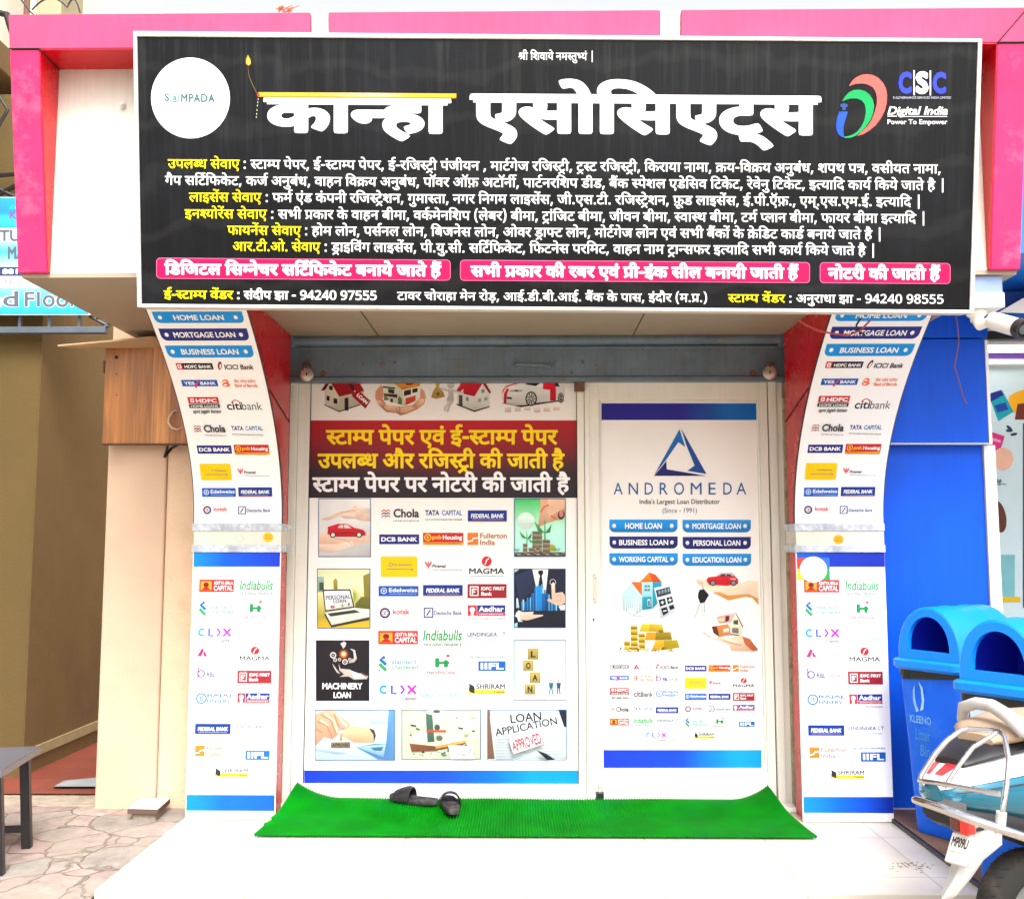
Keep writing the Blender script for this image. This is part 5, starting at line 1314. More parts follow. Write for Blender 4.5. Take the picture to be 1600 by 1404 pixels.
def padlock(px, py, label, flip):
    q = atY(px, py, -.12)
    o = thing('padlock', q, label, 'padlock', 'disc padlocks hanging from the shutter')
    M = Matrix.Translation(q) @ Matrix.Rotation(R(12 * flip), 4, 'Z')
    prof = [(0, -.013), (.033, -.013), (.041, -.008), (.042, 0), (.041, .008), (.034, .0125), (.0335, .0115), (.03, .0125), (0, .0135)]
    MB().lathe(prof, (0, 0, 0), (0, -1, 0), 36, M).build('disc_body', mat('worn_chrome', '#b9a7a0', .28, metal=.75, var=.25, scale=18, dirt='#8a5a50', dirt_amt=.4, dirt_scale=20), o, smooth=True)
    MB().tube([(-.016, 0, .03), (-.017, 0, .045), (-.008, 0, .056), (.006, 0, .056), (.015, 0, .046), (.016, 0, .03)], .005, 10, M=M).build('shackle', M_RUST, o, smooth=True)
    MB().box(-.003, .003, -.0155, -.012, -.012, .004, M=M).lathe([(0, .0155), (.005, .0155), (.0055, .0125)], (0, 0, .004), (0, -1, 0), 12, M).build('keyhole', M_DARK, o)
    return o


padlock(479, 585, 'round disc padlock hanging above the printed window', 1)
padlock(1203, 582, 'round disc padlock hanging above the printed door', -1)

# ------------------------------------------------------------------ shop window and door (aluminium, covered with printed film)
WY = .0
zs = lambda px, py, y=WY: atY(px, py, y)
win = thing('shop_window', ((-1.405 + .42) / 2, 0, 0), 'large fixed shop window covered with a printed loan poster', 'window')
WX0, WX1 = -1.405, .388
WZ0, WZ1 = .012, 2.475
PW = [zs(474, 1226, .012), zs(905, 1228, .012)]
wl, wr = PW[0].x, PW[1].x
wb = PW[0].z
b = MB()
b.box(WX0, WX0 + .045, -.03, .06, WZ0, WZ1, bev=.002)
b.box(WX0 + .047, wl, -.012, .06, WZ0, WZ1, bev=.002)
b.box(wr, wr + .042, -.012, .06, WZ0, WZ1, bev=.002)
b.box(wr + .044, WX1 - .002, -.03, .06, WZ0, WZ1, bev=.002)
b.box(wl, wr, -.012, .06, WZ0 + .002, wb, bev=.002)
b.box(wl, wr, -.006, .06, wb + .0005, wb + .012, bev=.002)
b.build('frame', M_ALU, win)
MB().box(wl - .004, wl + .003, .0, .03, wb + .012, WZ1).box(wr - .003, wr + .004, .0, .03, wb + .012, WZ1).build('gasket', M_GASKET, win)
post_w = MB().box(wl, wr, .012, .02, wb, WZ1 - .001).build('poster_film', mat('poster_white_film', '#f0ebe7', .34, var=.03, spec=.4, bump=.2, bscale=5), win)
# rusty stop block on the frame head
q = zs(905, 604, -.03)
blk = MB().box(q.x - .03, q.x + .03, -.075, -.031, q.z - .032, q.z + .028, bev=.004).build('rusty_block', M_RUST, None)
blk['label'] = 'small rusty brown block under the shutter where window meets door'
blk['category'] = 'metal block'

door = thing('shop_door', (.95, 0, 0), 'cream aluminium shop door covered with a printed loan poster', 'door')
DX0, DX1 = zs(921, 900).x + .004, zs(1204, 900).x
pl, pr = zs(940.5, 900, .012).x, zs(1187.5, 900, .012).x
pb, pt = zs(1060, 1200, .012).z, zs(1060, 629, .012).z
DZ0, DZ1 = .03, 2.475
b = MB()
b.box(DX0, pl - .012, -.02, .03, DZ0, DZ1, bev=.003)
b.box(pr + .012, DX1, -.02, .03, DZ0, DZ1, bev=.003)
b.box(pl - .012, pr + .012, -.018, .03, pt + .012, DZ1, bev=.003)
b.box(pl - .012, pr + .012, -.018, .03, DZ0, pb - .012, bev=.003)
b.build('door_frame', M_ALU, door)
b = MB()
for a in ((pl - .012, pl, pb - .012, pt + .012), (pr, pr + .012, pb - .012, pt + .012), (pl, pr, pt, pt + .012), (pl, pr, pb - .012, pb)):
    b.box(a[0] + .0005, a[1] - .0005, -.006, .028, a[2] + .0005, a[3] - .0005, bev=.003)
b.build('glazing_bead', M_ALU, door)
post_d = MB().box(pl, pr, .012, .02, pb, pt).build('poster_film', MATS['poster_white_film'], door)
# right jamb
b = MB()
b.box(DX1 + .006, DX1 + .05, -.035, .06, .0, 2.475, bev=.002)
b.box(DX1 + .052, 1.535, -.02, .06, .0, 2.475, bev=.002)
b.build('jamb', M_ALU, door)
MB().box(DX1 + .001, DX1 + .005, -.01, .03, .0, 2.47).box(DX0 - .006, DX0 - .001, -.01, .03, .0, 2.47).box(DX0, DX1, -.01, .03, .002, DZ0 - .002).build('door_gap', M_GASKET, door)
# mortise lock plate, keyhole, tower bolt
q = zs(929.5, 918, -.02)
pa, pz = zs(929, 896, -.02).z, zs(929, 943, -.02).z
lk = MB().box(q.x - .011, q.x + .011, -.024, -.0195, pz, pa, bev=.0015).build('lock_plate', mat('lock_steel', '#cfcabf', .3, metal=.6), door)
b = MB()
for py in (901, 938):
    for dx in (-.004, .004):
        p = zs(929, py + dx * 500, -.0245)
        b.lathe([(0, .001), (.0022, .001), (.003, 0)], (p.x + dx, -.0238, p.z), (0, -1, 0), 8)
b.build('screws', M_DARK, lk)
p = zs(927.5, 968, -.02)
MB().lathe([(0, .002), (.004, .002), (.006, 0)], (p.x, -.0202, p.z + .003), (0, -1, 0), 10).box(p.x - .002, p.x + .002, -.0222, -.0202, p.z - .012, p.z).build('keyhole', M_DARK, door)
p = zs(937, 1226, -.02)
b = MB()
b.box(p.x - .028, p.x + .028, -.026, -.0185, p.z - .008, p.z + .012, bev=.002)
for dx in (-.019, .019):
    b.box(p.x + dx - .007, p.x + dx + .007, -.03, -.0185, p.z - .035, p.z + .03, bev=.002)
b.tube([(p.x, -.03, p.z + .02), (p.x, -.03, p.z - .04)], .007, 10)
bolt = b.build('tower_bolt', mat('bolt_white', '#d9d6d0', .35, metal=.3), door)
MB().box(p.x - .022, p.x + .022, -.05, -.0205, .012, p.z - .036, bev=.004).build('bolt_foot', M_BLACK, bolt)

# ------------------------------------------------------------------ logos, each drawn in its own box
W, K = '#f4f4f4', '#222222'
NAVY, DBL, BLU, SKY = '#1a2478', '#16337f', '#0a57b8', '#0a8fe0'


def tag(C, x0, y0, x1, y1, s, bg_, fg=W, bold=.03, m=.1, r=0, shear=0.):
    (C.rrect(x0, y0, x1, y1, r, bg_) if r else C.rect(x0, y0, x1, y1, bg_))
    w, h = x1 - x0, y1 - y0
    C.text(s, x0 + w * m, y0 + h * .27, x1 - w * m, y1 - h * .27, fg, bold, shear)


def fuzz(C, x0, y, x1, h, col, n=14, seed=1):
    """A line of tiny print too small to read: a row of uneven dashes."""
    rn = random.Random(seed)
    x = x0
    while x < x1:
        d = rn.uniform(.5, 2.2) * h
        C.rect(x, y, min(x + d, x1), y + h * rn.uniform(.7, 1), col)
        x += d + h * .35


def L_hdfcbank(C, x, y, w, h):
    C.rect(x, y, x + w, y + h, '#1d1b22')
    C.rect(x, y, x + w * .17, y + h, '#d42a2a')
    C.rect(x + w * .035, y + h * .2, x + w * .135, y + h * .8, W)
    C.rect(x + w * .065, y + h * .36, x + w * .105, y + h * .64, '#d42a2a')
    C.text('HDFC BANK', x + w * .22, y + h * .25, x + w * .96, y + h * .75, W, .03)


def L_icici(C, x, y, w, h):
    C.oval(x + w * .08, y + h * .45, w * .055, h * .55, '#8a2a20', rot=20)
    C.oval(x + w * .09, y + h * .52, w * .02, h * .33, W, rot=20)
    C.text('ICICI Bank', x + w * .2, y + h * .3, x + w, y + h * .92, '#3a2524', .02, .1)


def L_yes(C, x, y, w, h):
    C.rect(x, y + h * .1, x + w, y + h * .9, BLU)
    C.text('YES', x + w * .06, y + h * .3, x + w * .36, y + h * .7, W, .03)
    C.text('BANK', x + w * .52, y + h * .3, x + w * .95, y + h * .7, W, .02)
    C.line([(x + w * .36, y + h * 1.05), (x + w * .42, y + h * .5), (x + w * .52, y - h * .05)], [w * .05, w * .04, w * .01], '#e23a4a')


def L_bob(C, x, y, w, h):
    for k in (0, 1):
        C.oval(x + w * .1, y + h * (.3 + .38 * k), w * (.09 + .02 * k), h * .25, '#f0683a')
        C.oval(x + w * .08, y + h * (.3 + .38 * k), w * .05, h * .08, W)
    C.deva('bob', x + w * .35, y + h * .12, x + w * .98, y + h * .42, '#f07a50', .01)
    C.text('Bank of Baroda', x + w * .35, y + h * .55, x + w, y + h * .95, '#f07a50')


def L_hdfchome(C, x, y, w, h):
    C.rect(x, y, x + w, y + h * .38, '#d0242c')
    C.box_line(x + w * .08, y + h * .08, x + w * .2, y + h * .3, w * .035, W)
    C.text('HDFC', x + w * .26, y + h * .08, x + w * .94, y + h * .31, W, .04)
    C.rect(x, y + h * .4, x + w, y + h * .63, '#26222a')
    C.text('HOME LOANS', x + w * .06, y + h * .45, x + w * .95, y + h * .58, W, .02)
    C.text('apni jagah banao', x + w * .08, y + h * .72, x + w, y + h, '#3a3338', 0, .25)


def L_citi(C, x, y, w, h):
    C.text('citi', x, y + h * .18, x + w * .42, y + h * .95, '#2a2f3a', .02)
    C.text('bank', x + w * .43, y + h * .18, x + w, y + h * .95, '#4a5360')
    C.ring(x + w * .28, y + h * .42, w * .14, w * .025, '#d8353a', 200, 340)


def L_chola(C, x, y, w, h):
    for i in range(3):
        for s in (-1, 1):
            a = x + w * .14 + s * w * .05
            C.line([(a - w * .07, y + h * (.28 + i * .17)), (a, y + h * (.18 + i * .17)), (a + w * .05, y + h * (.26 + i * .17))], w * .03, '#c8444c' if (i + s) % 2 else '#33383f')
    C.text('Chola', x + w * .33, y + h * .1, x + w, y + h * .65, '#33333a', .03)
    fuzz(C, x + w * .33, y + h * .82, x + w, h * .08, '#9a9aa0')


def L_tata(C, x, y, w, h):
    C.text('TATA', x, y + h * .08, x + w * .38, y + h * .5, DBL, .035)
    C.text('CAPITAL', x + w * .45, y + h * .08, x + w, y + h * .5, '#4a7ab5')
    fuzz(C, x, y + h * .78, x + w, h * .1, '#8a8f98', seed=3)


def L_federal(C, x, y, w, h):
    C.rect(x, y, x + w, y + h, '#12348a')
    C.rect(x, y + h * .93, x + w, y + h, '#e07a3a')
    C.text('FEDERAL BANK', x + w * .08, y + h * .3, x + w * .92, y + h * .66, W, .03, .12)
    fuzz(C, x + w * .1, y + h * .76, x + w * .9, h * .05, '#9fb4e0', seed=4)


def L_dcb(C, x, y, w, h):
    tag(C, x, y, x + w, y + h, 'DCB BANK', '#25287e', W, .035, .05)


def L_pnb(C, x, y, w, h):
    C.rect(x, y, x + w, y + h * .78, '#c6282e')
    C.rect(x, y + h * .78, x + w, y + h, '#e8a01e')
    C.ring(x + w * .12, y + h * .38, h * .3, h * .09, '#f2b632')
    C.oval(x + w * .12, y + h * .38, h * .1, h * .13, '#f2b632')
    C.text('pnb', x + w * .23, y + h * .18, x + w * .46, y + h * .64, '#f2b632', .03)
    C.text('Housing', x + w * .49, y + h * .2, x + w * .97, y + h * .66, W, .03)
    fuzz(C, x + w * .06, y + h * .85, x + w * .94, h * .07, '#a8502a', seed=5)


def L_yellow(C, x, y, w, h):
    C.rrect(x, y, x + w, y + h, h * .08, '#f2c400')
    C.ring(x + w * .27, y + h * .4, h * .1, h * .03, '#4a5a80')
    fuzz(C, x + w * .36, y + h * .38, x + w * .85, h * .05, '#4a5a80', seed=6)
    C.line([(x + w * .16, y + h * .62), (x + w * .88, y + h * .62)], h * .025, '#3a5a9a')
    C.poly([(x + w * .83, y + h * .62), (x + w * .9, y + h * .62), (x + w * .85, y + h * .7)], '#3a5a9a')


def L_piramal(C, x, y, w, h):
    for a in (-30, 0, 30):
        C.oval(x + w * .09 + a * w * .0015, y + h * .4 - abs(a) * h * .002, w * .025, h * .35, '#e0666e', rot=a)
    C.text('Piramal', x + w * .2, y + h * .32, x + w * .55, y + h * .66, '#3f434a')
    fuzz(C, x + w * .2, y + h * .82, x + w, h * .1, '#8b98b0', seed=7)


def L_magma(C, x, y, w, h):
    C.oval(x + w * .5, y + h * .26, w * .14, h * .24, '#d0202a')
    C.line([(x + w * .45, y + h * .42), (x + w * .5, y + h * .2), (x + w * .56, y + h * .12)], w * .03, W)
    C.text('MAGMA', x, y + h * .58, x + w, y + h * .86, '#2f3540', .02)
    fuzz(C, x + w * .02, y + h * .93, x + w * .98, h * .05, '#8aa0b8', seed=8)


def L_edel(C, x, y, w, h):
    C.rect(x, y, x + w, y + h, '#1c57b4')
    C.ring(x + w * .13, y + h * .48, h * .3, h * .08, '#cfe0f8')
    C.oval(x + w * .13, y + h * .48, h * .1, h * .1, '#cfe0f8')
    C.text('Edelweiss', x + w * .26, y + h * .2, x + w * .97, y + h * .6, '#dfeaff')
    fuzz(C, x + w * .27, y + h * .74, x + w * .95, h * .06, '#a9c2ee', seed=9)


def L_kotak(C, x, y, w, h):
    C.oval(x + w * .15, y + h * .5, h * .5, h * .5, '#3b2a56')
    C.oval(x + w * .15, y + h * .5, h * .36, h * .3, W)
    C.ring(x + w * .11, y + h * .5, h * .2, h * .08, '#c8383f')
    C.ring(x + w * .19, y + h * .5, h * .2, h * .08, '#2b4a8f')
    C.text('kotak', x + w * .36, y + h * .12, x + w * .8, y + h * .62, '#e8525c', .01)
    fuzz(C, x + w * .36, y + h * .82, x + w, h * .07, '#b9b9c6', seed=10)


def L_deutsche(C, x, y, w, h):
    C.box_line(x, y, x + h * .98, y + h, h * .12, '#1f3a86')
    C.line([(x + h * .3, y + h * .78), (x + h * .68, y + h * .22)], h * .13, '#1f3a86')
    C.text('Deutsche Bank', x + w * .27, y + h * .3, x + w, y + h * .74, '#5c6d9a')


def L_aadhar(C, x, y, w, h):
    C.rect(x, y, x + w * .24, y + h * .72, '#d62f3c')
    C.oval(x + w * .12, y + h * .3, w * .07, h * .18, W)
    C.rect(x + w * .08, y + h * .4, x + w * .16, y + h * .68, W)
    C.rect(x + w * .25, y, x + w, y + h * .5, '#25368c')
    C.rect(x + w * .25, y + h * .52, x + w, y + h * .72, '#d62f3c')
    C.text('Aadhar', x + w * .29, y + h * .08, x + w * .96, y + h * .44, W, .02)
    fuzz(C, x + w * .3, y + h * .59, x + w * .95, h * .06, '#f6d8d8', seed=11)
    fuzz(C, x, y + h * .88, x + w, h * .06, '#5a6a9a', seed=12)


def L_aditya(C, x, y, w, h):
    C.rect(x, y, x + w, y + h, '#c9242c')
    C.rect(x + w * .04, y + h * .14, x + w * .36, y + h * .86, '#e89a2a')
    C.oval(x + w * .2, y + h * .42, w * .08, h * .2, '#7a1c1c')
    C.poly([(x + w * .06, y + h * .84), (x + w * .2, y + h * .5), (x + w * .34, y + h * .84)], '#b02020')
    C.text('ADITYA BIRLA', x + w * .42, y + h * .14, x + w * .97, y + h * .4, W, .02)
    C.text('CAPITAL', x + w * .42, y + h * .48, x + w * .97, y + h * .88, W, .02)


def L_indiabulls(C, x, y, w, h):
    C.text('Indiabulls', x, y + h * .05, x + w, y + h * .68, '#0f9a58', .02, .2)
    C.text('HOUSING FINANCE', x + w * .02, y + h * .82, x + w, y + h, '#2f6a5a', 0, .1)


def L_lending(C, x, y, w, h):
    C.text('LENDINGKA', x, y + h * .12, x + w * .78, y + h * .5, '#2d5a8c', .015)
    C.text('T', x + w * .92, y + h * .12, x + w, y + h * .5, '#2d5a8c', .015)
    C.line([(x + w * .84, y + h * .12), (x + w * .87, y + h * .26), (x + w * .83, y + h * .32), (x + w * .88, y + h * .5)], w * .018, '#8aa6c0')
    fuzz(C, x, y + h * .82, x + w * .95, h * .1, '#9fb4c4', seed=13)


def L_sc(C, x, y, w, h):
    C.line([(x + w * .17, y + h * .06), (x + w * .06, y + h * .24), (x + w * .2, y + h * .56)], w * .085, '#1166b4')
    C.line([(x + w * .03, y + h * .5), (x + w * .2, y + h * .92)], w * .085, '#20a060')
    C.oval(x + w * .19, y + h * .3, w * .025, h * .05, '#20a060', 10)
    C.oval(x + w * .03, y + h * .9, w * .025, h * .05, '#1166b4', 10)
    C.text('standard', x + w * .34, y + h * .24, x + w * .96, y + h * .5, '#6a9fc0')
    C.text('chartered', x + w * .34, y + h * .56, x + w, y + h * .82, '#5fae90')


def L_hero(C, x, y, w, h):
    g = '#128a4a'
    C.rrect(x + w * .28, y + h * .16, x + w * .42, y + h * .62, w * .05, g)
    C.rrect(x + w * .58, y + h * .26, x + w * .72, y + h * .62, w * .05, g)
    C.rect(x + w * .38, y + h * .34, x + w * .76, y + h * .46, g)
    C.rect(x + w * .66, y, x + w * .77, y + h * .12, '#e2434c')
    C.text('HeroFinCorp.', x, y + h * .78, x + w, y + h * .98, '#b0586a')


def L_iifl(C, x, y, w, h):
    fuzz(C, x + w * .02, y + h * .06, x + w, h * .12, '#8fb0c8', seed=14)
    for i in range(6):
        C.ring(x + w * .13, y + h * .68, w * (.03 + .018 * i), w * .008, '#e08a80', 60 * i, 60 * i + 150, 8)
    C.rect(x + w * .28, y + h * .38, x + w, y + h, '#125cb0')
    C.text('IIFL', x + w * .34, y + h * .48, x + w * .95, y + h * .9, W, .03)


def L_clix(C, x, y, w, h):
    C.ring(x + w * .11, y + h * .32, h * .28, h * .14, '#1696d8', 45, 315)
    C.line([(x + w * .33, y + h * .06), (x + w * .33, y + h * .55), (x + w * .46, y + h * .55)], h * .14, '#3a55c8')
    C.line([(x + w * .58, y + h * .06), (x + w * .67, y + h * .32), (x + w * .58, y + h * .58)], h * .14, '#8a3ad0')
    C.line([(x + w * .77, y + h * .06), (x + w, y + h * .58)], h * .14, '#d829b0')
    C.line([(x + w, y + h * .06), (x + w * .77, y + h * .58)], h * .14, '#d829b0')
    C.text('Capital', x + w * .6, y + h * .76, x + w, y + h, '#5a4a7a')


def L_neo(C, x, y, w, h):
    C.line([(x + w * .25, y + h * .5), (x + w * .45, y + h * .08), (x + w * .55, y + h * .36), (x + w * .78, y + h * .06)], w * .012, '#9aa6b4')
    C.text('NeoGrowth', x, y + h * .56, x + w, y + h * .98, '#9ab2c8', .0)


def L_shriram(C, x, y, w, h):
    C.rect(x, y + h * .45, x + w, y + h * .72, '#f0c020')
    C.oval(x + w * .1, y + h * .38, w * .08, h * .24, '#2d2d33')
    C.poly([(x + w * .02, y), (x + w * .16, y + h * .2), (x + w * .18, y + h * .7), (x + w * .06, y + h * .6)], '#2d2d33')
    C.text('SHRIRAM', x + w * .22, y + h * .04, x + w, y + h * .4, '#3f4450', .015)
    C.text('Capital', x + w * .7, y + h * .5, x + w * .97, y + h * .7, '#7a5a10')
    fuzz(C, x + w * .2, y + h * .9, x + w, h * .07, '#a8b8c8', seed=15)


def L_fullerton(C, x, y, w, h):
    C.rect(x, y, x + w * .27, y + h * .95, '#ee7628')
    C.line([(x, y + h * .68), (x + w * .12, y + h * .62), (x + w * .14, y + h * .44), (x + w * .27, y + h * .4)], h * .1, W)
    C.text('Fullerton', x + w * .32, y + h * .02, x + w, y + h * .44, '#b8704e')
    C.text('India', x + w * .32, y + h * .54, x + w * .7, y + h * .96, '#b8704e')


def L_idfc(C, x, y, w, h):
    C.rect(x, y, x + w, y + h, '#96222e')
    C.box_line(x + w * .06, y + h * .16, x + w * .28, y + h * .84, w * .022, W)
    C.rect(x + w * .11, y + h * .32, x + w * .23, y + h * .42, W)
    C.rect(x + w * .11, y + h * .42, x + w * .145, y + h * .72, W)
    C.rect(x + w * .145, y + h * .52, x + w * .2, y + h * .6, W)
    C.text('IDFC FIRST', x + w * .35, y + h * .2, x + w * .95, y + h * .44, W, .03)
    C.text('Bank', x + w * .35, y + h * .56, x + w * .62, y + h * .82, W, .03)


def L_axis(C, x, y, w, h):
    C.poly([(x, y + h), (x + w * .13, y), (x + w * .2, y + h * .2), (x + w * .12, y + h)], '#b8286a')
    C.poly([(x + w * .17, y + h * .5), (x + w * .22, y + h * .4), (x + w * .3, y + h), (x + w * .2, y + h)], '#b8286a')
    C.text('AXIS BANK', x + w * .32, y + h * .3, x + w, y + h * .7, '#c0a0b4')


def L_rbl(C, x, y, w, h):
    C.line([(x + w * .04, y), (x + w * .04, y + h)], w * .045, '#e2506a')
    C.ring(x + w * .13, y + h * .62, h * .38, h * .12, '#2b2f86')
    C.text('RBL', x + w * .3, y + h * .45, x + w * .55, y + h * .95, '#2b2f86', .02)
    C.text('BANK', x + w * .6, y + h * .45, x + w, y + h * .95, '#e0909a')


def L_bajaj(C, x, y, w, h):
    C.oval(x + h * .5, y + h * .5, h * .5, h * .5, '#0a6ab8')
    C.oval(x + h * .5, y + h * .5, h * .36, h * .36, W)
    C.text('B', x + h * .36, y + h * .28, x + h * .68, y + h * .74, '#0a6ab8', .02)
    C.text('BAJAJ', x + w * .32, y + h * .08, x + w, y + h * .45, '#0a6ab8', .02)
    C.text('FINSERV', x + w * .32, y + h * .56, x + w, y + h * .92, '#0a6ab8', .02)


LOGO = {k[2:]: v for k, v in list(globals().items()) if k.startswith('L_')}
KIND = dict(hdfcbank='dark bank logo with a red square', icici='brown bank logo with a leaning oval', yes='blue bank logo with a red tick', bob='orange bank logo',
            hdfchome='red and black home loan logo', citi='bank logo with a red arc', chola='finance logo with red and black chevrons', tata='blue finance lettering',
            federal='dark blue bank logo', dcb='navy bank logo', pnb='red and yellow housing finance logo', yellow='plain yellow finance card', piramal='small logo with red petals',
            magma='logo with a red disc over dark letters', edel='mid blue logo with a pale ring', kotak='logo with a dark oval and red letters', deutsche='logo with a slashed blue square',
            aadhar='red and blue housing finance logo', aditya='red finance logo with a sun', indiabulls='green slanted lettering', lending='blue thin lettering',
            sc='blue and green ribbon logo', hero='green H shaped logo', iifl='blue block logo', clix='blue and magenta letters', neo='faint grey lettering',
            shriram='dark letters over a yellow bar', fullerton='orange square logo', idfc='maroon bank logo', axis='magenta A shaped logo', rbl='logo with a dark blue b', bajaj='blue round logo with two lines')


def put(place, parent, name, x0, y0, x1, y1, **k):
    C = Print(place, **k)
    C.z = 3
    LOGO[name](C, x0, y0, x1 - x0, y1 - y0)
    return C.build('printed_logo', parent, label=KIND[name])

# ------------------------------------------------------------------ the signboard's printing
SN_ = SN


def on_sheet(px, py):
    return on_sign(px, py, .0026), SN_


def sheet():
    return Print(on_sheet, .0068, 865)


def sub(C, name, **k):
    return C.build(name, panel, **k)


WT, YL, RD = '#f2f4f6', '#f5e400', '#e8054e'
C = sheet()
C.deva('shri', 810, 83, 926, 94.5, '#d5d8da', .015)
sub(C, 'small_blessing_line', label='small white Hindi line at the top')


def heavy(C, key, x0, x1, head, base):
    C.deva(key, x0, head, x1, base, '#f6f7f8', .044)


C = sheet()
heavy(C, 'title1', 412, 705, 153.5, 211)
sub(C, 'title_word', label='heavy white Hindi title word under the incense stick')
C = sheet()
heavy(C, 'title2', 734, 1283, 147.5, 209.5)
sub(C, 'title_word', label='long heavy white Hindi title word')
# incense stick drawn over the first word, with its flame and smoke
C = sheet()
C.z = 5
C.grad(404, 148, 713, 155.5, [(0, '#d9a032'), (.3, '#f0b93c'), (.6, '#f3e2a0'), (.75, '#f0b93c'), (1, '#f0a818')])
C.rect(404, 153.6, 713, 155.5, '#c98518')
C.oval(404, 152, 2, 3, '#c0392b')
C.line([(402, 150), (396, 138), (390, 124), (388, 108)], [.9, 1.2, 1, .5], '#6f5b35')
C.poly([(388, 90), (392, 98), (392.5, 104), (389, 107), (385, 104), (385, 97)], '#e8a01e')
C.poly([(388.5, 96), (390.5, 101), (389, 105), (387, 102)], '#ffe27a')
for i, y in enumerate((159, 164, 169, 176, 182, 187)):
    C.oval(404 - i * .6, y, .6, 1.6, '#cfc8b4', 8)
sub(C, 'incense_stick', label='yellow printed incense stick with a small flame')
ROWS = [(253.4, 'y1', 262.5, 375, 'w1', 381, 1469), (279.4, None, 0, 0, 'w2', 258, 1473.5), (305.2, 'y3', 295.6, 409, 'w3', 415.5, 1436),
        (331.2, 'y4', 288.8, 417.6, 'w4', 424, 1443.5), (356.6, 'y5', 355.4, 471, 'w5', 477, 1375), (381.8, 'y6', 364, 501, 'w6', 507.5, 1365)]
for head, ky, ya, yb, kw, wa, wb_ in ROWS:
    C = sheet()
    if ky:
        C.deva(ky, ya, head, yb, head + 14, YL, .013)
    C.deva(kw, wa, head, wb_, head + 14, WT, .013)
    sub(C, 'service_line')
for xa, xb, key, ta, tb in ((245.4, 703.3, 'r1', 257, 690), (719.7, 1264.4, 'r2', 735, 1247.6), (1281.5, 1483.8, 'r3', 1293, 1469)):
    C = sheet()
    C.rrect(xa - .7, 407.2, xb + .7, 439.4, 6, '#f47aa0')
    C.rrect(xa, 407.9, xb, 438.7, 5.5, RD)
    C.deva(key, ta, 416, tb, 433.5, '#fff6f8', .036)
    sub(C, 'red_strip', label='rounded crimson strip with white Hindi lettering')
C = sheet()
C.deva('b1', 256.3, 458, 365, 471, YL, .022)
C.deva('b2', 371, 458, 588.8, 471, WT, .025)
C.deva('b3', 620.6, 458, 1104.4, 470.5, WT, .012)
C.deva('b4', 1137, 458, 1226.7, 470.5, YL, .012)
C.deva('b5', 1233, 458, 1473.5, 470.5, WT, .012)
sub(C, 'contact_line', label='bottom line with two phone numbers')
C = sheet()
C.oval(298, 157.5, 61.5, 63, '#f3f5f6', 64)
for i in range(70):
    a = 2 * math.pi * i / 70
    C.oval(298 + 56 * math.cos(a), 157.5 + 57.5 * math.sin(a), .7, .7, '#dfe4e6', 6)
C.text('S', 258.7, 151, 265.5, 163.5, '#1f5a66', .02)
C.ring(274, 158, 7, 1.5, '#3f808a')
C.text('a', 271, 154.5, 277, 161.5, '#3f808a', .02)
C.text('MPADA', 284, 151.5, 336.5, 164.5, '#1f5a66', .02, 0, 0, 1.1)
sub(C, 'round_emblem', label='white disc with small teal lettering')
# crescents and letters at the right
C = Print(lambda x, y: on_sheet(1290 + x / 7.619, 100 + y / 7.615))
C.z = 3
C.poly([(275, 268), (310, 210), (360, 165), (420, 136), (490, 126), (560, 138), (625, 172), (680, 230), (715, 300), (727, 380), (722, 470), (700, 560), (655, 650), (590, 735), (510, 800), (440, 840), (375, 860),
        (430, 808), (500, 740), (550, 660), (585, 570), (606, 480), (608, 400), (590, 330), (555, 280), (500, 250), (430, 235), (350, 243)], '#f2605a')
C.poly([(195, 450), (225, 395), (270, 345), (330, 315), (400, 310), (465, 328), (520, 370), (558, 430), (574, 500), (562, 590), (530, 670), (480, 745), (420, 810), (360, 855), (300, 880), (240, 886), (195, 872),
        (260, 865), (320, 845), (370, 810), (420, 750), (455, 680), (472, 600), (474, 540), (460, 480), (425, 440), (370, 416), (290, 416), (240, 430)], '#0f9a55')
C.poly([(160, 572), (262, 572), (240, 640), (220, 700), (208, 760), (208, 820), (215, 880), (180, 868), (145, 835), (125, 780), (123, 720), (135, 640)], '#1f4fe0')
C.oval(215, 500, 46, 26, '#26468c')
C.rect(195, 500, 235, 556, '#26468c')
sub(C, 'crescent_logo', label='red and green crescents with a blue letter i')
C = Print(lambda x, y: on_sheet(1290 + x / 7.619, 100 + y / 7.615))
C.z = 3
C.text('C', 862, 95, 1022, 362, '#2f3fd8', .055)
C.text('S', 1066, 92, 1222, 364, '#f4f4f6', .055)
C.text('C', 1268, 98, 1430, 364, '#2f3fd8', .055)
C.rect(1040, 80, 1056, 376, '#dfe2f0')
C.rect(1234, 82, 1250, 380, '#dfe2f0')
C.text('E-GOVERNANCE SERVICES INDIA LIMITED', 800, 392, 1488, 420, '#b9bccc', .0)
C.text('Digital India', 732, 510, 1446, 640, '#f4f4f6', .025, .25)
C.rect(730, 622, 845, 630, '#f4f4f6')
C.rect(925, 626, 1440, 634, '#f4f4f6')
C.text('Power To Empower', 732, 664, 1444, 740, '#e8e8ee', .012)
sub(C, 'corner_lettering', label='blue and white English lettering in the corner')

# ------------------------------------------------------------------ the window's poster
NY = Vector((0, -1, 0))


def on_win(px, py):
    return atY(px, py, .0118), NY


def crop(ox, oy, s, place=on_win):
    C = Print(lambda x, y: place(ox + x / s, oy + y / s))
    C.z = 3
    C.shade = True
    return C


def wsub(C, name, **k):
    return C.build(name, post_w, **k)


def base(name, x0, y0, x1, y1, col):
    C = Print(on_win)
    C.z = 1.5
    C.rect(x0, y0, x1, y1, col)
    return C


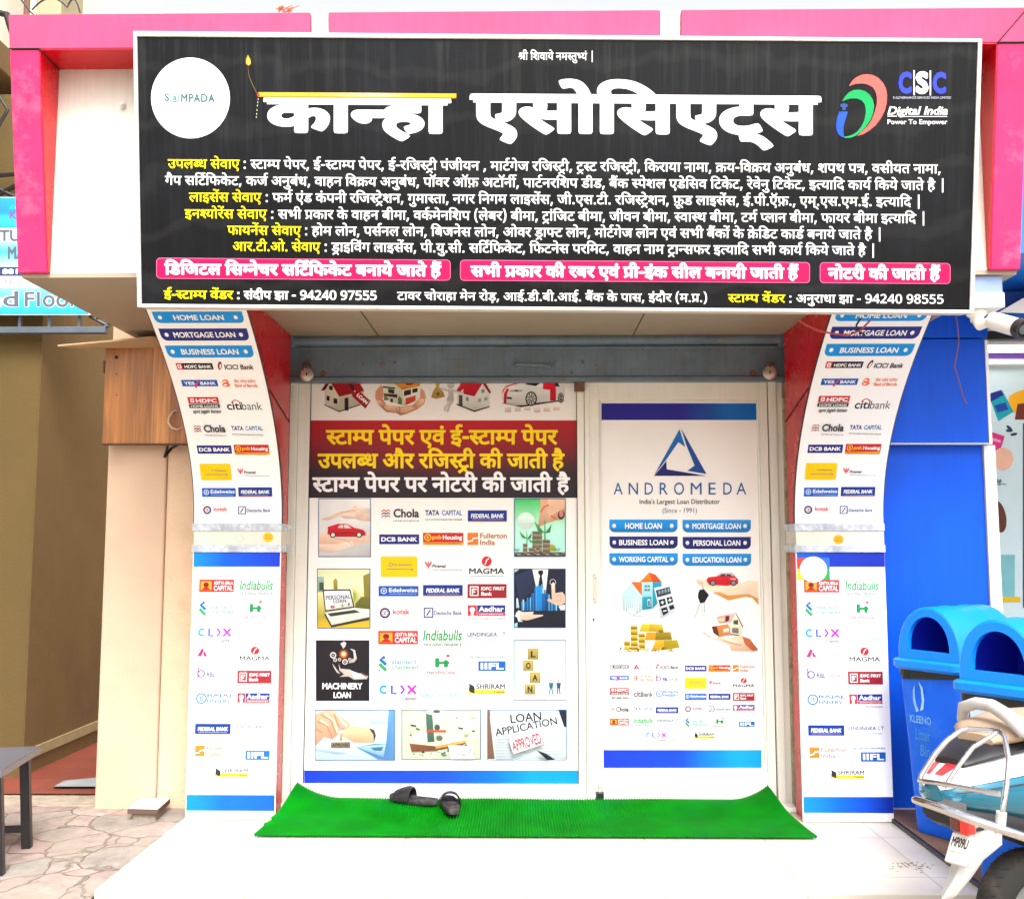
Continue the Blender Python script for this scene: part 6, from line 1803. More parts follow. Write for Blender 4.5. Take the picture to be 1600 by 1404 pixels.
C = Print(on_win)
C.z = 1.5
C.grad(475.5, 1202.8, 903.5, 1225.5, [(0, '#1436c0'), (.5, '#1a44d0'), (.7, '#0a66e4'), (.85, '#0a8cf0'), (1, '#0a86ea')], n=24)
wsub(C, 'blue_band', label='blue printed band along the foot')
# red to black heading block
C = Print(on_win)
C.z = 1.5
x0, x1, y0, y1 = 481.5, 901.5, 656.6, 777.6
vs, fs = [], []
NX, NYY = 16, 10
for j in range(NYY + 1):
    for i in range(NX + 1):
        vs.append((x0 + (x1 - x0) * i / NX, y0 + (y1 - y0) * j / NYY))
for j in range(NYY):
    for i in range(NX):
        k = j * (NX + 1) + i
        fs.append((k, k + 1, k + NX + 2, k + NX + 1))


def glow(x, y):
    u, v = (x - x0) / (x1 - x0), (y - y0) / (y1 - y0)
    t = max(0, min(1, 1.05 - v * 1.35 - .35 * abs(u - .5)))
    a, b_ = lin('#2a2026'), lin('#c01622')
    return tuple(p + (q - p) * t for p, q in zip(a, b_))


C.tris(vs, fs, glow)
wsub(C, 'heading_block', label='red to black block behind the Hindi heading')
for key, xa, xb, head, bs, col in (('p1', 509.3, 871.6, 671.6, 694.5, '#ffd800'), ('p2', 496.4, 882.4, 708.5, 731.5, '#ffd800'), ('p3', 488, 890.6, 745.5, 768.5, '#f6f2f4')):
    C = Print(on_win)
    C.z = 4
    C.deva(key, xa, head, xb, bs, col, .03)
    wsub(C, 'heading_line', label='yellow Hindi heading line' if key != 'p3' else 'white Hindi heading line')

SK1, SK2, SK3 = '#f0c0a0', '#dc9a78', '#b06a4c'


def house(C, P, wall, roof, dark, wallr=None):
    """A small gabled house: left gable wall, right wall and roof given by points."""
    for pts, c in P:
        C.poly(pts, {'w': wall, 'v': wallr or wall, 'r': roof, 'd': dark, 'k': '#2a2420'}.get(c, c))


C = crop(480, 590, 7.273)
C.z = 2
C.rect(10, 42, 1, 1, '#efe2da') if False else None
house(C, [([(200, 150), (275, 50), (365, 215), (365, 380), (200, 300)], 'w'), ([(365, 215), (500, 180), (640, 150), (640, 300), (365, 385)], '#cfc6b2'), ([(260, 45), (590, 45), (650, 150), (365, 215)], 'r'),
          ([(155, 150), (225, 45), (262, 45), (205, 140)], 'd'), ([(195, 300), (365, 378), (600, 300), (600, 312), (365, 392), (195, 312)], 'k'),
          ([(220, 205), (255, 210), (255, 265), (220, 255)], 'k'), ([(300, 232), (342, 240), (342, 300), (300, 288)], 'k'), ([(250, 90), (290, 95), (290, 145), (250, 135)], 'k'), ([(425, 232), (470, 225), (470, 375), (425, 372)], 'k')],
      '#e6dcc4', '#b01426', '#6a1420')
C.poly([(500, 150), (545, 110), (720, 265), (662, 352), (515, 215)], '#b0102a')
C.poly([(468, 45), (515, 45), (540, 130), (510, 150)], '#5a1018')
C.oval(541, 156, 17, 17, '#2a2420', 14)
C.oval(541, 156, 11, 11, '#d8b0a8', 14)
C.text('LOAN', 553, 218, 702, 262, '#ffffff', .05, 0, 42)
wsub(C, 'printed_picture', label='cream house with a red roof and LOAN tag')
C = crop(480, 590, 7.273)
C.z = 2
C.poly([(780, 150), (840, 80), (870, 120), (860, 240), (900, 310), (1060, 330), (1200, 310), (1280, 230), (1290, 120), (1330, 150), (1350, 220), (1330, 300), (1250, 360), (1130, 410), (1060, 430), (1010, 400), (900, 390), (800, 300), (770, 220)], SK2)
for p in ([(870, 320), (990, 310), (1050, 350), (1030, 390), (900, 370)], [(1060, 340), (1170, 320), (1230, 345), (1130, 395), (1060, 400)], [(780, 250), (830, 260), (870, 300), (850, 330), (800, 300)], [(1280, 240), (1335, 240), (1320, 300), (1250, 340), (1240, 300)]):
    C.poly(p, SK1)
for l in ([(900, 385), (990, 395)], [(1010, 340), (1020, 400)], [(1050, 420), (1120, 405)], [(830, 310), (900, 372)]):
    C.line(l, 7, SK3)
house(C, [([(860, 95), (930, 45), (970, 45), (1085, 140), (1085, 320), (870, 240)], '#dfe2cc'), ([(1085, 140), (1285, 95), (1285, 160), (1250, 270), (1120, 315), (1085, 320)], '#f0eee4'),
          ([(960, 45), (1280, 45), (1285, 95), (1085, 140)], '#e8902a'), ([(1120, 50), (1200, 48), (1200, 80), (1130, 85)], '#5a2a20'), ([(860, 95), (1000, 110), (1000, 130), (860, 115)], '#5a4a38'),
          ([(920, 125), (990, 135), (990, 185), (920, 170)], '#3a2c28'), ([(870, 180), (1025, 190), (1025, 230), (870, 205)], '#542a26'), ([(1100, 148), (1180, 130), (1180, 190), (1100, 208)], '#43261f'),
          ([(1195, 128), (1255, 115), (1255, 160), (1195, 176)], '#43261f'), ([(1120, 235), (1232, 200), (1232, 260), (1120, 312)], '#d8481e'), ([(945, 235), (975, 240), (975, 285), (945, 275)], '#4a2622')], '#fff', '#fff', '#222')
C.poly([(1035, 300), (1030, 240), (1050, 205), (1080, 250), (1075, 300)], '#6a7a2a')
C.poly([(880, 260), (870, 220), (900, 200), (930, 250)], '#7a8a4a')
wsub(C, 'printed_picture', label='cupped hands holding a house with an orange roof')
C = crop(690, 590, 7.273)
C.z = 2
C.poly([(-60, 240), (-120, 225), (-95, 150), (-60, 95), (-75, 70), (-20, 68), (-30, 95), (20, 160), (37, 215)], '#c09a4a')
C.text('$', -78, 165, -42, 222, '#2d2620', .03) if False else C.oval(-40, 185, 18, 22, '#7a5a20', 12)
house(C, [([(180, 180), (375, 215), (375, 375), (180, 300)], '#d8d6cc'), ([(375, 215), (470, 75), (545, 170), (545, 325), (375, 378)], '#e8e6dc'), ([(235, 42), (480, 42), (375, 212), (155, 165)], 'r'),
          ([(470, 42), (490, 42), (565, 170), (545, 180), (470, 75)], 'd'), ([(170, 295), (375, 372), (545, 322), (545, 335), (375, 390), (170, 310)], 'k'), ([(197, 195), (238, 200), (238, 320), (197, 305)], '#4a4a4c'),
          ([(275, 215), (308, 222), (308, 270), (275, 260)], '#7d98a8'), ([(452, 135), (488, 125), (488, 165), (452, 178)], '#8a9a98'), ([(415, 235), (450, 228), (450, 270), (415, 280)], '#9aa8a0'), ([(485, 222), (520, 214), (520, 255), (485, 264)], '#9aa8a0')],
      '#fff', '#d81c30', '#a01824')
g = '#cfc9c4'
C.oval(105, 80, 44, 42, '#d9d3ce', 20)
C.poly([(70, 130), (140, 130), (135, 190), (140, 260), (120, 290), (70, 280), (55, 250), (80, 190)], g)
C.line([(85, 150), (20, 130), (-30, 110)], 20, g)
C.line([(125, 140), (190, 165), (250, 180)], 20, g)
C.line([(80, 270), (70, 310), (40, 340), (35, 380)], [34, 30, 30, 26], g)
C.line([(120, 270), (90, 310), (80, 350), (65, 390)], [34, 30, 26, 24], '#c0bab4')
C.poly([(205, 165), (250, 130), (240, 180)], '#f0ece8')
wsub(C, 'printed_picture', label='pale figure with a money bag leaning on a red roofed house')
C = crop(690, 590, 7.273)
C.z = 2
for i in range(6):
    C.rect(720 + i * 110, 335, 790 + i * 110, 395 - (i % 3) * 12, '#eddbd2')
C.poly([(680, 290), (740, 300), (900, 335), (1300, 275), (1400, 265), (1330, 240), (760, 280)], '#1d1a1c')
C.poly([(700, 180), (740, 115), (830, 80), (960, 45), (1330, 45), (1400, 85), (1405, 180), (1385, 250), (1300, 262), (1090, 285), (940, 312), (830, 315), (720, 285), (690, 250)], '#efece8')
C.poly([(680, 280), (690, 180), (730, 110), (830, 78), (1000, 42), (940, 42), (830, 65), (730, 95), (690, 150)], '#e01838')
C.poly([(740, 120), (710, 180), (705, 285), (735, 290), (745, 180), (770, 130)], '#e01838')
C.poly([(945, 75), (1015, 45), (1150, 42), (1070, 95)], '#2a2426')
C.poly([(1275, 45), (1310, 45), (1345, 100), (1290, 100)], '#2a2426')
C.poly([(1155, 42), (1270, 42), (1300, 120), (1300, 262), (1232, 262), (1232, 140), (1150, 130)], '#ea1838')
C.poly([(770, 160), (790, 135), (932, 135), (905, 160)], '#bdb6b4')
C.oval(850, 148, 24, 9, '#4a4448', 12)
C.poly([(742, 218), (800, 225), (800, 245), (742, 240)], '#2a2426')
for cx, cy, rx, ry in ((1018, 240, 66, 84), (1355, 230, 34, 58)):
    C.oval(cx, cy, rx, ry, '#211e22', 24)
    C.oval(cx, cy, rx * .78, ry * .82, '#cfcac6', 24)
    for k in range(9):
        a = 2 * math.pi * k / 9
        C.line([(cx + rx * .18 * math.cos(a), cy + ry * .18 * math.sin(a)), (cx + rx * .74 * math.cos(a), cy + ry * .78 * math.sin(a))], 9, '#3d383c')
wsub(C, 'printed_picture', label='white car wrapped with a red ribbon')


def pic(ox, oy, s, box, bg_, border='#2f5f98', wd=7):
    C = crop(ox, oy, s)
    C.z = 2
    if isinstance(bg_, list):
        C.grad(*box, bg_, vertical=True)
    else:
        C.rect(*box, bg_)
    C.frame_ = (box, wd, border)
    return C


def done(C, label):
    (a, b_, c, d), wd, col = C.frame_
    C.z += 1
    C.box_line(a, b_, c, d, wd, col)
    return wsub(C, 'printed_picture', label=label)


C = pic(490, 775, 6.69, (50, 22, 600, 635), '#e6e4e2')
C.poly([(80, 240), (130, 225), (260, 165), (380, 140), (440, 95), (596, 130), (596, 262), (500, 260), (440, 235), (320, 235), (270, 205), (150, 255)], '#f2d2bc')
C.poly([(270, 195), (320, 175), (440, 195), (430, 225), (310, 225)], '#f8e0cc')
C.poly([(440, 95), (596, 130), (596, 180), (500, 170)], '#f8e4d4')
C.line([(275, 180), (380, 150), (440, 150)], 9, '#dca288')
C.poly([(54, 395), (140, 385), (220, 440), (350, 445), (470, 435), (596, 400), (596, 470), (420, 510), (330, 545), (200, 590), (54, 575)], '#eec4a8')
C.poly([(54, 500), (250, 500), (400, 470), (420, 510), (330, 545), (200, 590), (54, 575)], '#f6d8c2')
C.line([(210, 440), (330, 455), (400, 500)], 7, '#cf9474')
C.poly([(145, 395), (150, 320), (200, 305), (250, 288), (350, 288), (430, 330), (520, 350), (545, 380), (545, 410), (440, 425), (240, 425)], '#cf1c28')
C.poly([(250, 330), (275, 303), (310, 300), (312, 335)], '#e8d8d4')
C.poly([(320, 300), (355, 300), (400, 335), (322, 335)], '#dcd0cc')
C.rect(240, 380, 430, 388, '#7a1018')
for cx in (203, 476):
    C.oval(cx, 405, 32, 30, '#2a1c1c')
    C.oval(cx, 405, 20, 20, '#e8e0dc')
done(C, 'small red car sheltered between two hands')
C = pic(490, 775, 6.69, (38, 755, 595, 1380), [(0, '#d8dcae'), (.3, '#f2ecc4'), (.55, '#d4cf7c'), (.8, '#a89a3a'), (1, '#e0b420')])
C.rect(46, 840, 110, 1000, '#9ac0b0')
C.rect(60, 900, 105, 980, '#4a5a48')
C.poly([(205, 880), (235, 855), (250, 890), (250, 970), (210, 970)], '#a8943a')
for i in range(12):
    a = -100 + i * 17
    C.line([(420, 1050), (420 + 90 * math.cos(R(a)), 1050 + 130 * math.sin(R(a)))], [10, 2], '#9aa64a')
C.poly([(520, 830), (592, 800), (592, 1100), (530, 1080)], '#8f8438')
C.poly([(440, 1120), (500, 1050), (592, 1050), (592, 1180), (430, 1180)], '#6a6a2a')
C.poly([(95, 975), (385, 970), (430, 1160), (120, 1205)], '#2c2c2e')
C.poly([(110, 990), (375, 985), (415, 1150), (128, 1190)], '#eef0ee')
C.poly([(120, 1215), (430, 1165), (582, 1180), (582, 1265), (190, 1345)], '#dfe6dc')
C.poly([(145, 1225), (430, 1185), (490, 1210), (180, 1255)], '#37403c')
C.poly([(120, 1215), (190, 1345), (582, 1262), (582, 1290), (185, 1370), (112, 1235)], '#39342a')
C.text('PERSONAL', 128, 1030, 388, 1075, '#33507c', .02, 0, -3)
C.text('LOAN', 208, 1075, 340, 1112, '#33507c', .02, 0, -3)
C.oval(200, 1155, 24, 16, '#c06a80')
C.oval(302, 1140, 10, 18, '#9aa83a')
C.oval(370, 1128, 8, 16, '#4a4a60')
done(C, 'laptop showing PERSONAL LOAN on its screen')
C = pic(795, 775, 6.69, (55, 22, 595, 632), [(0, '#35c864'), (.25, '#8fe0a4'), (.55, '#bdf0e0'), (1, '#a8e6dc')])
C.oval(180, 260, 90, 90, '#dff6ea', 30)
C.poly([(330, 22), (592, 22), (592, 190), (545, 250), (500, 250), (440, 270), (400, 280), (300, 330), (330, 160)], '#e2a584')
C.poly([(410, 22), (592, 22), (592, 120), (440, 200), (400, 280), (320, 290), (400, 120)], '#efbf9e')
C.line([(330, 170), (370, 110), (420, 90)], 12, '#b45c44')
C.oval(548, 195, 36, 48, '#5a2a28')
C.oval(548, 185, 22, 36, '#d98a80')
C.line([(440, 205), (500, 240)], 10, '#b45c44')
C.oval(312, 335, 16, 22, '#d8735a')
for x, y0_, w_ in ((295, 365, 104), (170, 495, 48), (390, 455, 78), (235, 540, 60), (300, 530, 40)):
    n = int((600 - y0_) / 16)
    for i in range(n):
        y = y0_ + i * 16
        C.rrect(x - w_ / 2 + (i % 2) * 3, y, x + w_ / 2 + (i % 2) * 3, y + 15, 5, ('#8a7a62', '#6a5a46', '#a89a80')[i % 3])
C.rect(55, 585, 595, 628, '#544a3e')
for i in range(16):
    C.oval(75 + i * 33, 598 + (i % 3) * 9, 20, 7, ('#8a7e6c', '#b8ac98', '#6a5e50')[i % 3], 12)
for x, y, h, k in ((190, 495, 140, 1.), (378, 460, 210, 1.4), (265, 520, 90, .8), (88, 590, 60, .5), (515, 580, 50, .5)):
    C.line([(x, y), (x - 2, y - h)], [10 * k, 4 * k], '#2f9a3a')
    C.poly([(x, y - h * .35), (x - 80 * k, y - h * .95), (x - 50 * k, y - h * .45)], '#3aa845')
    C.poly([(x, y - h * .35), (x + 50 * k, y - h * .8), (x + 38 * k, y - h * .4)], '#2f9a3a')
C.poly([(430, 570), (430, 500), (480, 515), (500, 570)], '#a8a42a')
done(C, 'hand placing a coin on stacks with green sprouts')
C = pic(795, 775, 6.69, (52, 755, 595, 1375), '#1d2234')
C.poly([(52, 755), (120, 755), (60, 800)], '#bfe0f0')
C.poly([(60, 830), (240, 760), (280, 960), (120, 1100)], '#273250')
C.poly([(245, 757), (412, 757), (385, 1020), (300, 1010), (280, 930)], '#eef2f6')
C.poly([(310, 775), (355, 772), (362, 800), (345, 830), (360, 950), (330, 1010), (305, 950), (325, 830), (305, 800)], '#1a1c2c')
rn = random.Random(4)
for i in range(26):
    x = 130 + i * 15
    top = 1110 - 175 * math.exp(-((x - 320) / 85) ** 2) - rn.uniform(0, 40)
    C.rect(x, top, x + 13, 1195, ('#1f7ec8', '#5ab6ee', '#15568f', '#8fd4f6')[rn.randrange(4)])
C.rect(288, 940, 345, 1195, '#1a86d8')
C.rect(345, 1015, 380, 1195, '#1060a8')
C.poly([(80, 1065), (95, 1065), (110, 1165), (78, 1165)], '#cfe8f4')
C.ring(460, 897, 32, 4, '#dfe6ee')
C.poly([(448, 1040), (445, 915), (470, 895), (482, 920), (485, 1010), (560, 1000), (590, 1040), (592, 1110), (540, 1145), (480, 1130), (400, 1090), (415, 1065), (450, 1080)], '#f0cbb6')
C.line([(490, 1040), (540, 1030), (545, 1080), (500, 1085)], 8, '#cf8f74')
C.poly([(520, 1150), (585, 1130), (592, 1190), (540, 1190)], '#dfe6f2')
C.poly([(60, 1250), (100, 1190), (150, 1210), (260, 1205), (250, 1235), (360, 1238), (355, 1250), (200, 1295), (120, 1290)], '#f0cbb6')
C.poly([(75, 1215), (105, 1200), (120, 1290), (150, 1310), (100, 1310)], '#eef2f8')
C.poly([(56, 1330), (90, 1320), (90, 1372), (56, 1372)], '#8fd0e8')
done(C, 'suited man holding a small blue city')
C = pic(485, 990, 7.02, (62, 68, 648, 732), '#201c22', '#1c3a5c')
C.oval(365, 222, 55, 55, '#7a3a1c', 20)
C.oval(365, 222, 36, 36, '#e89040', 20)
C.oval(365, 220, 20, 20, '#fff2d0', 16)
for cx, cy, r in ((250, 232, 34), (272, 285, 20), (320, 280, 18), (380, 305, 30), (432, 280, 18)):
    C.ring(cx, cy, r, r * .35, '#d8d0cc')
    C.oval(cx, cy, r * .3, r * .3, '#b8a8a0', 10)
C.poly([(330, 105), (370, 82), (395, 100), (380, 140), (360, 160), (345, 130)], '#e8e4e4')
C.poly([(435, 160), (490, 175), (510, 270), (480, 310), (420, 320), (430, 290), (480, 265), (470, 190)], '#d0cac8')
C.poly([(310, 320), (330, 380), (440, 390), (470, 430), (560, 430), (635, 460), (620, 495), (480, 500), (420, 465), (320, 470), (370, 440), (320, 400)], '#cdbfb6')
C.poly([(240, 320), (270, 360), (300, 400), (330, 440), (290, 420), (260, 370)], '#cdbfb6')
C.poly([(440, 400), (560, 440), (620, 480), (480, 490)], '#efe6e0')
C.line([(560, 430), (620, 460)], 18, '#6a5040')
C.text('MACHINERY', 132, 535, 570, 605, '#f4f2f2', .035)
C.text('LOAN', 255, 635, 445, 702, '#f4f2f2', .035)
done(C, 'dark picture of gears over a hand lettered MACHINERY LOAN')
C = pic(485, 990, 7.02, (50, 828, 930, 1385), [(0, '#b4d0e0'), (.55, '#c8dfea'), (1, '#9cbcdc')])
C.rect(660, 835, 850, 990, '#c0e0ee')
C.poly([(860, 830), (928, 830), (928, 1382), (740, 1375), (500, 1240), (700, 1200), (830, 1200)], '#5a8ec8')
C.poly([(500, 1235), (830, 1205), (800, 1350)], '#8fb4dc')
C.poly([(660, 1245), (800, 1235), (780, 1280), (700, 1275)], '#3a6a90')
C.poly([(430, 1000), (640, 1030), (700, 1050), (720, 1110), (700, 1195), (480, 1190), (360, 1130), (350, 1060)], '#dfb490')
C.poly([(640, 1030), (700, 1050), (720, 1110), (700, 1195), (690, 1100)], '#3f3836')
C.poly([(54, 880), (160, 835), (280, 840), (330, 900), (440, 980), (440, 1010), (390, 1040), (330, 1060), (300, 1110), (240, 1155), (150, 1130), (54, 1230)], '#e0ab8c')
for l in ([(110, 880), (220, 940), (280, 1090)], [(75, 960), (180, 1000), (240, 1140)], [(60, 1040), (130, 1080)], [(260, 880), (300, 980), (340, 1050)]):
    C.line(l, 12, '#b87456')
for l in ([(160, 870), (260, 950), (300, 1080)], [(110, 940), (200, 1000)], [(290, 870), (350, 960), (400, 1010)]):
    C.line(l, 22, '#f0cdb4')
C.oval(350, 1020, 26, 34, '#e0a0a0')
C.poly([(320, 1090), (360, 1080), (350, 1170), (320, 1170)], '#b09a70')
C.poly([(225, 1185), (440, 1180), (440, 1250), (225, 1250)], '#8a7a60')
C.text('APPROVED', 240, 1195, 428, 1235, '#3a3226', .03)
C.poly([(54, 1240), (430, 1310), (300, 1320), (54, 1280)], '#9fb4d8')
done(C, 'hand stamping APPROVED beside a laptop')
C = pic(620, 990, 5.926, (45, 695, 780, 1160), '#ccd2b6')
rn = random.Random(8)
for i in range(90):
    x, y = rn.uniform(60, 700), rn.uniform(705, 1130)
    a, l = rn.uniform(0, 180), rn.uniform(20, 62)
    dx, dy = l * math.cos(R(a)), l * .5 * math.sin(R(a))
    x2, y2 = min(max(x + dx, 50), 775), min(max(y + dy, 700), 1155)
    C.line([(x, y), (x2, y2)], rn.uniform(5, 20), ('#c8d4b4', '#f4f4e8', '#8fa880', '#4a6a5a', '#d8b070', '#b4d4cc', '#f0ead8', '#2f4a48')[rn.randrange(8)])
C.poly([(120, 950), (280, 900), (640, 950), (640, 1000), (360, 1040), (125, 1010)], '#e8e0c4')
C.poly([(120, 1010), (360, 1035), (640, 985), (640, 1010), (370, 1075), (140, 1085)], '#7a4a34')
C.poly([(360, 1035), (640, 975), (640, 1000), (362, 1060)], '#d0a050')
C.poly([(270, 730), (460, 730), (440, 990), (285, 1000)], '#46685c')
C.poly([(330, 740), (460, 735), (440, 990), (350, 995)], '#c8d0b8')
C.oval(365, 722, 98, 26, '#e4e8d8')
C.oval(370, 716, 36, 12, '#5a5a4a')
C.oval(375, 862, 26, 30, '#43504c')
C.oval(395, 960, 30, 26, '#5a645c')
C.rect(275, 885, 455, 908, '#c8503c')
C.poly([(480, 1025), (700, 1035), (720, 1155), (500, 1155)], '#f0f4ee')
C.line([(560, 1110), (660, 1125), (690, 1050)], 8, '#3a5a4c')
done(C, 'roll of banknotes on a heap of money')
C = pic(620, 990, 5.926, (1082, 55, 1570, 612), [(0, '#cfeaf0'), (.2, '#dcf0c4'), (.5, '#cdf0e4'), (.82, '#d6f2ea'), (.86, '#f2f4f0'), (1, '#f2f4f2')])
for x, y, s, ch, r in ((1262, 186, 50, 'L', 0), (1218, 292, 48, 'O', 0), (1280, 402, 50, 'A', 3), (1233, 511, 48, 'N', 0)):
    C.rect(x - s, y - s, x + s, y + s, '#9a8340')
    C.rect(x - s + 6, y - s + 6, x + s - 6, y + s - 6, '#b39c52')
    C.text(ch, x - 22, y - 28, x + 22, y + 30, '#2a261c', .04)
for x, c in ((1428, '#2a6a7a'), (1498, '#3a4a84')):
    C.oval(x, 430, 8, 11, '#c09a80', 12)
    C.poly([(x - 22, 450), (x + 22, 450), (x + 16, 500), (x - 14, 500)], c)
    C.line([(x - 7, 498), (x - 14, 558)], 12, c)
    C.line([(x + 7, 498), (x + 14, 558)], 12, c)
done(C, 'wooden letter blocks spelling LOAN with two tiny men')
C = pic(620, 990, 5.926, (838, 695, 1573, 1158), '#c4d6dc')
C.poly([(842, 700), (862, 700), (905, 1155), (842, 1155)], '#7a5a48')
C.poly([(862, 760), (885, 700), (1490, 700), (1570, 1060), (1570, 1155), (905, 1155)], '#dde6e8')
C.poly([(1495, 697), (1570, 697), (1570, 860), (1550, 860)], '#222432')
C.text('LOAN', 1050, 730, 1338, 812, '#2a2e3c', .02, 0, -6)
C.text('APPLICATION', 905, 820, 1488, 892, '#2a2e3c', .02, 0, -11)
for i in range(9):
    y = 940 + i * 26
    fuzz(C, 890 + i * 4, y, 1050 + (i % 3) * 10, 6, '#7d8ea4', seed=30 + i)
    fuzz(C, 1345, y - 50, 1545, 5, '#9aa8b8', seed=50 + i)
    C.line([(890 + i * 4, y + 14), (1550, y - 60)], 1.6, '#a8b8c8')
p = [(1035, 965), (1325, 880), (1360, 1010), (1078, 1105)]
C.poly(p, '#f0f2f2')
for i in range(4):
    C.line([p[i], p[(i + 1) % 4]], 5, '#8a5a7a')
C.text('APPROVED', 1062, 938, 1338, 1042, '#c23a50', .03, 0, -17)
C.poly([(1295, 1065), (1380, 1095), (1470, 1155), (1390, 1155)], '#20242e')
done(C, 'loan form stamped APPROVED in red')
LW = dict(chola=(595, 792, 655, 817), tata=(664.5, 795, 722, 815), federal=(731, 797, 792, 815), dcb=(592.6, 834.6, 655, 849.8), pnb=(661, 832, 724, 851), fullerton=(730.5, 832, 792, 852),
          yellow=(595, 869, 652, 901), piramal=(664, 876, 722.5, 892), magma=(733, 868, 788, 901), edel=(591.6, 915, 654, 931), idfc=(730.5, 912, 791.6, 934), kotak=(592.6, 949, 652, 965.5),
          deutsche=(662, 949, 722, 964.5), aadhar=(731, 945, 789.5, 968), aditya=(591, 985, 653, 1006), indiabulls=(661, 982, 722, 1009), lending=(730.5, 985, 790, 1003), sc=(591, 1024, 653, 1049),
          hero=(667, 1022, 713, 1054.5), iifl=(731, 1023, 790, 1047.5), clix=(593.7, 1068.5, 650, 1094), neo=(655, 1065, 721, 1090), shriram=(731.5, 1066.7, 789, 1090))
for k_, bx in LW.items():
    put(on_win, post_w, k_, *bx)
put(on_win, post_w, 'federal', 661, 913.5, 723, 931)

# ------------------------------------------------------------------ the door's poster


def dsub(C, name, **k):
    return C.build(name, post_d, **k)


C = Print(on_win)
C.z = 1.5
C.grad(939.8, 630, 1184.5, 656, [(0, '#241a8a'), (.5, '#241e92'), (.68, '#16489e'), (.8, '#0a66c0'), (1, '#0a66c0')], n=24)
dsub(C, 'blue_band', label='dark blue printed band along the top')
C = Print(on_win)
C.z = 1.5
C.grad(941.5, 1171, 1190, 1199, [(0, '#1232b8'), (.5, '#1240c8'), (.72, '#0a78e8'), (.85, '#0a94f4'), (1, '#0a8cf0')], n=24)
dsub(C, 'blue_band', label='bright blue printed band along the foot')
C = crop(900, 560, 4.13)
C.poly([(668, 455), (705, 570), (660, 540), (580, 655), (505, 750)], '#0a6cc0')
C.poly([(678, 450), (842, 745), (718, 724), (765, 690), (712, 560)], '#0a4ea8')
C.poly([(503, 757), (583, 660), (585, 714), (842, 757)], '#1c1f74')
dsub(C, 'triangle_logo', label='blue three part triangle')
C = crop(900, 560, 4.13)
for ch, a, b_ in zip('ANDROMEDA', (243, 340, 443, 540, 632, 740, 855, 950, 1035), (301, 400, 497, 592, 697, 810, 901, 1005, 1098)):
    C.text(ch, a, 801 if ch != 'O' else 799, b_, 877 if ch != 'O' else 879, '#0f5a9a', .0)
dsub(C, 'brand_lettering', label='widely spaced blue capital letters')
C = crop(900, 560, 4.13)
C.text("India's Largest Loan Distributor", 410, 905, 928, 948, '#4c4a48', .014)
C.text('(Since - 1991)', 558, 963, 780, 1005, '#4a5880', .0)
dsub(C, 'subtitle_lettering', label='two small grey subtitle lines')


def button(C, x0, y0, x1, y1, s, col, dots=True, mt=.12, r=None):
    h = y1 - y0
    C.rrect(x0, y0, x1, y1, r or h * .42, col, (0, 0, 1, 1))
    for x in (x0 + (x1 - x0) * .07, x1 - (x1 - x0) * .085):
        C.oval(x, (y0 + y1) / 2, h * .15, h * .17, W, 14)
    w_ = x1 - x0
    C.text(s, x0 + w_ * mt, y0 + h * .27, x1 - w_ * mt, y1 - h * .27, W, .025)


for x0, x1, y0, y1, s, col, mt in ((215, 655, 1038, 1120, 'HOME LOAN', SKY, .23), (687, 1128, 1040, 1121, 'MORTGAGE LOAN', SKY, .145), (216, 656, 1147, 1225, 'BUSINESS LOAN', NAVY, .14),
                                   (688, 1128, 1150, 1228, 'PERSONAL LOAN', NAVY, .155), (215, 657, 1255, 1334, 'WORKING CAPITAL', SKY, .14), (688, 1130, 1258, 1337, 'EDUCATION LOAN', SKY, .145)):
    C = crop(900, 560, 4.13)
    button(C, x0, y0, x1, y1, s, col, mt=mt)
    dsub(C, 'loan_button', label=s.lower() + ' button')
C = crop(960, 885, 10.03)
C.z = 2
C.poly([(130, 700), (330, 760), (700, 790), (960, 640), (930, 720), (760, 800), (320, 780)], '#d0dde4')
C.poly([(115, 440), (262, 245), (440, 460), (430, 690), (330, 750), (140, 690)], '#c4e4ea')
C.poly([(262, 240), (420, 240), (490, 465), (440, 465)], '#e4701c')
C.poly([(430, 250), (600, 240), (600, 660), (480, 660), (430, 440)], '#a8e0ea')
C.poly([(600, 240), (740, 245), (740, 500), (600, 660)], '#1a9cc0')
C.poly([(400, 240), (540, 90), (600, 240)], '#ee8a1c')
C.poly([(540, 90), (640, 120), (745, 245), (600, 240)], '#dc5a20')
C.poly([(435, 475), (580, 465), (580, 660), (435, 680)], '#1e9ab4')
C.rect(520, 510, 560, 620, '#eaf6f8')
C.rect(528, 525, 552, 610, '#23506a')
for a in ((470, 290, 510, 320), (518, 290, 556, 320), (470, 345, 510, 380), (518, 345, 556, 380)):
    C.rect(*a, '#6a8a92')
for i in range(7):
    C.line([(170 + i * 34, 500), (168 + i * 34, 700)], 9, '#eef8fa')
C.poly([(200, 660), (330, 640), (340, 760), (200, 730)], '#eef6f8')
C.poly([(620, 330), (860, 290), (890, 320), (960, 640), (750, 790), (720, 770)], '#e2eef2')
C.poly([(645, 370), (865, 310), (890, 420), (672, 480)], '#3a4c56')
for i in range(4):
    C.text('8', 690 + i * 48, 372 - i * 12, 718 + i * 48, 430 - i * 12, '#9fb4b8', .02)
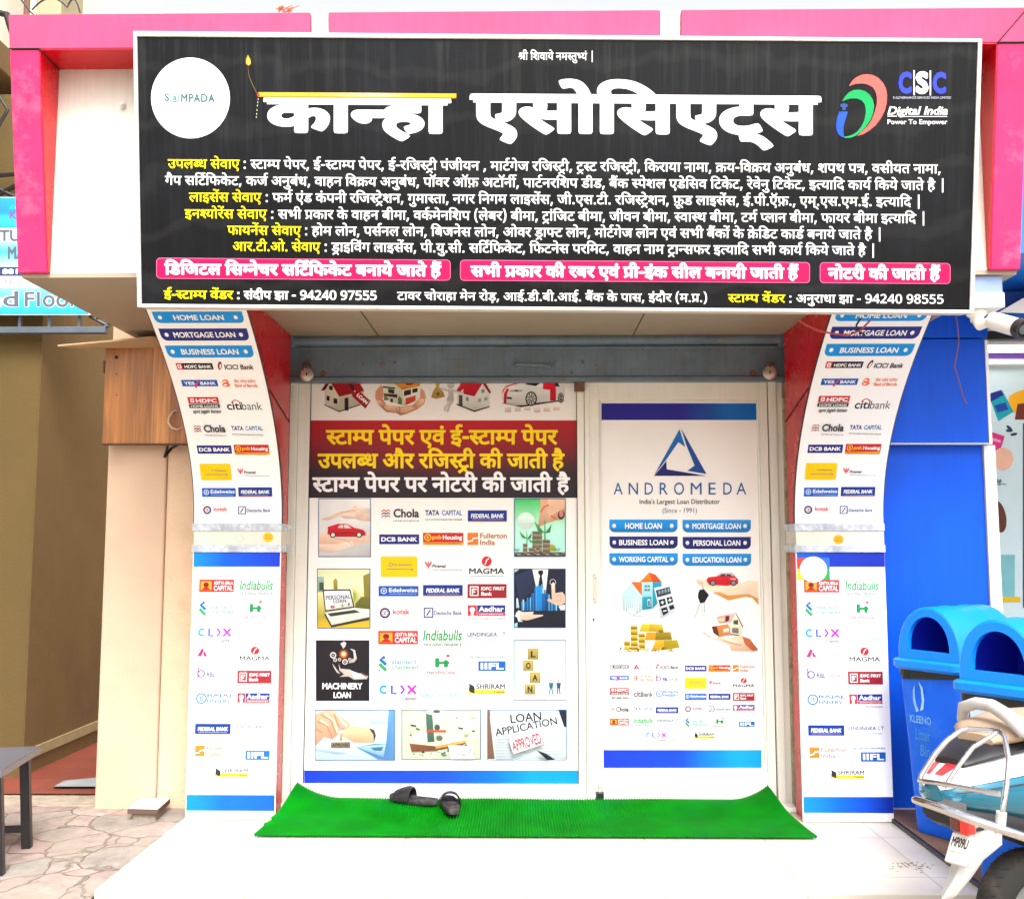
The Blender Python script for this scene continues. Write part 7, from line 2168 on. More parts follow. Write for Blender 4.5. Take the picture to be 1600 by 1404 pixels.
for p, s in (([(690, 520), (790, 495), (812, 590), (715, 625)], '+'), ([(815, 485), (900, 465), (920, 550), (838, 585)], 'x'), ([(725, 655), (820, 625), (845, 715), (765, 765)], '-'), ([(850, 615), (920, 590), (945, 650), (870, 680)], None)):
    C.poly(p, '#1c2028')
    cx, cy = sum(q[0] for q in p) / 4, sum(q[1] for q in p) / 4
    if s:
        C.line([(cx - 26, cy + 6), (cx + 26, cy - 6)], 16, W)
        if s != '-':
            C.line([(cx - 5, cy - 26), (cx + 5, cy + 26)], 16, W)
dsub(C, 'printed_picture', label='pale blue house with orange roofs and a calculator')
C = crop(960, 885, 10.03)
C.z = 2
for p, c in (([(390, 1015), (430, 895), (550, 895), (545, 1015)], '#e0c01c'), ([(550, 895), (745, 905), (765, 1015), (545, 1015)], '#d4b020'), ([(480, 1150), (500, 1025), (650, 1025), (640, 1150)], '#d89a18'),
             ([(650, 1025), (880, 1020), (905, 1140), (640, 1150)], '#a08814'), ([(590, 1300), (640, 1155), (775, 1150), (770, 1305)], '#e0aa1c'), ([(775, 1150), (985, 1145), (1020, 1265), (770, 1305)], '#b0980f')):
    C.poly(p, c)
for x, y0_, w_ in ((305, 925, 110), (425, 1045, 100), (195, 1165, 90), (725, 965, 80), (325, 1255, 110)):
    y1_ = 1025 if x == 725 else 1300
    n = max(2, int((y1_ - y0_) / 28))
    for i in range(n):
        y = y0_ + i * (y1_ - y0_) / n
        C.rrect(x - w_ / 2 + (i * 37 % 11), y, x + w_ / 2 + (i * 37 % 11), y + (y1_ - y0_) / n * .95, 8, ('#caa41c', '#8a6a14', '#e0c848')[i % 3])
rn = random.Random(5)
for i in range(60):
    C.oval(rn.uniform(80, 900), rn.uniform(1260, 1325), rn.uniform(8, 20), rn.uniform(6, 11), ('#b08a1c', '#6a4a10', '#e6d060')[i % 3], 8)
dsub(C, 'printed_picture', label='gold bars and stacks of gold coins')
C = crop(1080, 885, 10.03)
C.z = 2
C.poly([(55, 210), (90, 180), (230, 200), (400, 290), (680, 290), (880, 220), (1050, 230), (1055, 600), (960, 490), (860, 470), (580, 525), (430, 420), (230, 350), (120, 290)], '#f6dcc0')
C.poly([(330, 400), (450, 395), (570, 450), (900, 430), (1055, 500), (1055, 600), (960, 490), (860, 470), (580, 528)], '#dc9a4c')
C.poly([(70, 205), (110, 190), (200, 250), (180, 290), (110, 270)], '#f2ccb4')
C.poly([(235, 220), (260, 165), (400, 150), (450, 90), (640, 90), (690, 150), (735, 200), (735, 270), (560, 300), (280, 285)], '#dc1828')
C.poly([(405, 140), (455, 90), (640, 88), (680, 145)], '#e2c4cc')
C.poly([(440, 150), (470, 115), (535, 112), (535, 150)], '#3a3c4a')
C.poly([(550, 112), (610, 115), (640, 150), (550, 150)], '#3a4c5c')
C.poly([(600, 180), (690, 180), (700, 210), (630, 205)], '#f2a0a0')
for cx in (340, 662):
    C.oval(cx, 258, 48, 44, '#2c2426')
    C.oval(cx, 258, 32, 32, '#8f8c90')
C.line([(180, 300), (185, 360)], 10, '#4a3a30')
C.poly([(130, 360), (200, 350), (278, 440), (210, 560), (140, 575), (105, 480), (108, 420)], '#18161c')
C.line([(140, 570), (60, 785)], 18, '#a8bcae')
C.line([(165, 580), (190, 770)], 16, '#b8ccbc')
C.line([(200, 570), (210, 720)], 14, '#9cb0a4')
dsub(C, 'printed_picture', label='hand holding a red car and dangling a car key')
C = crop(1080, 885, 10.03)
C.z = 2
C.poly([(170, 1035), (200, 1020), (330, 1110), (420, 1100), (480, 1110), (790, 1080), (920, 1130), (1050, 1300), (1020, 1330), (620, 1320), (600, 1230), (450, 1170), (300, 1100)], '#f0bfa0')
C.poly([(470, 1110), (560, 1090), (830, 1180), (800, 1230), (560, 1160)], '#f8d8c4')
C.poly([(800, 1090), (920, 1130), (1050, 1300), (960, 1320), (840, 1210)], '#b8623c')
C.line([(500, 1150), (650, 1200), (790, 1228)], 10, '#b0603c')
C.line([(185, 1030), (320, 1120)], 9, '#e08a90')
house(C, [([(590, 900), (700, 735), (810, 930), (795, 1075), (610, 1065)], '#e0e2c8'), ([(395, 780), (700, 718), (620, 870), (440, 890)], '#e6b4b0'), ([(690, 718), (710, 730), (818, 940), (800, 945)], '#6a3a34'),
          ([(320, 940), (570, 895), (610, 960), (610, 1070), (440, 1100), (350, 1040)], '#d88a4c'), ([(320, 935), (400, 930), (440, 1090), (350, 1040)], '#6a3020'), ([(405, 800), (530, 775), (530, 870), (430, 885)], '#e0a47c'),
          ([(535, 770), (600, 765), (590, 840), (535, 870)], '#6a1c22'), ([(425, 820), (515, 805), (515, 855), (430, 868)], '#c8d0bc'), ([(660, 840), (735, 830), (735, 905), (660, 900)], '#5a4c30'),
          ([(640, 955), (740, 960), (740, 1045), (640, 1030)], '#7a6a68'), ([(500, 975), (590, 960), (590, 1020), (500, 1030)], '#dfe4d4'), ([(610, 1050), (760, 1070), (740, 1082), (610, 1066)], '#2a2420')], '#fff', '#fff', '#222')
dsub(C, 'printed_picture', label='hand holding a small cream house')
cols = ((953, 982.5), (990, 1020), (1024.5, 1060), (1070, 1104), (1107, 1141.4), (1145, 1179))
HH = dict(hdfcbank=5, axis=8, icici=8, yes=8.5, bob=9, rbl=10, hdfchome=18, citi=11, bajaj=11, chola=14, tata=12, federal=10, aditya=11, indiabulls=14, lending=12, dcb=9, pnb=10.5, fullerton=11, yellow=17, piramal=10,
          magma=17, edel=10, idfc=12.5, kotak=9.5, deutsche=9, aadhar=13, sc=15, hero=16, iifl=13, clix=14, neo=14, shriram=13)
for cy_l, cy_r, row in ((1041, 1043.7, ('hdfcbank', 'axis', 'icici', 'dcb', 'pnb', 'fullerton')), (1058.6, 1066.7, ('yes', 'bob', 'rbl', 'yellow', 'piramal', 'magma')), (1083, 1088, ('hdfchome', 'citi', 'bajaj', 'edel', 'federal', 'idfc')),
                       (1109, 1107, ('chola', 'tata', 'federal', 'kotak', 'deutsche', 'aadhar')), (1127, 1128, ('aditya', 'indiabulls', 'lending', 'sc', 'hero', 'iifl'))):
    for k_, n in enumerate(row):
        cy = cy_l if k_ < 3 else cy_r
        a, b_ = cols[k_]
        if n == 'hero':
            a, b_ = a + 5, b_ - 5
        put(on_win, post_d, n, a, cy - HH[n] / 2, b_, cy + HH[n] / 2)
for n, a, b_ in (('clix', 1009.6, 1040.7), ('neo', 1046, 1078.6), ('shriram', 1084.6, 1116.5)):
    put(on_win, post_d, n, a, 1150 - HH[n] / 2, b_, 1150 + HH[n] / 2)

# ------------------------------------------------------------------ the pillars' printing
DXR = RX0 - LX0


def arch_pt(py):
    """Height on the arch that stands at picture row py (seen at the middle of the left pillar)."""
    lo_, hi_ = Z_MO1, Z_AT
    xm = (LX0 + LX1) / 2
    inv = CROT.transposed()
    for _ in range(40):
        m = (lo_ + hi_) / 2
        q = inv @ (Vector((xm, arch_y(m), m)) - CAM)
        y = 702 + q.y / q.z * FPX
        if y > py:
            lo_ = m
        else:
            hi_ = m
    return (lo_ + hi_) / 2


ZROW = {}


def arch_place(x0):
    def f(u, py):
        k = round(py * 20)
        if k not in ZROW:
            z = arch_pt(py)
            dy = -.755 * 2 * (z - Z_MO1)
            ZROW[k] = (z, Vector((0, -1, dy)).normalized())
        z, n = ZROW[k]
        return Vector((x0 + u * (LX1 - LX0) / 137., arch_y(z), z)), n
    return f


def low_place(x0):
    def f(u, py):
        return Vector((x0 + u * (LX1 - LX0) / 137., PY - .001, atY(365, py, PY).z)), NY
    return f


for x0, up, lo, right in ((LX0, up_l, lo_l, False), (RX0, up_r, lo_r, True)):
    ap, lp = arch_place(x0), low_place(x0)
    for y0, y1, s, col, mt in ((486.5, 504.5, 'HOME LOAN', SKY, .22), (513, 532, 'MORTGAGE LOAN', '#232a7e', .15), (539.5, 558.5, 'BUSINESS LOAN', SKY, .17)):
        C = Print(ap)
        C.z, C.step = 1, 1.1
        button(C, 6, y0, 130, y1, s, col, mt=mt)
        C.build('loan_button', up, label=s.lower() + ' button')
    for n, a, b_, y0, y1 in (('hdfcbank', 13, 66, 567, 577), ('icici', 72, 124, 565.5, 578), ('yes', 13, 66, 592, 604.5), ('bob', 73, 124, 592, 605), ('hdfchome', 15, 61, 620, 646), ('citi', 71, 124, 625, 641),
                            ('chola', 13, 62, 661, 682), ('tata', 71, 119, 664, 681), ('dcb', 13, 66, 695.5, 708.5), ('pnb', 70, 124, 694.5, 710), ('yellow', 13, 61, 724, 750), ('piramal', 71, 122, 731, 744),
                            ('edel', 13, 66, 762, 776), ('federal', 70, 123, 761, 776), ('kotak', 13, 62, 790, 803), ('deutsche', 69, 120, 790.5, 803)):
        C = Print(ap)
        C.z, C.step = 1, 1.1
        LOGO[n](C, a, y0, b_ - a, y1 - y0)
        C.build('printed_logo', up, label=KIND[n])
    C = Print(lp)
    C.z = 1
    st = [(0, '#0a86e8'), (.4, '#0a56d8'), (1, '#1236c4')] if not right else [(0, '#0a62d0'), (.4, '#0f36b4'), (1, '#12249c')]
    C.grad(1, 862.5, 136, 885, st)
    C.build('blue_band', lo, label='blue printed band at the top')
    C = Print(lp)
    C.z = 1
    C.grad(1, 1241, 136, 1266, [(0, '#0a7ee4'), (.4, '#0a5ce0'), (1, '#0a52d8' if not right else '#122a9c')])
    C.build('blue_band', lo, label='blue printed band at the foot')
    for n, a, b_, y0, y1 in (('aditya', 11, 65, 905, 924.5), ('indiabulls', 74, 126, 905, 929), ('sc', 11, 65, 939, 962), ('hero', 80, 118, 938, 967), ('clix', 12, 62, 980, 1003), ('neo', 73, 126, 978, 1002), ('axis', 11, 64, 1012, 1025),
                            ('magma', 77, 124, 1009, 1035), ('rbl', 11, 64, 1042, 1058), ('idfc', 74, 127, 1047, 1067), ('bajaj', 11, 65, 1082, 1099), ('aadhar', 75, 125, 1082, 1103), ('federal', 11, 66, 1130, 1147), ('lending', 72, 126, 1130, 1145),
                            ('fullerton', 12, 68, 1164, 1182), ('iifl', 75, 127, 1163, 1186), ('shriram', 43, 94, 1199, 1218)):
        C = Print(lp)
        C.z = 1
        LOGO[n](C, a, y0, b_ - a, y1 - y0)
        C.build('printed_logo', lo, label=KIND[n])
    if right:
        C = Print(lp)
        C.z = 3
        C.rrect(1, 871, 51, 905, 3, '#ffffff')
        C.rect(1, 871, 26, 888, '#e4463a')
        C.rect(26, 871, 51, 888, '#3a6fe0')
        C.rect(1, 888, 26, 905, '#f2c82a')
        C.rect(26, 888, 51, 905, '#2ba455')
        C.oval(26, 889, 21, 20, '#f2f4f6', 32)
        C.ring(18, 885, 3.4, 1, '#8fa8d8', 20, 340)
        fuzz(C, 24, 884, 38, 2, '#d5dde8', seed=20)
        C.build('square_sticker', lo, label='four coloured square sticker with a white disc')
# small stickers on the cream courses
SY = PY - .0035


def course(px, py):
    return atY(px, py, SY), NY


for pil, px, py, col, lab in ((pil_l, 419, 839, '#f0b81c', 'small orange round sticker'), (pil_l, 374, 839.5, '#d9cdb6', 'pale worn patch of paper'), (pil_r, 1310, 842.5, '#f0a81c', 'small orange round sticker')):
    C = Print(course)
    C.z = 1
    if col == '#d9cdb6':
        C.poly([(px - 7, py - 5), (px - 2, py - 2), (px + 6, py - 6), (px + 8, py + 3), (px + 2, py + 7), (px - 6, py + 5)], col)
        C.poly([(px - 3, py - 1), (px + 3, py), (px + 2, py + 4), (px - 3, py + 4)], '#f0e8d8')
    else:
        if pil is pil_r:
            C.rrect(px - 9, py - 8, px + 11, py + 10, 4, '#ddd6c8')
        C.oval(px, py, 8, 7.5, col, 20)
        fuzz(C, px - 5, py - 3, px + 5, 1.6, '#c8701c', seed=21)
        fuzz(C, px - 5, py + 1, px + 5, 1.6, '#c8501c', seed=22)
    C.build('sticker', pil, label=lab)

# ------------------------------------------------------------------ green ribbed mat
mf0, mf1 = atZ(397, 1308), atZ(1278, 1312.5)
MAT_X0, MAT_X1, MAT_Y0, MAT_Y1 = -1.43, 1.535, (mf0.y + mf1.y) / 2, -.045
NR = 185


def mat_pt(i, j, nj):
    u, v = i / (NR * 4), j / nj
    xf = mf0.x + (mf1.x - mf0.x) * u
    xb = (mf0.x + .055) + (mf1.x - .075 - mf0.x - .055) * u
    x = xf + (xb - xf) * v
    y = MAT_Y0 + (MAT_Y1 - MAT_Y0) * v
    if u < .02 and .25 < v < .5:                     # a nick in the worn left edge
        x -= .012 * math.sin((v - .25) * 40) * (1 - u / .02)
    z = .0155 + .0062 * math.cos(2 * math.pi * i / 4)
    z += .004 * math.sin(u * 19) * math.sin(v * 4) ** 2
    z += .034 * min(1, max(0, (v - .55) / .35)) ** 1.5
    l, r = max(0, 1 - u / .10), max(0, 1 - (1 - u) / .085)
    c = v ** 2.2
    z += .085 * c * l ** 1.7 + .075 * c * r ** 1.7
    x += .03 * c * l ** 2 - .03 * c * r ** 2
    return (x, y, z)


b = MB()
nj = 14
top = [[mat_pt(i, j, nj) for i in range(NR * 4 + 1)] for j in range(nj + 1)]
b.add([p for r in top for p in r], [(j * (NR * 4 + 1) + i, j * (NR * 4 + 1) + i + 1, (j + 1) * (NR * 4 + 1) + i + 1, (j + 1) * (NR * 4 + 1) + i) for j in range(nj) for i in range(NR * 4)])
bot = [[(p[0], p[1], p[2] - .003) for p in r] for r in top]
b.add([p for r in bot for p in r], [(j * (NR * 4 + 1) + i, (j + 1) * (NR * 4 + 1) + i, (j + 1) * (NR * 4 + 1) + i + 1, j * (NR * 4 + 1) + i + 1) for j in range(nj) for i in range(NR * 4)])
for j in (0, nj):
    n = NR * 4 + 1
    b.add(top[j] + bot[j], [(i, i + 1, n + i + 1, n + i) for i in range(n - 1)])
for i in (0, NR * 4):
    col_ = [top[j][i] for j in range(nj + 1)] + [bot[j][i] for j in range(nj + 1)]
    b.add(col_, [(j, j + 1, nj + 2 + j, nj + 1 + j) for j in range(nj)])
M_MAT = mat('green_rubber', '#02860e', .6, spec=.12, var=.35, scale=3.5, dirt='#067a3a', dirt_amt=.6, dirt_scale=3)
m_ = b.build('door_mat', M_MAT, None, smooth=False)
m_['label'] = 'long green ribbed rubber mat with curled back corners before the door'
m_['category'] = 'mat'

slab('threshold', -1.40, 1.53, -.15, -.04, .028, M_TILE, .026)

# ------------------------------------------------------------------ slippers
M_SOLE = mat('worn_black_foam', '#2b2729', .75, var=.35, scale=25, dirt='#7a706a', dirt_amt=.55, dirt_scale=22, bump=.2, bscale=70)
M_STRAP = mat('black_strap', '#161416', .4, var=.2, scale=20, dirt='#4a4446', dirt_amt=.4, dirt_scale=18)


def sole_outline(n=40):
    """Foot-shaped outline, toe towards +y, length about 0.27 m."""
    pts = []
    for i in range(n):
        t = 2 * math.pi * i / n
        y = .135 * math.sin(t)
        k = y / .135
        wd = .043 + .008 * k - .006 * math.exp(-((k + .15) / .3) ** 2)
        x = wd * math.copysign(abs(math.cos(t)) ** .75, math.cos(t)) + .006 * math.sin(k * 2)
        pts.append((x, y))
    return pts


def slipper(loc, rot, label, flip=1):
    o = thing('slipper', loc, label, 'slipper', 'pair of black slippers on the mat')
    M = Matrix.Translation(Vector(loc)) @ Matrix.Rotation(R(rot), 4, 'Z') @ Matrix.Diagonal((flip * 1.22, 1.12, 1.12, 1))
    ol = sole_outline()
    b = MB()
    rings = []
    for z, s in ((0, .95), (.004, 1.0), (.016, 1.0), (.021, .985), (.024, .95)):
        rings.append([Vector((x * s, y * s, z + .010 * max(0, y / .135) ** 2 + .006 * max(0, -y / .135 - .3) * (z > .01))) for x, y in ol])
    # dished footbed
    rings.append([Vector((x * .8, y * .86, .020 + .010 * max(0, y / .135) ** 2)) for x, y in ol])
    rings.append([Vector((x * .35, y * .5, .0175 + .006 * max(0, y / .135) ** 2)) for x, y in ol])
    b.loft(rings)
    b.build('sole', M_SOLE, o, smooth=True, M=M)
    b = MB()
    rings = []
    nk = 14
    for yy, hgt in ((.008, .064), (.03, .066), (.055, .06), (.08, .05), (.098, .042)):
        w = .05 - .001 * (yy / .03)
        out, inn = [], []
        for k in range(nk + 1):
            t = math.pi * k / nk
            out.append(Vector((w * math.cos(t), yy, .012 + hgt * math.sin(t) ** .8)))
            inn.append(Vector(((w - .005) * math.cos(t), yy, .012 + (hgt - .006) * math.sin(t) ** .8)))
        rings.append(out + inn[::-1])
    b.loft(rings)
    st = b.build('strap', M_STRAP, o, smooth=True, M=M)
    MB().prism([(-.012, .028), (.012, .032), (.008, .046), (-.010, .044)], lambda p: Vector((p[0] + .018, p[1], .0775)), lambda p: Vector((p[0] + .018, p[1], .0715))).build('strap_mark', mat('pale_mark', '#c9c6c4', .5), st, M=M)
    return o


q1, q2 = atZ(646, 1256, .04), atZ(704, 1262, .035)
slipper((q1.x, -.125, .046), 72, 'black slipper turned sideways, toe pointing at the left pillar', 1)
slipper((q2.x, -.215, .037), 8, 'black slipper with its heel towards the street', -1)

# ------------------------------------------------------------------ left: cream wall, passage, wooden board, banner, bench
lw = thing('neighbour_wall', (-2.2, -.2, 0), 'sunlit cream plastered wall corner behind the wooden signboard', 'wall')
cx0, cx1 = atY(157, 1000, -.065).x, atY(251, 1000, -.065).x
cy_ = -.065
MB().box(cx0, cx1, cy_, .5, -.05, 2.86, bev=.012).build('corner_pier', M_PLASTER, lw)
MB().box(cx1 + .002, -1.862, -.048, .5, -.05, 2.86, bev=.004).build('set_back_wall', mat('pink_cream_plaster', '#d9bc9c', .92, var=.12, scale=2, dirt='#b98f6c', dirt_amt=.5, dirt_scale=2.2, bump=.5, bscale=70), lw)
pw = thing('passage_wall', (-3.6, .7, 0), 'brownish ochre plastered wall of the shaded passage', 'wall')
PXW = -3.26
MB().box(-9, PXW - .004, .66, .95, -.05, 4.6, bev=.006).build('front_wall', M_OCHRE_SHADE, pw)
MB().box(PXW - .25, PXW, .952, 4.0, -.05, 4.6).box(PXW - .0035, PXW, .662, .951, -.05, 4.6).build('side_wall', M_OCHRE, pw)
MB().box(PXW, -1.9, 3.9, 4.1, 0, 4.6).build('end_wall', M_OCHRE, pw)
b = MB()
b.hexa([(PXW, .68, .10), (PXW + .014, .68, .10), (PXW + .014, .68, .165), (PXW, .68, .165), (PXW, 3.9, .10), (PXW + .014, 3.9, .10), (PXW + .014, 3.9, .165), (PXW, 3.9, .165)])
b.build('skirting', mat('pale_skirting', '#a8966c', .85, var=.2, scale=8), pw)
# raised passage landing and a loose slab on it
slab('passage_step', -6.0, cx0 - .004, -.02, .205, -.002, M_CONC, .05)
o = MB().hexa([atZ(84, 1228, .005), atZ(150, 1228, .005), atZ(150, 1214, .005), atZ(100, 1219, .005), atZ(84, 1228, .022), atZ(150, 1228, .022), atZ(150, 1214, .022), atZ(100, 1219, .022)]).build('loose_stone_slab', mat('grey_stone', '#8f9496', .8, var=.2, scale=9), None)
o['label'] = 'thin grey stone slab lying on the red passage floor'
o['category'] = 'stone slab'
# grey railing beam with bars, banner tied to it
RY = .56
rl = thing('railing', (-3.2, RY, 2.9), 'grey painted balcony railing below the blue banner', 'railing')
zb0, zb1 = atY(50, 521, RY).z, atY(50, 511, RY).z
MB().box(-8, atY(166, 515, RY).x, RY - .02, RY + .03, zb0, zb1, bev=.004).build('beam', mat('rail_grey', '#55606a', .5, metal=.2, var=.2, scale=9, dirt='#6a5a48', dirt_amt=.3), rl)
for px in (-40, 31, 77, 124, 166):
    q = atY(px, 511, RY)
    MB().box(q.x - .009, q.x + .009, RY - .008, RY + .012, zb1 + .001, zb1 + 1.1).build('bar', MATS['rail_grey'], rl)
b = MB()
for (xa, ya), (xb, yb) in (((140, 480), (172, 507)), ((150, 500), (172, 486)), ((140, 494), (170, 510))):
    b.tube([atY(xa, ya, RY + .01), atY(xb, yb, RY + .01)], .012, 6)
b.build('cross_brace', M_BLACK, rl)
b = MB()
for (xa, ya), (xb, yb) in (((-30, 282), (45, 318)), ((-30, 318), (45, 280)), ((-30, 300), (16, 316)), ((-30, 276), (60, 270))):
    b.tube([atY(xa, ya, RY + .02), atY(xb, yb, RY + .02)], .014, 6)
b.build('upper_lattice', M_BLACK, rl)
BY = RY - .05
bn = thing('banner', atY(60, 400, BY), 'blue and white printed banner reading nd Floor on the railing', 'banner')
ba = [atY(-160, 492, BY), atY(141, 492, BY), atY(141, 308, BY), atY(-160, 308, BY)]
bd = MB().prism([(p.x, p.z) for p in ba], lambda p: (p[0], BY, p[1]), lambda p: (p[0], BY + .01, p[1])).build('banner_cloth', mat('banner_film', '#d8e6ee', .5), bn)


def on_ban(px, py):
    return atY(px, py, BY - .0005), NY


def bsub(C, name='banner_print', **k):
    return C.build(name, bd, **k)


C = Print(on_ban)
C.z = 1
C.grad(-158, 309, 140, 356, [(0, '#2a9ce0'), (.5, '#2f86e0'), (.7, '#3ab8ea'), (1, '#2a9ce0')], True)
C.grad(-158, 378, 140, 416, [(0, '#8fdcee'), (.4, '#38bce8'), (1, '#a8e4f0')], True)
C.grad(-158, 440, 138, 491, [(0, '#e0eef2'), (.25, '#74d0ec'), (.6, '#38b8ea'), (1, '#2f9ce0')], True)
bsub(C, label='blue printed bands')
C = Print(on_ban)
C.z = 2
C.poly([(14, 326), (19, 319), (24, 322), (25, 327)], '#18b4d8')
C.text('KR', 15, 329, 36, 342, '#6a5ac8', .03)
C.text('INSTITUTE', -58, 359, 60, 377, '#59626e', .03)
C.text('MART', 12, 385, 62, 405, '#59626e', .05)
C.rect(-158, 417, 140, 431, '#34406c')
C.text('Contact us : 88188 97', -90, 420, 72, 428.5, '#eef0f6', .03)
C.text('2nd Floor, Near XT', -60, 437, 62, 445, '#e86a70')
bsub(C, label='grey and white banner lettering')
C = Print(on_ban)
C.z = 3
for d, c in ((.06, '#f2f6f8'), (.018, '#596070')):
    C.text('nd', -22 - d * 14, 455 - d * 14, 29 + d * 14, 479 + d * 14, c, d)
    C.text('F', 39 - d * 14, 456 - d * 14, 54 + d * 14, 479 + d * 14, c, d)
    C.text('l', 58 - d * 10, 456 - d * 14, 62.5 + d * 10, 479 + d * 14, c, d)
    C.text('oo', 67 - d * 14, 461 - d * 14, 107 + d * 14, 480 + d * 14, c, d)
    C.text('r', 111 - d * 14, 461 - d * 14, 121 + d * 14, 479 + d * 14, c, d)
bsub(C, label='large grey words nd Floor')
MB().box(atY(139, 480, BY).x, atY(144, 480, BY).x, BY - .004, BY + .014, atY(140, 492, BY).z, atY(140, 470, BY).z, bev=.003).build('banner_hem', M_WHITEPAINT, bn)
# thin sun shade slab and the wooden signboard under it
o = MB().hexa([atY(90, 541, -.30), atY(240, 528, -.30), atY(240, 525, -.30), atY(90, 538.5, -.30), Vector((-2.62, -.07, 2.66)), Vector((-1.87, -.07, 2.66)), Vector((-1.87, -.07, 2.68)), Vector((-2.62, -.07, 2.68))]).build('shade_sheet', mat('pale_sheet', '#b59a74', .7, var=.1), None)
o['label'] = 'thin pale shade sheet jutting out over the wooden signboard'
o['category'] = 'awning'


def wood_material():
    m = bpy.data.materials.new('brown_laminate')
    m.use_nodes = True
    t = m.node_tree
    N, L = t.nodes, t.links
    p = N['Principled BSDF']
    p.inputs['Roughness'].default_value = .35
    tc = N.new('ShaderNodeTexCoord')
    sx = N.new('ShaderNodeSeparateXYZ')
    L.new(tc.outputs['Object'], sx.inputs[0])
    mu = N.new('ShaderNodeMath')
    mu.operation = 'MULTIPLY'
    mu.inputs[1].default_value = 9.5
    L.new(sx.outputs['X'], mu.inputs[0])
    fl = N.new('ShaderNodeMath')
    fl.operation = 'FLOOR'
    L.new(mu.outputs[0], fl.inputs[0])
    wn = N.new('ShaderNodeTexWhiteNoise')
    wn.noise_dimensions = '1D'
    L.new(fl.outputs[0], wn.inputs['W'])
    cr = N.new('ShaderNodeValToRGB')
    e = cr.color_ramp.elements
    e[0].color, e[1].color = (*lin('#98602a'), 1), (*lin('#dca05a'), 1)
    x = e.new(.5)
    x.color = (*lin('#b87c3e'), 1)
    L.new(wn.outputs[0], cr.inputs[0])
    mp = N.new('ShaderNodeMapping')
    mp.inputs['Scale'].default_value = (45, 45, 2.2)
    L.new(tc.outputs['Object'], mp.inputs['Vector'])
    n = N.new('ShaderNodeTexNoise')
    n.inputs['Scale'].default_value = 1
    n.inputs['Detail'].default_value = 8
    n.inputs['Distortion'].default_value = .6
    L.new(mp.outputs[0], n.inputs['Vector'])
    r = N.new('ShaderNodeMapRange')
    r.inputs['From Min'].default_value = .3
    r.inputs['From Max'].default_value = .7
    r.inputs['To Min'].default_value = .6
    r.inputs['To Max'].default_value = 1.25
    L.new(n.outputs['Fac'], r.inputs['Value'])
    mx = N.new('ShaderNodeMix')
    mx.data_type = 'RGBA'
    mx.blend_type = 'MULTIPLY'
    mx.inputs['Factor'].default_value = 1
    L.new(cr.outputs[0], mx.inputs['A'])
    L.new(r.outputs[0], mx.inputs['B'])
    L.new(mx.outputs['Result'], p.inputs['Base Color'])
    return m


M_WOOD = wood_material()
WBY = -.16
wbx0, wbx1 = atY(163, 600, WBY).x, -1.9
wbz0, wbz1 = atY(170, 695, WBY).z, atY(170, 534, WBY).z
wbd = thing('wooden_board', ((wbx0 + wbx1) / 2, WBY, wbz0), 'brown wood grain signboard fixed high on the cream wall', 'board')
MB().box(wbx0, wbx1, WBY, WBY + .03, wbz0 + .008, wbz1, bev=.003).build('board_face', M_WOOD, wbd)
MB().box(wbx0 - .002, wbx1, WBY - .004, WBY + .032, wbz0, wbz0 + .0075).build('edge_trim', mat('dark_wood_edge', '#4a2814', .5), wbd)
MB().box(wbx0, wbx1, WBY - .003, WBY + .03, wbz1 + .0005, wbz1 + .012).build('edge_trim', MATS['dark_wood_edge'], wbd)
for px, py, r in ((182, 558, .011), (182, 584, .004), (182, 617, .004)):
    MB().lathe([(0, .0015), (r, .0015), (r, 0)], atY(px, py, WBY), (0, -1, 0), 12).build('screw_hole', M_DARK, wbd)
b = MB()
b.tube([atY(x, y, WBY - yy) for x, y, yy in ((276, 641, .0), (269, 644, .02), (264, 652, .03), (263, 660, .03), (268, 668, .03), (277, 671, .02), (284, 668, .0))], .0055, 10)
b.build('cable_loop', mat('cream_cable', '#d8cbb4', .5), wbd, smooth=True)
b = MB()
b.tube([atY(257, 714, -.2), atY(268, 700, WBY + .02), atY(286, 690, WBY + .02)], .008, 6)
b.tube([atY(257, 714, -.18), atY(262, 697, -.2)], .008, 6)
b.build('bracket', M_BLACK, wbd)
MB().box(wbx0 - .014, wbx0 - .003, WBY + .0, WBY + .05, atY(160, 582, WBY).z, atY(160, 563, WBY).z, bev=.002).build('hinge', M_RUST, wbd)
# white tile lying on the paving
TZ = .055
tt = [atZ(199, 1263, TZ), atZ(247, 1264, TZ), atZ(266, 1247, TZ), atZ(219, 1246, TZ)]
dn = Vector((0, 0, -.028))
o = MB().hexa([tt[0] + dn, tt[1] + dn, tt[1], tt[0], tt[3] + dn, tt[2] + dn, tt[2], tt[3]], bev=.002).build('loose_tile', mat('tile_body', '#5a453a', .8), None)
o['label'] = 'small square white topped tile lying at the foot of the wall'
o['category'] = 'tile'
c_ = sum(tt, Vector()) / 4
ti = [c_ + (p - c_) * .985 + Vector((0, 0, .0006)) for p in tt]
up3 = Vector((0, 0, .0022))
MB().hexa([ti[0], ti[1], ti[1] + up3, ti[0] + up3, ti[3], ti[2], ti[2] + up3, ti[3] + up3]).build('glazed_top', mat('white_glaze', '#e8e6e2', .15, var=.04), o)
tb = [c_ + (p - c_) * .8 for p in tt]
dn2 = Vector((0, 0, -.09))
MB().hexa([tb[0] + dn2, tb[1] + dn2, tb[1] + dn * 1.02, tb[0] + dn * 1.02, tb[3] + dn2, tb[2] + dn2, tb[2] + dn * 1.02, tb[3] + dn * 1.02], bev=.006).build('mortar_bed', M_CONC, o)
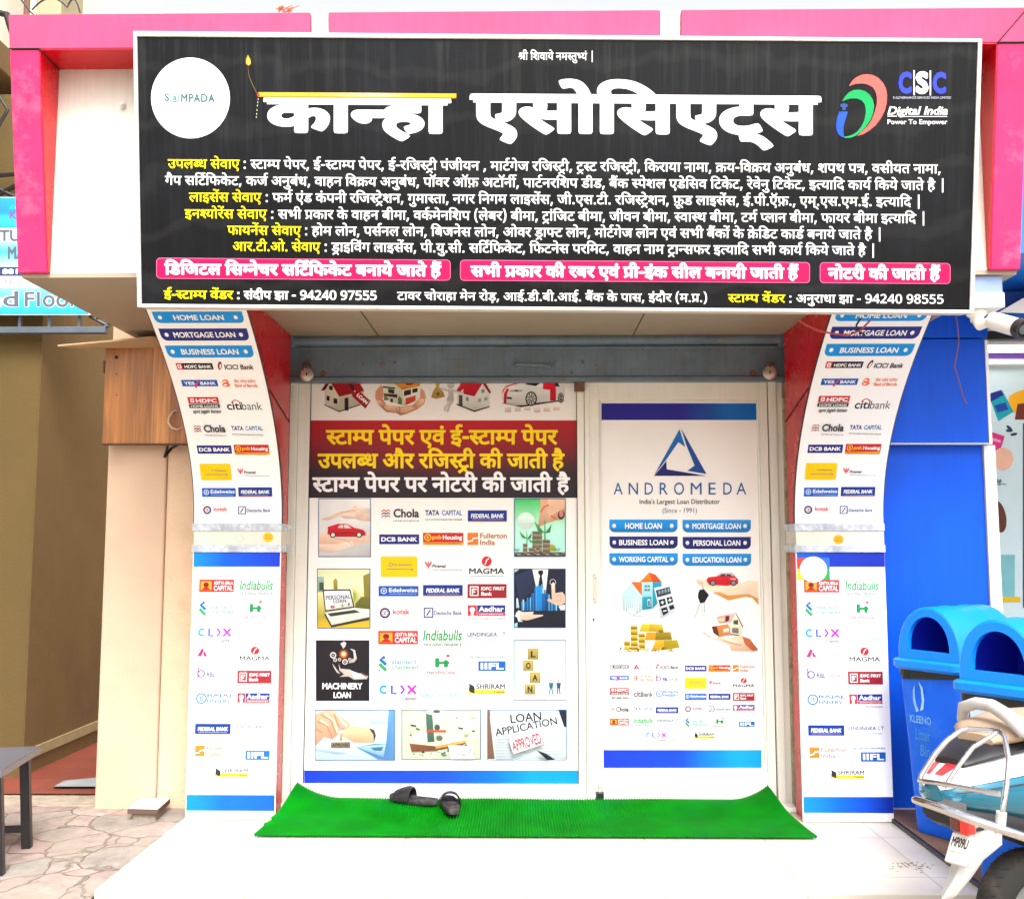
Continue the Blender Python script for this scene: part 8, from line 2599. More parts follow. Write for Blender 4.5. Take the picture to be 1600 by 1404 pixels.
# bench
bz = .46
far, near = atZ(65, 1165, bz), atZ(3, 1203, bz)
bn_ = thing('bench', (far.x - .7, (far.y + near.y) / 2, -.04), 'black steel bench with a dark grey top beside the shop floor', 'bench')
ed = (near - far).normalized()
lft = Vector((ed.y, -ed.x, 0))
if lft.x > 0:
    lft = -lft
BL = 1.5
cs = [near, far, far + lft * BL, near + lft * BL]
b = MB()
dz = Vector((0, 0, -.035))
b.hexa([cs[0] + dz, cs[1] + dz, cs[1], cs[0], cs[3] + dz, cs[2] + dz, cs[2], cs[3]], bev=.004)
b.build('seat', mat('grey_bench_top', '#5f5f68', .3, var=.15, scale=6, dirt='#8a8a92', dirt_amt=.3), bn_)


def leg(p, q, r=.022):
    a = (q - p).normalized()
    s_ = ed * r
    t_ = lft * r
    b = MB()
    b.hexa([q - s_ - t_, q + s_ - t_, p + s_ - t_, p - s_ - t_, q - s_ + t_, q + s_ + t_, p + s_ + t_, p - s_ + t_], bev=.003)
    return b


feet = []
for c, e in ((near, 1), (far, -1)):
    for k_ in (0, 1):
        tp = c - ed * .09 * e + lft * (.05 if not k_ else BL - .05) + dz
        ft = tp + Vector((0, 0, -.46)) + lft * (-.03 if not k_ else .03) + ed * (.0) * e
        ft.z = -.04
        feet.append((tp, ft))
        leg(tp, ft).build('leg', M_BLACK, bn_)
b = MB()
for (t1, f1), (t2_, f2) in ((feet[0], feet[1]), (feet[2], feet[3])):
    m1, m2 = f1 + (t1 - f1) * .24, f2 + (t2_ - f2) * .24
    b.hexa([m1 - ed * .012 + dz * .45, m1 + ed * .012 + dz * .45, m1 + ed * .012 - dz * .45, m1 - ed * .012 - dz * .45,
            m2 - ed * .012 + dz * .45, m2 + ed * .012 + dz * .45, m2 + ed * .012 - dz * .45, m2 - ed * .012 - dz * .45])
b.build('crossbar', M_BLACK, bn_)
# upper left: cream house with cables and a drainpipe
hs_ = thing('neighbour_house', (-9, 2.2, 0), 'pale cream neighbouring house rising behind the canopy, top left', 'house')
MB().box(-16, -4.55, 1.6, 6, 3.0, 12, bev=.02).build('wall', mat('pale_house_paint', '#ece6da', .9, var=.06, dirt='#d0c2aa', dirt_amt=.3), hs_)
MB().box(-12, -3.6, -2.6, 1.6, 4.75, 4.95, bev=.01).build('shading_balcony_slab', M_OCHRE, hs_)  # slab drawn far forward, out of view, to keep sun off the passage wall
MB().box(-4.2, -3.99, 2.2, 2.6, 3.0, 12).build('column', mat('olive_house_paint', '#a89a7c', .9, var=.15), hs_)  # the column's own olive tone
MB().box(-4.255, -4.202, 2.19, 2.5, 3.0, 12).build('column_trim', mat('cream_trim', '#e2d6b4', .8), hs_)
MB().tube([(-4.285, 2.2, 3.0), (-4.285, 2.2, 12)], .028, 10).build('drainpipe', M_RUST, hs_, smooth=True)


def cable(pts, r, label, cat='cable', sag=.12):
    P = []
    for (a, b_) in zip(pts, pts[1:]):
        for i in range(8):
            t = i / 8
            p = a + (b_ - a) * t
            P.append(p - Vector((0, 0, sag * 4 * t * (1 - t))))
    P.append(pts[-1])
    o = MB().tube(P, r, 6).build('overhead_cable', mat('black_cable', '#1c1a1a', .6), None, smooth=True)
    o['label'] = label
    o['category'] = cat
    return o


cable([atY(-40, -40, -1.0), atY(10, 22, -1.1), atY(60, 120, -1.0)], .016, 'thick black cable sagging behind the top left frame corner', sag=.06)
cable([atY(26, -10, .6), atY(46, 17, .6), atY(90, 60, .6)], .007, 'thin slanting cable above the frame near the left corner', sag=.0)
cable([atY(50, 16, -.9), atY(105, 12, -.9), atY(125, 20, -.9)], .0045, 'fine pale looping wire over the top of the frame', sag=-.06)
cable([atY(-20, 230, .3), atY(12, 172, .3), atY(-20, 120, .3)], .010, 'dark cable bundle hanging left of the pink frame', sag=.0)
# dry twigs caught on the frame top
b = MB()
rn = random.Random(11)
for px in (436, 442, 447):
    q = atY(px, 19, -1.6)
    b.tube([q, q + Vector((rn.uniform(-.03, .03), .02, .03)), q + Vector((rn.uniform(-.05, .06), .03, .05))], [.003, .002, .001], 5)
    for k_ in range(3):
        c = q + Vector((rn.uniform(-.03, .03), 0, rn.uniform(.0, .03)))
        b.add([c, c + Vector((.018, .003, .008)), c + Vector((.03, 0, .002)), c + Vector((.015, -.004, -.008))], [(0, 1, 2), (0, 2, 3)])
o = b.build('dry_twig', mat('dead_leaf', '#9a4a1c', .8), None)
o['label'] = 'small dry brown twig caught on top of the pink frame'
o['category'] = 'twig'

# ------------------------------------------------------------------ right: blue wall, neighbour's shop, camera
UPY, LOY = -.10, -.03
bw = thing('blue_wall', (2.4, 0, 0), 'bright blue panelled wall beside the shop with a white edge', 'wall')
ux1 = atY(1541, 600, UPY).x
lx1 = atY(1538, 780, LOY).x
zj = atY(1450, 693, UPY).z
MB().box(2.03, ux1, UPY, .2, zj + .006, 2.705, bev=.003).build('upper_panel', M_BLUE, bw)
MB().box(2.03, ux1 + .02, UPY - .005, .2, 2.712, 3.2, bev=.003).build('top_panel', M_BLUE, bw)
MB().box(2.03, lx1, LOY, .2, .0, zj - .004, bev=.003).build('lower_panel', M_BLUE, bw)
MB().box(2.03, ux1 + .004, UPY + .002, .19, zj - .003, zj + .0055).build('joint_strip', mat('pale_joint', '#a8b4cc', .4), bw)
MB().box(lx1 + .002, lx1 + .07, LOY - .02, .2, .0, zj - .004, bev=.004).box(ux1 + .002, ux1 + .022, UPY, .2, zj - .003, 2.70, bev=.003).build('edge_strip', M_WHITEPAINT, bw)
ncx = 2.30
nc = thing('blue_canopy', (2.9, -.4, 2.9), 'blue clad canopy of the neighbouring shop at the right edge', 'canopy')
MB().box(ncx, 6, -1.0, .25, 2.95, 4.0, bev=.006).build('fascia', mat('light_blue_cladding', '#0a6ed0', .3, var=.08, dirt='#0a52b0', dirt_amt=.2), nc)
q = atY(1590, 475, -.6)
MB().hexa([atY(1560, 488, -.5), atY(1700, 492, -.5), atY(1700, 440, -.5), atY(1598, 466, -.5), atY(1560, 488, -.1), atY(1700, 492, -.1), atY(1700, 440, -.1), atY(1598, 466, -.1)]).build('white_soffit_wedge', M_WHITEPAINT, nc)
MB().box(ux1 + .03, 6, -.28, -.02, atY(1570, 514, -.02).z, 2.945).build('beam', mat('mid_blue_cladding', '#1358b8', .4), nc)
MB().box(ux1 + .03, 6, -.015, .02, atY(1570, 529, -.015).z, atY(1570, 517, -.015).z).build('dark_soffit', M_DARK, nc)
# inside of the neighbour's shop
ns = thing('neighbour_shop', (3.6, 1.2, 0), 'bright neighbouring shop interior with a pale printed wall at right edge', 'shop')
NWY = 1.3
MB().box(2.4, 7, NWY, NWY + .1, .0, 2.9).build('printed_wall', mat('pale_aqua_wall', '#c2d6da', .4, var=.05), ns)
NCZ = atY(1570, 551, NWY).z
MB().box(2.6, 7, .021, NWY - .002, NCZ, NCZ + .05).build('ceiling', mat('grey_ceiling', '#8f96a8', .6), ns)
MB().box(2.8, 7, NWY - .06, NWY - .003, atY(1570, 563, NWY).z, atY(1570, 552, NWY).z).build('purple_strip', mat('violet_strip', '#9a6ae0', .4), ns)
MB().box(2.8, 7, NWY - .09, NWY - .004, atY(1570, 572, NWY).z, atY(1570, 564, NWY).z).build('white_cornice', M_WHITEPAINT, ns)
lp_ = thing('ceiling_lamp', (3.4, 1.0, 2.85), 'lit flat white ceiling lamp in the neighbouring shop', 'lamp')
MB().box(3.05, 3.7, .86, 1.12, NCZ - .03, NCZ - .002, bev=.006).build('lamp_body', M_WHITEPAINT, lp_)
MB().box(3.07, 3.68, .88, 1.10, NCZ - .036, NCZ - .0305).build('lamp_diffuser', mat('lamp_glow', '#ffffff', .4, var=0, emit=3.), lp_)
MB().box(3.1, 7, -.02, .1, 0, .95, bev=.01).build('white_counter', M_WHITEPAINT, ns)


def on_nw(px, py):
    return atY(px, py, NWY - .001), NY


C = Print(lambda x, y: on_nw(1530 + x / 3.514, 570 + y / 3.51))
C.z = 1
C.poly([(50, 160), (125, 138), (190, 255), (105, 308)], '#0f9aa8')
C.poly([(46, 185), (50, 160), (118, 137), (135, 165), (60, 205)], '#1c2a7c')
C.poly([(82, 222), (145, 205), (160, 245), (100, 262)], '#1f3f9a')
C.poly([(200, 150), (246, 135), (300, 150), (300, 260), (190, 260), (160, 200), (165, 170)], '#e8a41c')
C.poly([(195, 300), (210, 215), (300, 200), (300, 300)], '#6a2c20')
C.poly([(60, 365), (140, 390), (105, 500), (80, 525), (55, 525)], '#d0287c')
C.text('lotion', 66, 400, 118, 420, '#f4d8e4', .01, 0, 15)
C.oval(130, 515, 58, 62, '#e8b49c')
C.oval(105, 830, 42, 90, '#5a2c22', 24, -12)
for x, y, r in ((165, 345, 40), (190, 380, -10), (165, 360, 0), (120, 1080, 60), (140, 1105, -20)):
    C.oval(x, y, 20, 8, '#243a5a', 12, r)
C.text('See', 72, 610, 122, 660, '#243a5a', .01, .3)
C.line([(122, 652), (150, 655)], 4, '#243a5a')
C.rect(90, 1040, 195, 1280, '#78b4ba')
C.rect(90, 1270, 225, 1300, '#d8b01c')
C.rect(240, 320, 300, 1330, '#3a3c40')
C.build('wall_print', ns, label='printed cosmetics pictures on a pale aqua ground')

# hanging string and loose wires
def wire(name, pts, r, m, label, cat):
    o = MB().tube(pts, r, 6).build(name, m, None, smooth=True)
    o['label'] = label
    o['category'] = cat
    return o


M_STR = mat('brown_string', '#5a3430', .8)
SY2 = -.75
wire('hanging_string', [atY(x, y, SY2) for x, y in ((1493, 492), (1496, 508), (1498, 535), (1494, 558), (1491, 572), (1495, 585), (1502, 610), (1505, 620), (1511, 631))], .003, M_STR, 'thin brown knotted string hanging over the blue wall', 'string')
RW = mat('red_wire', '#b03a34', .5)
wire('red_wire', [atY(x, y, yy) for x, y, yy in ((1247, 500, -1.36), (1262, 509, -1.35), (1280, 517, -1.34), (1300, 521, -1.33), (1325, 524, -1.33), (1345, 516, -1.34), (1360, 500, -1.36))], .0045, RW, 'loose red wire dangling under the signboard, across the pillar', 'wire')
wire('black_wire', [atY(x, y, yy) for x, y, yy in ((1345, 497, -1.36), (1338, 508, -1.34), (1340, 516, -1.33), (1352, 524, -1.33))], .0045, MATS['black_cable'], 'short black wire curling under the signboard', 'wire')

# security camera
CY = -1.42
cam_o = thing('security_camera', atY(1548, 465, CY), 'white bullet security camera on a junction box under the canopy', 'camera')
M_CAMW = mat('camera_white', '#e2dfda', .35, var=.04)
a0, a1 = atY(1522, 480, CY), atY(1570, 456, CY)
MB().box(a0.x, a1.x, CY, CY + .15, a0.z, a1.z, bev=.006).build('junction_box', M_CAMW, cam_o)
a2 = atY(1522, 438, CY)
MB().box(a0.x + .002, a1.x - .004, CY + .01, CY + .14, a1.z + .001, CZ0 - .013, bev=.003).build('mount_plate', mat('grey_blue_plate', '#7d93bd', .4), cam_o)
nb = atY(1537, 484, CY)
MB().lathe([(0, .03), (.045, .03), (.045, .012), (.03, 0), (.028, -.02), (0, -.02)], Vector((nb.x, CY + .07, a0.z - .032)), (0, 0, 1), 24).build('swivel', M_CAMW, cam_o, smooth=True)
e0 = Vector((nb.x, CY + .07, a0.z - .05))
e1 = atY(1548, 502, CY - .02)
MB().tube([e0, (e0 + e1) / 2 + Vector((-.02, 0, -.018)), e1], [.022, .024, .022], 14).build('arm', M_CAMW, cam_o, smooth=True)
h0, h1 = atY(1548, 500, CY - .02), atY(1590, 512, CY - .16)
ax_ = (h1 - h0).normalized()
MB().lathe([(0, 0), (.03, .0), (.038, .01), (.041, .03), (.041, .165), (.0, .165)], h0, ax_, 28).build('housing', M_CAMW, cam_o, smooth=True)
MB().lathe([(.0435, .1655), (.045, .17), (.045, .205), (.036, .205), (.034, .188), (0, .188)], h0, ax_, 28).build('lens_hood', M_BLACK, cam_o, smooth=True)
MB().lathe([(.024, .1885), (.022, .196), (0, .2)], h0, ax_, 20).build('lens', mat('lens_glass', '#3a4a5a', .08, coat=1.), cam_o, smooth=True)

# ------------------------------------------------------------------ litter bins
M_BINL = mat('light_blue_plastic', '#0a7ee6', .4, spec=.3, var=.08, scale=4, dirt='#0a7cc4', dirt_amt=.3)
M_BINB = mat('blue_plastic', '#0a5ede', .5, spec=.25, var=.16, scale=5, dirt='#4a7ab8', dirt_amt=.35, dirt_scale=7)
M_BINI = mat('dark_blue_inside', '#1f36e0', .5)
M_BAG = mat('black_bag', '#101012', .3, bump=.5, bscale=30)


def bin_(cx, cy, cz, rot, label, with_print):
    M = Matrix.Translation((cx, cy, cz)) @ Matrix.Rotation(R(rot), 4, 'Z')
    o = thing('litter_bin', (cx, cy, cz), label, 'bin', 'blue dome lidded litter bins')
    Wd, Ln, Hb = .37, .52, .82
    # tapered body
    rings = []
    for z, s in ((0, .80), (.03, .82), (.5, .92), (Hb, 1.0)):
        w_, l_ = Wd / 2 * s, Ln / 2 * s
        ring = []
        for cxx, cyy, a in ((w_ - .04, -l_ + .04, -90), (w_ - .04, l_ - .04, 0), (-w_ + .04, l_ - .04, 90), (-w_ + .04, -l_ + .04, 180)):
            for k in range(5):
                t = R(a + 22.5 * k)
                ring.append(Vector((cxx + .04 * math.cos(t), cyy + .04 * math.sin(t), z)))
        rings.append(ring)
    bd = MB().loft(rings).build('body', M_BINB, o, smooth=True, M=M)
    # bag rim under the lid
    b = MB()
    ring_o = [Vector((p.x * 1.015, p.y * 1.015, 0)) for p in rings[-1]]
    rn = random.Random(int(cx * 100))
    low = [Vector((p.x, p.y, Hb - .012 - .05 * rn.random() ** 2)) for p in ring_o]
    n = len(ring_o)
    b.add([Vector((p.x, p.y, Hb + .004)) for p in ring_o] + low, [(i, (i + 1) % n, n + (i + 1) % n, n + i) for i in range(n)])
    b.build('bag_rim', M_BAG, o, M=M)
    # lid flange
    fl = []
    for z, s in ((Hb + .005, 1.06), (Hb + .02, 1.12), (Hb + .05, 1.12), (Hb + .058, 1.08)):
        w_, l_ = Wd / 2 * s, Ln / 2 * s
        ring = []
        for cxx, cyy, a in ((w_ - .05, -l_ + .05, -90), (w_ - .05, l_ - .05, 0), (-w_ + .05, l_ - .05, 90), (-w_ + .05, -l_ + .05, 180)):
            for k in range(5):
                t = R(a + 22.5 * k)
                ring.append(Vector((cxx + .05 * math.cos(t), cyy + .05 * math.sin(t), z)))
        fl.append(ring)
    lid = MB().loft(fl).build('lid_flange', M_BINL, o, smooth=True, M=M)
    # dome: arch section swept along y, with ribs
    z0, rw, rh = Hb + .055, Wd / 2 * 1.0, .275
    na = 20

    def arch(s, y, zz=z0):
        return [Vector((rw * s * math.cos(math.pi * k / na), y, zz + rh * s * math.sin(math.pi * k / na) ** .8)) for k in range(na + 1)]
    rings = []
    ys = [-.25, -.245, -.235, -.1, -.09, -.075, -.065, .06, .07, .085, .095, .2, .235, .25]
    ss = [.95, .985, 1, 1, 1.012, 1.012, 1, 1, 1.012, 1.012, 1, 1, .985, .93]
    for y, s in zip(ys, ss):
        rings.append(arch(s, y))
    b = MB()
    b.loft(rings, cap=False, closed=False)
    # front face: a ring between the outer arch and the opening
    op = [Vector((.122 * math.cos(math.pi * k / na), -.25, z0 + .05 + .175 * math.sin(math.pi * k / na) ** .85)) for k in range(na + 1)]
    fr = arch(.95, -.25)
    b.add(fr + op, [(k, k + 1, na + 2 + k, na + 1 + k) for k in range(na)])
    b.add([fr[0], fr[-1], op[-1], op[0]], [(0, 1, 2, 3)])
    # lip of the opening
    op2 = [Vector((p.x * .97, -.225, p.z)) for p in op]
    b.add(op + op2, [(k, k + 1, na + 2 + k, na + 1 + k) for k in range(na)] + [(0, na, 2 * na + 1, na + 1)])
    # back face
    bk = arch(.93, .25)
    c = Vector((0, .25, z0))
    b.add(bk + [c], [(k, k + 1, na + 1) for k in range(na)])
    dome = b.build('dome_lid', M_BINL, o, smooth=True, M=M)
    # dark inside seen through the opening
    b = MB()
    b.loft([[Vector((p.x * .94, y, z0 + (p.z - z0) * .97)) for p in arch(1, 0)] for y in (-.22, .2)], cap=False, closed=False)
    bk2 = [Vector((p.x * .94, .2, z0 + (p.z - z0) * .97)) for p in arch(1, 0)]
    b.add(bk2 + [Vector((0, .2, z0))], [(k, k + 1, na + 1) for k in range(na)])
    b.build('lid_inside', M_BINI, dome, M=M)
    if with_print:
        # maker's mark printed on the front panel
        def front(u, v):
            z = .78 - v
            s = .8 + .2 * z / Hb + .005
            return M @ Vector((u, -Ln / 2 * s - .0015, z)), (M.to_3x3() @ Vector((0, -1, 0)))
        C = Print(front)
        C.z = 1
        C.poly([(-.085, .17), (-.098, .11), (-.094, .06), (-.08, .03), (-.085, .08), (-.08, .13), (-.066, .16)], '#7fb0e4')
        C.poly([(-.06, .16), (-.045, .11), (-.046, .05), (-.056, .01), (-.035, .04), (-.03, .1), (-.04, .15)], '#9cc4ec')
        C.text('KLEENO', -.125, .185, .0, .225, '#6aa4e0', .03)
        C.text('Litter', -.1, .25, -.01, .31, '#3f84d4', 0, .2)
        C.text('Bin', -.08, .33, -.02, .39, '#3f84d4', 0, .2)
        C.build('bin_print', bd, label='pale printed mark and lettering')
    else:
        def front(u, v):
            z = .78 - v
            s = .8 + .2 * z / Hb + .005
            return M @ Vector((u, -Ln / 2 * s - .0015, z)), (M.to_3x3() @ Vector((0, -1, 0)))
        C = Print(front)
        C.z = 1
        C.rect(-.13, .02, .14, .12, '#c8dae8')
        fuzz(C, -.05, .05, .1, .012, '#4a5a78', seed=40)
        fuzz(C, -.02, .08, .12, .012, '#4a5a78', seed=41)
        C.build('bin_sticker', bd, label='white paper sticker with small print')
    return o


bin_(2.27, -.60, .03, -58, 'litter bin nearer the blue wall, blue with a pale printed mark', True)
bin_(2.22, -1.44, .03, -56, 'litter bin standing nearest the scooter, with a white sticker', False)
wd = thing('floor_board', (2.5, -.7, 0), 'worn brown wooden board under the blue bins', 'board')
MB().box(2.0, 3.4, -1.42, -.16, .002, .026, bev=.003).build('board', mat('worn_brown_wood', '#7a5a44', .8, var=.3, scale=9, dirt='#4a382c', dirt_amt=.5, dirt_scale=7), wd)
MB().box(1.984, 1.9985, -1.42, -.16, .001, .022).build('metal_edge', M_BLACK, wd)

# ------------------------------------------------------------------ scooter, rear three-quarter view
SO = Vector((1.763, -2.19, -.055))
SA = R(30)
SF, SR = Vector((math.cos(SA), math.sin(SA), 0)), Vector((math.sin(SA), -math.cos(SA), 0))
MS = Matrix(((SF.x, SR.x, 0, SO.x), (SF.y, SR.y, 0, SO.y), (0, 0, 1, SO.z), (0, 0, 0, 1)))
sc = thing('scooter', SO, 'teal and white scooter with red stripes and chrome guards, parked at right', 'scooter')
M_TEAL = mat('teal_paint', '#0a6a84', .18, metal=.35, var=.06, coat=.8)
M_SWHITE = mat('white_scooter_paint', '#d8dade', .15, var=.03, coat=.8)
M_STRIPE = mat('red_stripe', '#c02c34', .2, var=.05, coat=.6)
M_CHROME = mat('chrome', '#d4d4d8', .12, metal=1., var=.08, scale=14)
M_SBLACK = mat('black_plastic', '#1a1a1f', .45, var=.15, scale=9)
M_SEAT = mat('tan_seat_cover', '#a89078', .6, var=.1)
M_GREYP = mat('grey_plastic', '#b4b2b0', .4, var=.1, scale=8, dirt='#8a8074', dirt_amt=.4)
M_TYRE = mat('tyre_rubber', '#1d1a18', .85, var=.25, scale=14, dirt='#4a4036', dirt_amt=.6, dirt_scale=10)


def P(px, py, t):
    """Scooter-local point (forward, side, up) where a sight line meets the plane standing t to its right."""
    d = sight(px, py)
    o_ = SO + SR * t
    k = (o_ - CAM).dot(SR) / d.dot(SR)
    q = CAM + d * k - SO
    return Vector((q.dot(SF), t, q.z))


def Q(px, py, s):
    """The same, but on the plane that stands s ahead of the rear axle."""
    d = sight(px, py)
    q = CAM + d * ((SO + SF * s - CAM).dot(SF) / d.dot(SF)) - SO
    return Vector((s, q.dot(SR), q.z))


def sect(s, hw, z0, z1, n=20, top=.6):
    """Rounded cross-section at distance s ahead of the rear axle."""
    out = []
    for k in range(n):
        a = 2 * math.pi * k / n
        c_, sn = math.cos(a), math.sin(a)
        x = hw * math.copysign(abs(c_) ** .7, c_) * (1 - .25 * max(0, sn) * top)
        z = (z0 + z1) / 2 + (z1 - z0) / 2 * math.copysign(abs(sn) ** .8, sn)
        out.append(Vector((s, x, z)))
    return out


ws = [(-.435, .035, .69, .735), (-.41, .075, .67, .76), (-.35, .115, .65, .785), (-.27, .145, .63, .81), (-.16, .172, .60, .84), (0, .205, .55, .86), (.25, .205, .5, .85), (.45, .185, .45, .82), (.58, .13, .42, .78)]
MB().loft([sect(*a) for a in ws]).build('rear_body', M_TEAL, sc, smooth=True, M=MS)
# white upper cowl lying over the tail, with red stripes
b = MB()
cowl = []
for s, hw, z0, z1 in ws[:7]:
    r_ = sect(s, hw * 1.02, z0, z1 + .006, 40)
    cowl.append([p + Vector((0, 0, .003)) for p in r_[2:19]])
b.loft(cowl, cap=False, closed=False)
b.build('tail_cowl', M_SWHITE, sc, smooth=True, M=MS)
for a, c_ in ((6.6, 8.4), (9.6, 11.4)):
    b = MB()
    rr = []
    for s, hw, z0, z1 in ws[1:6]:
        r_ = sect(s, hw * 1.02, z0, z1 + .006, 40)
        row = []
        for f_ in range(5):
            k = 2 + a + (c_ - a) * f_ / 4
            i0 = int(k)
            row.append(r_[i0].lerp(r_[i0 + 1], k - i0) + Vector((0, 0, .0065)))
        rr.append(row)
    b.loft(rr, cap=False, closed=False)
    b.build('stripe', M_STRIPE, sc, smooth=True, M=MS)
# seat
st = [(-.20, .07, .85, .89), (-.15, .12, .855, .925), (.05, .14, .86, .95), (.3, .14, .85, .94), (.5, .12, .83, .91), (.62, .07, .82, .87)]
MB().loft([sect(*a) for a in st]).build('seat', M_SEAT, sc, smooth=True, M=MS)
# dark collar under the seat and the tail lamp shelf
MB().loft([sect(s, hw, z0, z1) for s, hw, z0, z1 in ((-.34, .06, .79, .82), (-.24, .11, .81, .86), (.0, .15, .84, .88), (.4, .15, .82, .86))]).build('seat_collar', M_SBLACK, sc, smooth=True, M=MS)
# under-tail
MB().loft([sect(s, hw, z0, z1) for s, hw, z0, z1 in ((-.415, .06, .615, .70), (-.35, .105, .585, .69), (-.2, .145, .56, .67), (.1, .17, .45, .6))]).build('under_tail', M_SBLACK, sc, smooth=True, M=MS)
lc = Q(1499, 1286, -.415)
MB().box(lc.x - .025, lc.x + .02, lc.y - .02, lc.y + .017, lc.z - .022, lc.z + .022, bev=.006).build('tail_lamp', mat('dark_red_lens', '#5a1a14', .2, coat=.6), sc, M=MS)
MB().box(lc.x - .028, lc.x + .02, lc.y + .019, lc.y + .05, lc.z - .026, lc.z + .022, bev=.006).build('reflector', mat('red_reflector', '#d81c14', .2, coat=.6), sc, M=MS)
# smoked lens over the tail, seams and bolts
MB().prism([(0, 0), (1, 0), (1, 1), (0, 1)], lambda p: Q(1464 + 46 * p[0], 1244 + 11 * p[0] + 19 * p[1], -.43), lambda p: Q(1464 + 46 * p[0], 1244 + 11 * p[0] + 19 * p[1], -.40)).build('tail_lens', mat('smoked_lens', '#6a6e74', .12, var=.2, scale=20, coat=1.), sc, M=MS)
b = MB()
seam = [sect(s_, hw * 1.012, z0, z1, 40)[1] for s_, hw, z0, z1 in ws[1:8]]
b.tube([p + Vector((0, .002, 0)) for p in seam], .0025, 6)
b.build('panel_seam', M_SBLACK, sc, smooth=True, M=MS)
b = MB()
for px, py in ((1526, 1290), (1541, 1294), (1556, 1299)):
    b.lathe([(0, .006), (.005, .005), (.006, 0)], Q(px, py, -.49), (-1, .3, 0), 10)
b.build('rail_bolts', M_CHROME, sc, smooth=True, M=MS)
# pillion grab rail: a wide moulded loop
gr = []
for px, py, t, r_ in ((1512, 1150, -.12, .018), (1504, 1122, -.12, .02), (1506, 1104, -.10, .022), (1525, 1098, -.04, .022), (1550, 1102, .03, .023), (1575, 1118, .10, .025), (1598, 1138, .15, .03), (1640, 1152, .16, .03)):
    gr.append((P(px, py, t), r_))
MB().tube([g_[0] for g_ in gr], [g_[1] for g_ in gr], 14).build('grab_rail', M_GREYP, sc, smooth=True, M=MS)
# chrome guard
b = MB()
b.tube([Q(1562, 1240, -.50), Q(1498, 1228, -.515), Q(1446, 1220, -.515), Q(1437, 1219, -.51), Q(1440, 1210, -.50), Q(1462, 1176, -.46), Q(1480, 1156, -.42), Q(1500, 1141, -.36), Q(1512, 1138, -.33),
        Q(1548, 1140, -.31), Q(1562, 1142, -.31), Q(1570, 1152, -.33), Q(1576, 1185, -.38), Q(1573, 1225, -.44), Q(1565, 1275, -.47), Q(1563, 1284, -.47)], .0085, 12)
b.build('guard_loop', M_CHROME, sc, smooth=True, M=MS)
MB().tube([Q(1475, 1230, -.513), Q(1495, 1200, -.48), Q(1520, 1167, -.41), Q(1556, 1145, -.325)], .0075, 12).build('guard_brace', M_CHROME, sc, smooth=True, M=MS)
b = MB()
b.tube([Q(1427, 1249, -.53), Q(1432, 1249, -.53), Q(1470, 1262, -.53), Q(1510, 1277, -.525), Q(1550, 1290, -.50), Q(1580, 1300, -.45), Q(1640, 1320, -.30)], [.010, .014, .015, .015, .015, .015, .015], 14)
b.build('bumper_rail', M_CHROME, sc, smooth=True, M=MS)
MB().tube([Q(1565, 1268, -.472), Q(1563, 1288, -.472)], .016, 14).build('guard_clamp', M_GREYP, sc, smooth=True, M=MS)
# number plate with its bracket
pc = [Q(1474, 1345, -.46), Q(1509, 1355, -.455), Q(1525, 1307, -.425), Q(1488, 1297, -.43)]
nrm = (pc[1] - pc[0]).cross(pc[3] - pc[0]).normalized()
if nrm.x > 0:
    nrm = -nrm
b = MB()
b.hexa([p - nrm * 0 for p in pc] + [p - nrm * .008 for p in pc], bev=.004)
plate = b.build('number_plate', mat('plate_white', '#dcd8d2', .4, var=.06, dirt='#b8a890', dirt_amt=.3), sc, M=MS)


def on_plate(u, v):
    a = pc[3].lerp(pc[2], u)
    c_ = pc[0].lerp(pc[1], u)
    return MS @ (a.lerp(c_, v) + nrm * .001), MS.to_3x3() @ nrm


C = Print(on_plate)
C.z = 1
C.text('MP09U', .12, .14, .8, .46, '#2a2a2e', .0)
fuzz(C, .12, .6, .7, .03, '#b0a8a0', seed=60)
C.build('plate_lettering', plate)
# rear mudguard flap
fl = [(Q(1490, 1288, -.33), Q(1562, 1296, -.28)), (Q(1490, 1318, -.37), Q(1562, 1318, -.31)), (Q(1486, 1350, -.41), Q(1533, 1342, -.37)), (Q(1478, 1374, -.43), Q(1513, 1371, -.41)), (Q(1470, 1396, -.45), Q(1491, 1397, -.44)), (Q(1471, 1403, -.455), Q(1483, 1403, -.45))]
b = MB()
b.loft([[l, l.lerp(r_, .5) + Vector((-.02, 0, .0)), r_, r_ + Vector((.012, 0, -.004)), l.lerp(r_, .5) + Vector((-.006, 0, -.004)), l + Vector((.012, 0, -.004))] for l, r_ in fl])
b.build('mudguard', M_GREYP, sc, smooth=True, M=MS)
# wheels
def wheel(s, name):
    wr_, tw = .235, .055
    prof = [(.135, -.04), (.15, -.046), (.19, -.052), (.222, -.04), (.235, -.018), (.2365, 0), (.235, .018), (.222, .04), (.19, .052), (.15, .046), (.135, .04)]
    w_ = MB().lathe(prof, (s, .02, wr_), (0, 1, 0), 48).build(name, M_TYRE, sc, smooth=True, M=MS)
    MB().lathe([(0, .03), (.03, .034), (.05, .02), (.06, .012), (.115, .018), (.136, .036), (.136, -.036), (.1, -.02), (0, -.02)], (s, .02, wr_), (0, 1, 0), 40).build('rim', mat('silver_rim', '#b8b8ba', .3, metal=.7), w_, smooth=True, M=MS)
    b = MB()
    for i in range(40):
        a = 2 * math.pi * i / 40
        for sd in (-1, 1):
            c0 = Vector((s + .2365 * math.sin(a), .02 + .008 * sd, wr_ + .2365 * math.cos(a)))
            c1 = Vector((s + .2305 * math.sin(a + .07), .02 + .034 * sd, wr_ + .2305 * math.cos(a + .07)))
            b.tube([c0, c1], .0022, 5)
    b.build('tread', M_TYRE, w_, M=MS)


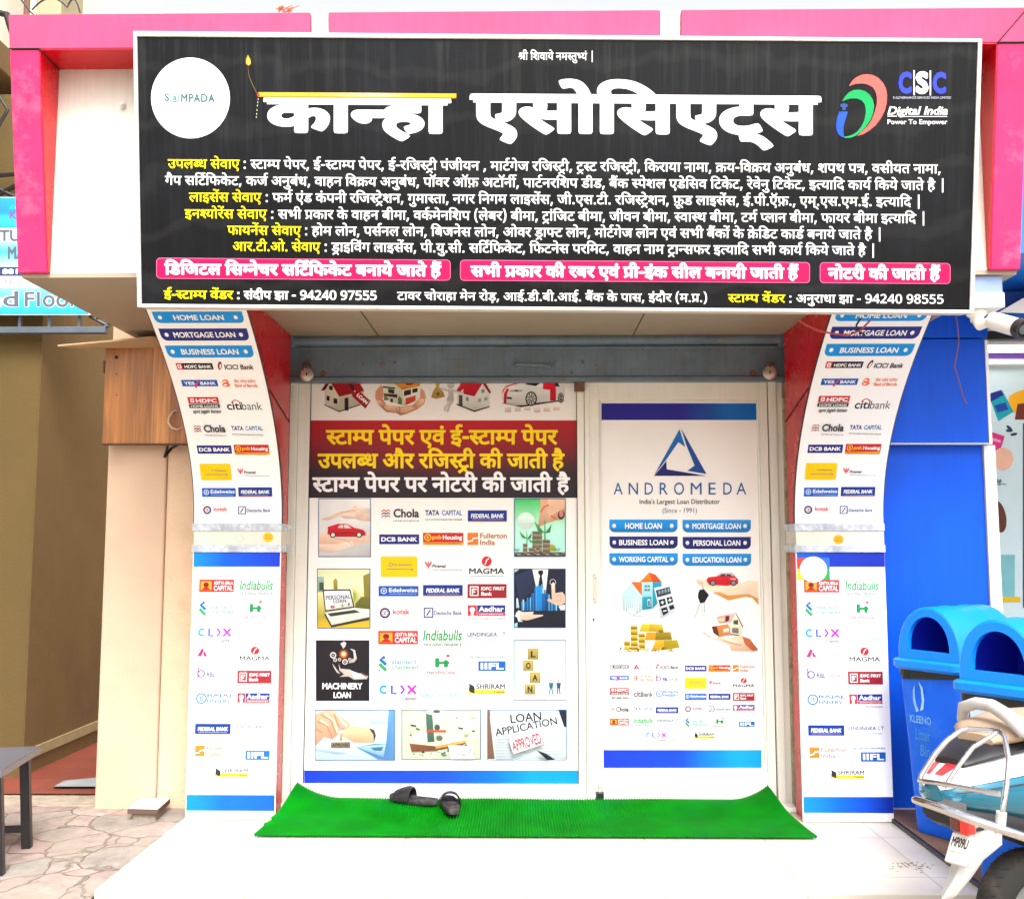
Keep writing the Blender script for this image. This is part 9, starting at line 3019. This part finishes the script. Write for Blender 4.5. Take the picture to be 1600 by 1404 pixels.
wheel(0, 'wheel')
wheel(1.24, 'wheel')
# engine block, muffler with its silver shield
MB().loft([[Vector((s, -.05 + .07 * math.cos(2 * math.pi * k / 14), z + h * math.sin(2 * math.pi * k / 14))) for k in range(14)] for s, z, h in ((-.06, .25, .07), (.1, .27, .1), (.4, .3, .1), (.52, .32, .06))]).build('engine', M_SBLACK, sc, smooth=True, M=MS)
MB().tube([(-.22, .15, .27), (-.18, .15, .27), (.12, .15, .24), (.3, .13, .2), (.5, .06, .2)], [.03, .055, .055, .035, .02], 16).build('muffler', M_SBLACK, sc, smooth=True, M=MS)
MB().tube([(-.10, .19, .275), (-.05, .2, .275), (.08, .2, .26), (.11, .19, .255)], [.02, .034, .034, .02], 12).build('heat_shield', M_CHROME, sc, smooth=True, M=MS)
# footboard, leg shield, fork, front mudguard, handlebar (beyond the picture's edge)
MB().box(.5, .98, -.13, .13, .26, .32, bev=.02).build('footboard', M_SBLACK, sc, M=MS)
MB().loft([[Vector((s, w_ * math.cos(math.pi * k / 10), z)) + Vector((-.06 * math.sin(math.pi * k / 10) * -1, 0, 0)) for k in range(11)] + [Vector((s - .03, w_ * .95 * math.cos(math.pi * k / 10), z)) for k in range(10, -1, -1)] for s, w_, z in ((.96, .15, .28), (1.0, .2, .45), (1.04, .2, .7), (1.05, .13, .88))]).build('leg_shield', M_TEAL, sc, smooth=True, M=MS)
MB().tube([(1.24, .02, .235), (1.17, .02, .45), (1.06, .0, .85), (1.02, .0, .98)], .03, 12).build('fork', M_SBLACK, sc, smooth=True, M=MS)
MB().loft([[Vector((1.24 + r_ * math.sin(a), .02 + x, .235 + r_ * math.cos(a))) for x, r_ in ((-.07, .25), (-.05, .275), (0, .285), (.05, .275), (.07, .25), (.05, .265), (0, .275), (-.05, .265))] for a in [R(-80 + 16 * k) for k in range(10)]]).build('front_mudguard', M_TEAL, sc, smooth=True, M=MS)
MB().loft([sect(s, hw, z0, z1) for s, hw, z0, z1 in ((.93, .05, .97, 1.02), (.98, .11, .93, 1.07), (1.06, .12, .9, 1.06), (1.13, .06, .92, 1.02))]).build('headlamp_cowl', M_TEAL, sc, smooth=True, M=MS)
MB().tube([(.9, -.34, 1.0), (.96, -.2, 1.02), (1.0, 0, 1.02), (.96, .2, 1.02), (.9, .34, 1.0)], .016, 10).build('handlebar', M_SBLACK, sc, smooth=True, M=MS)
# a dry patch of spilt dirt on the tiles
b = MB()
rn = random.Random(21)
for i in range(60):
    q = atZ(1424 + rn.gauss(0, 16), 1352 + rn.gauss(0, 3.2), 0)
    b.box(q.x - rn.uniform(.001, .007), q.x + rn.uniform(.001, .007), q.y - rn.uniform(.001, .003), q.y + rn.uniform(.001, .003), .0005, rn.uniform(.001, .002))
o = b.build('dirt', mat('brown_dirt', '#7a5a3c', .95), None)
o['kind'] = 'stuff'
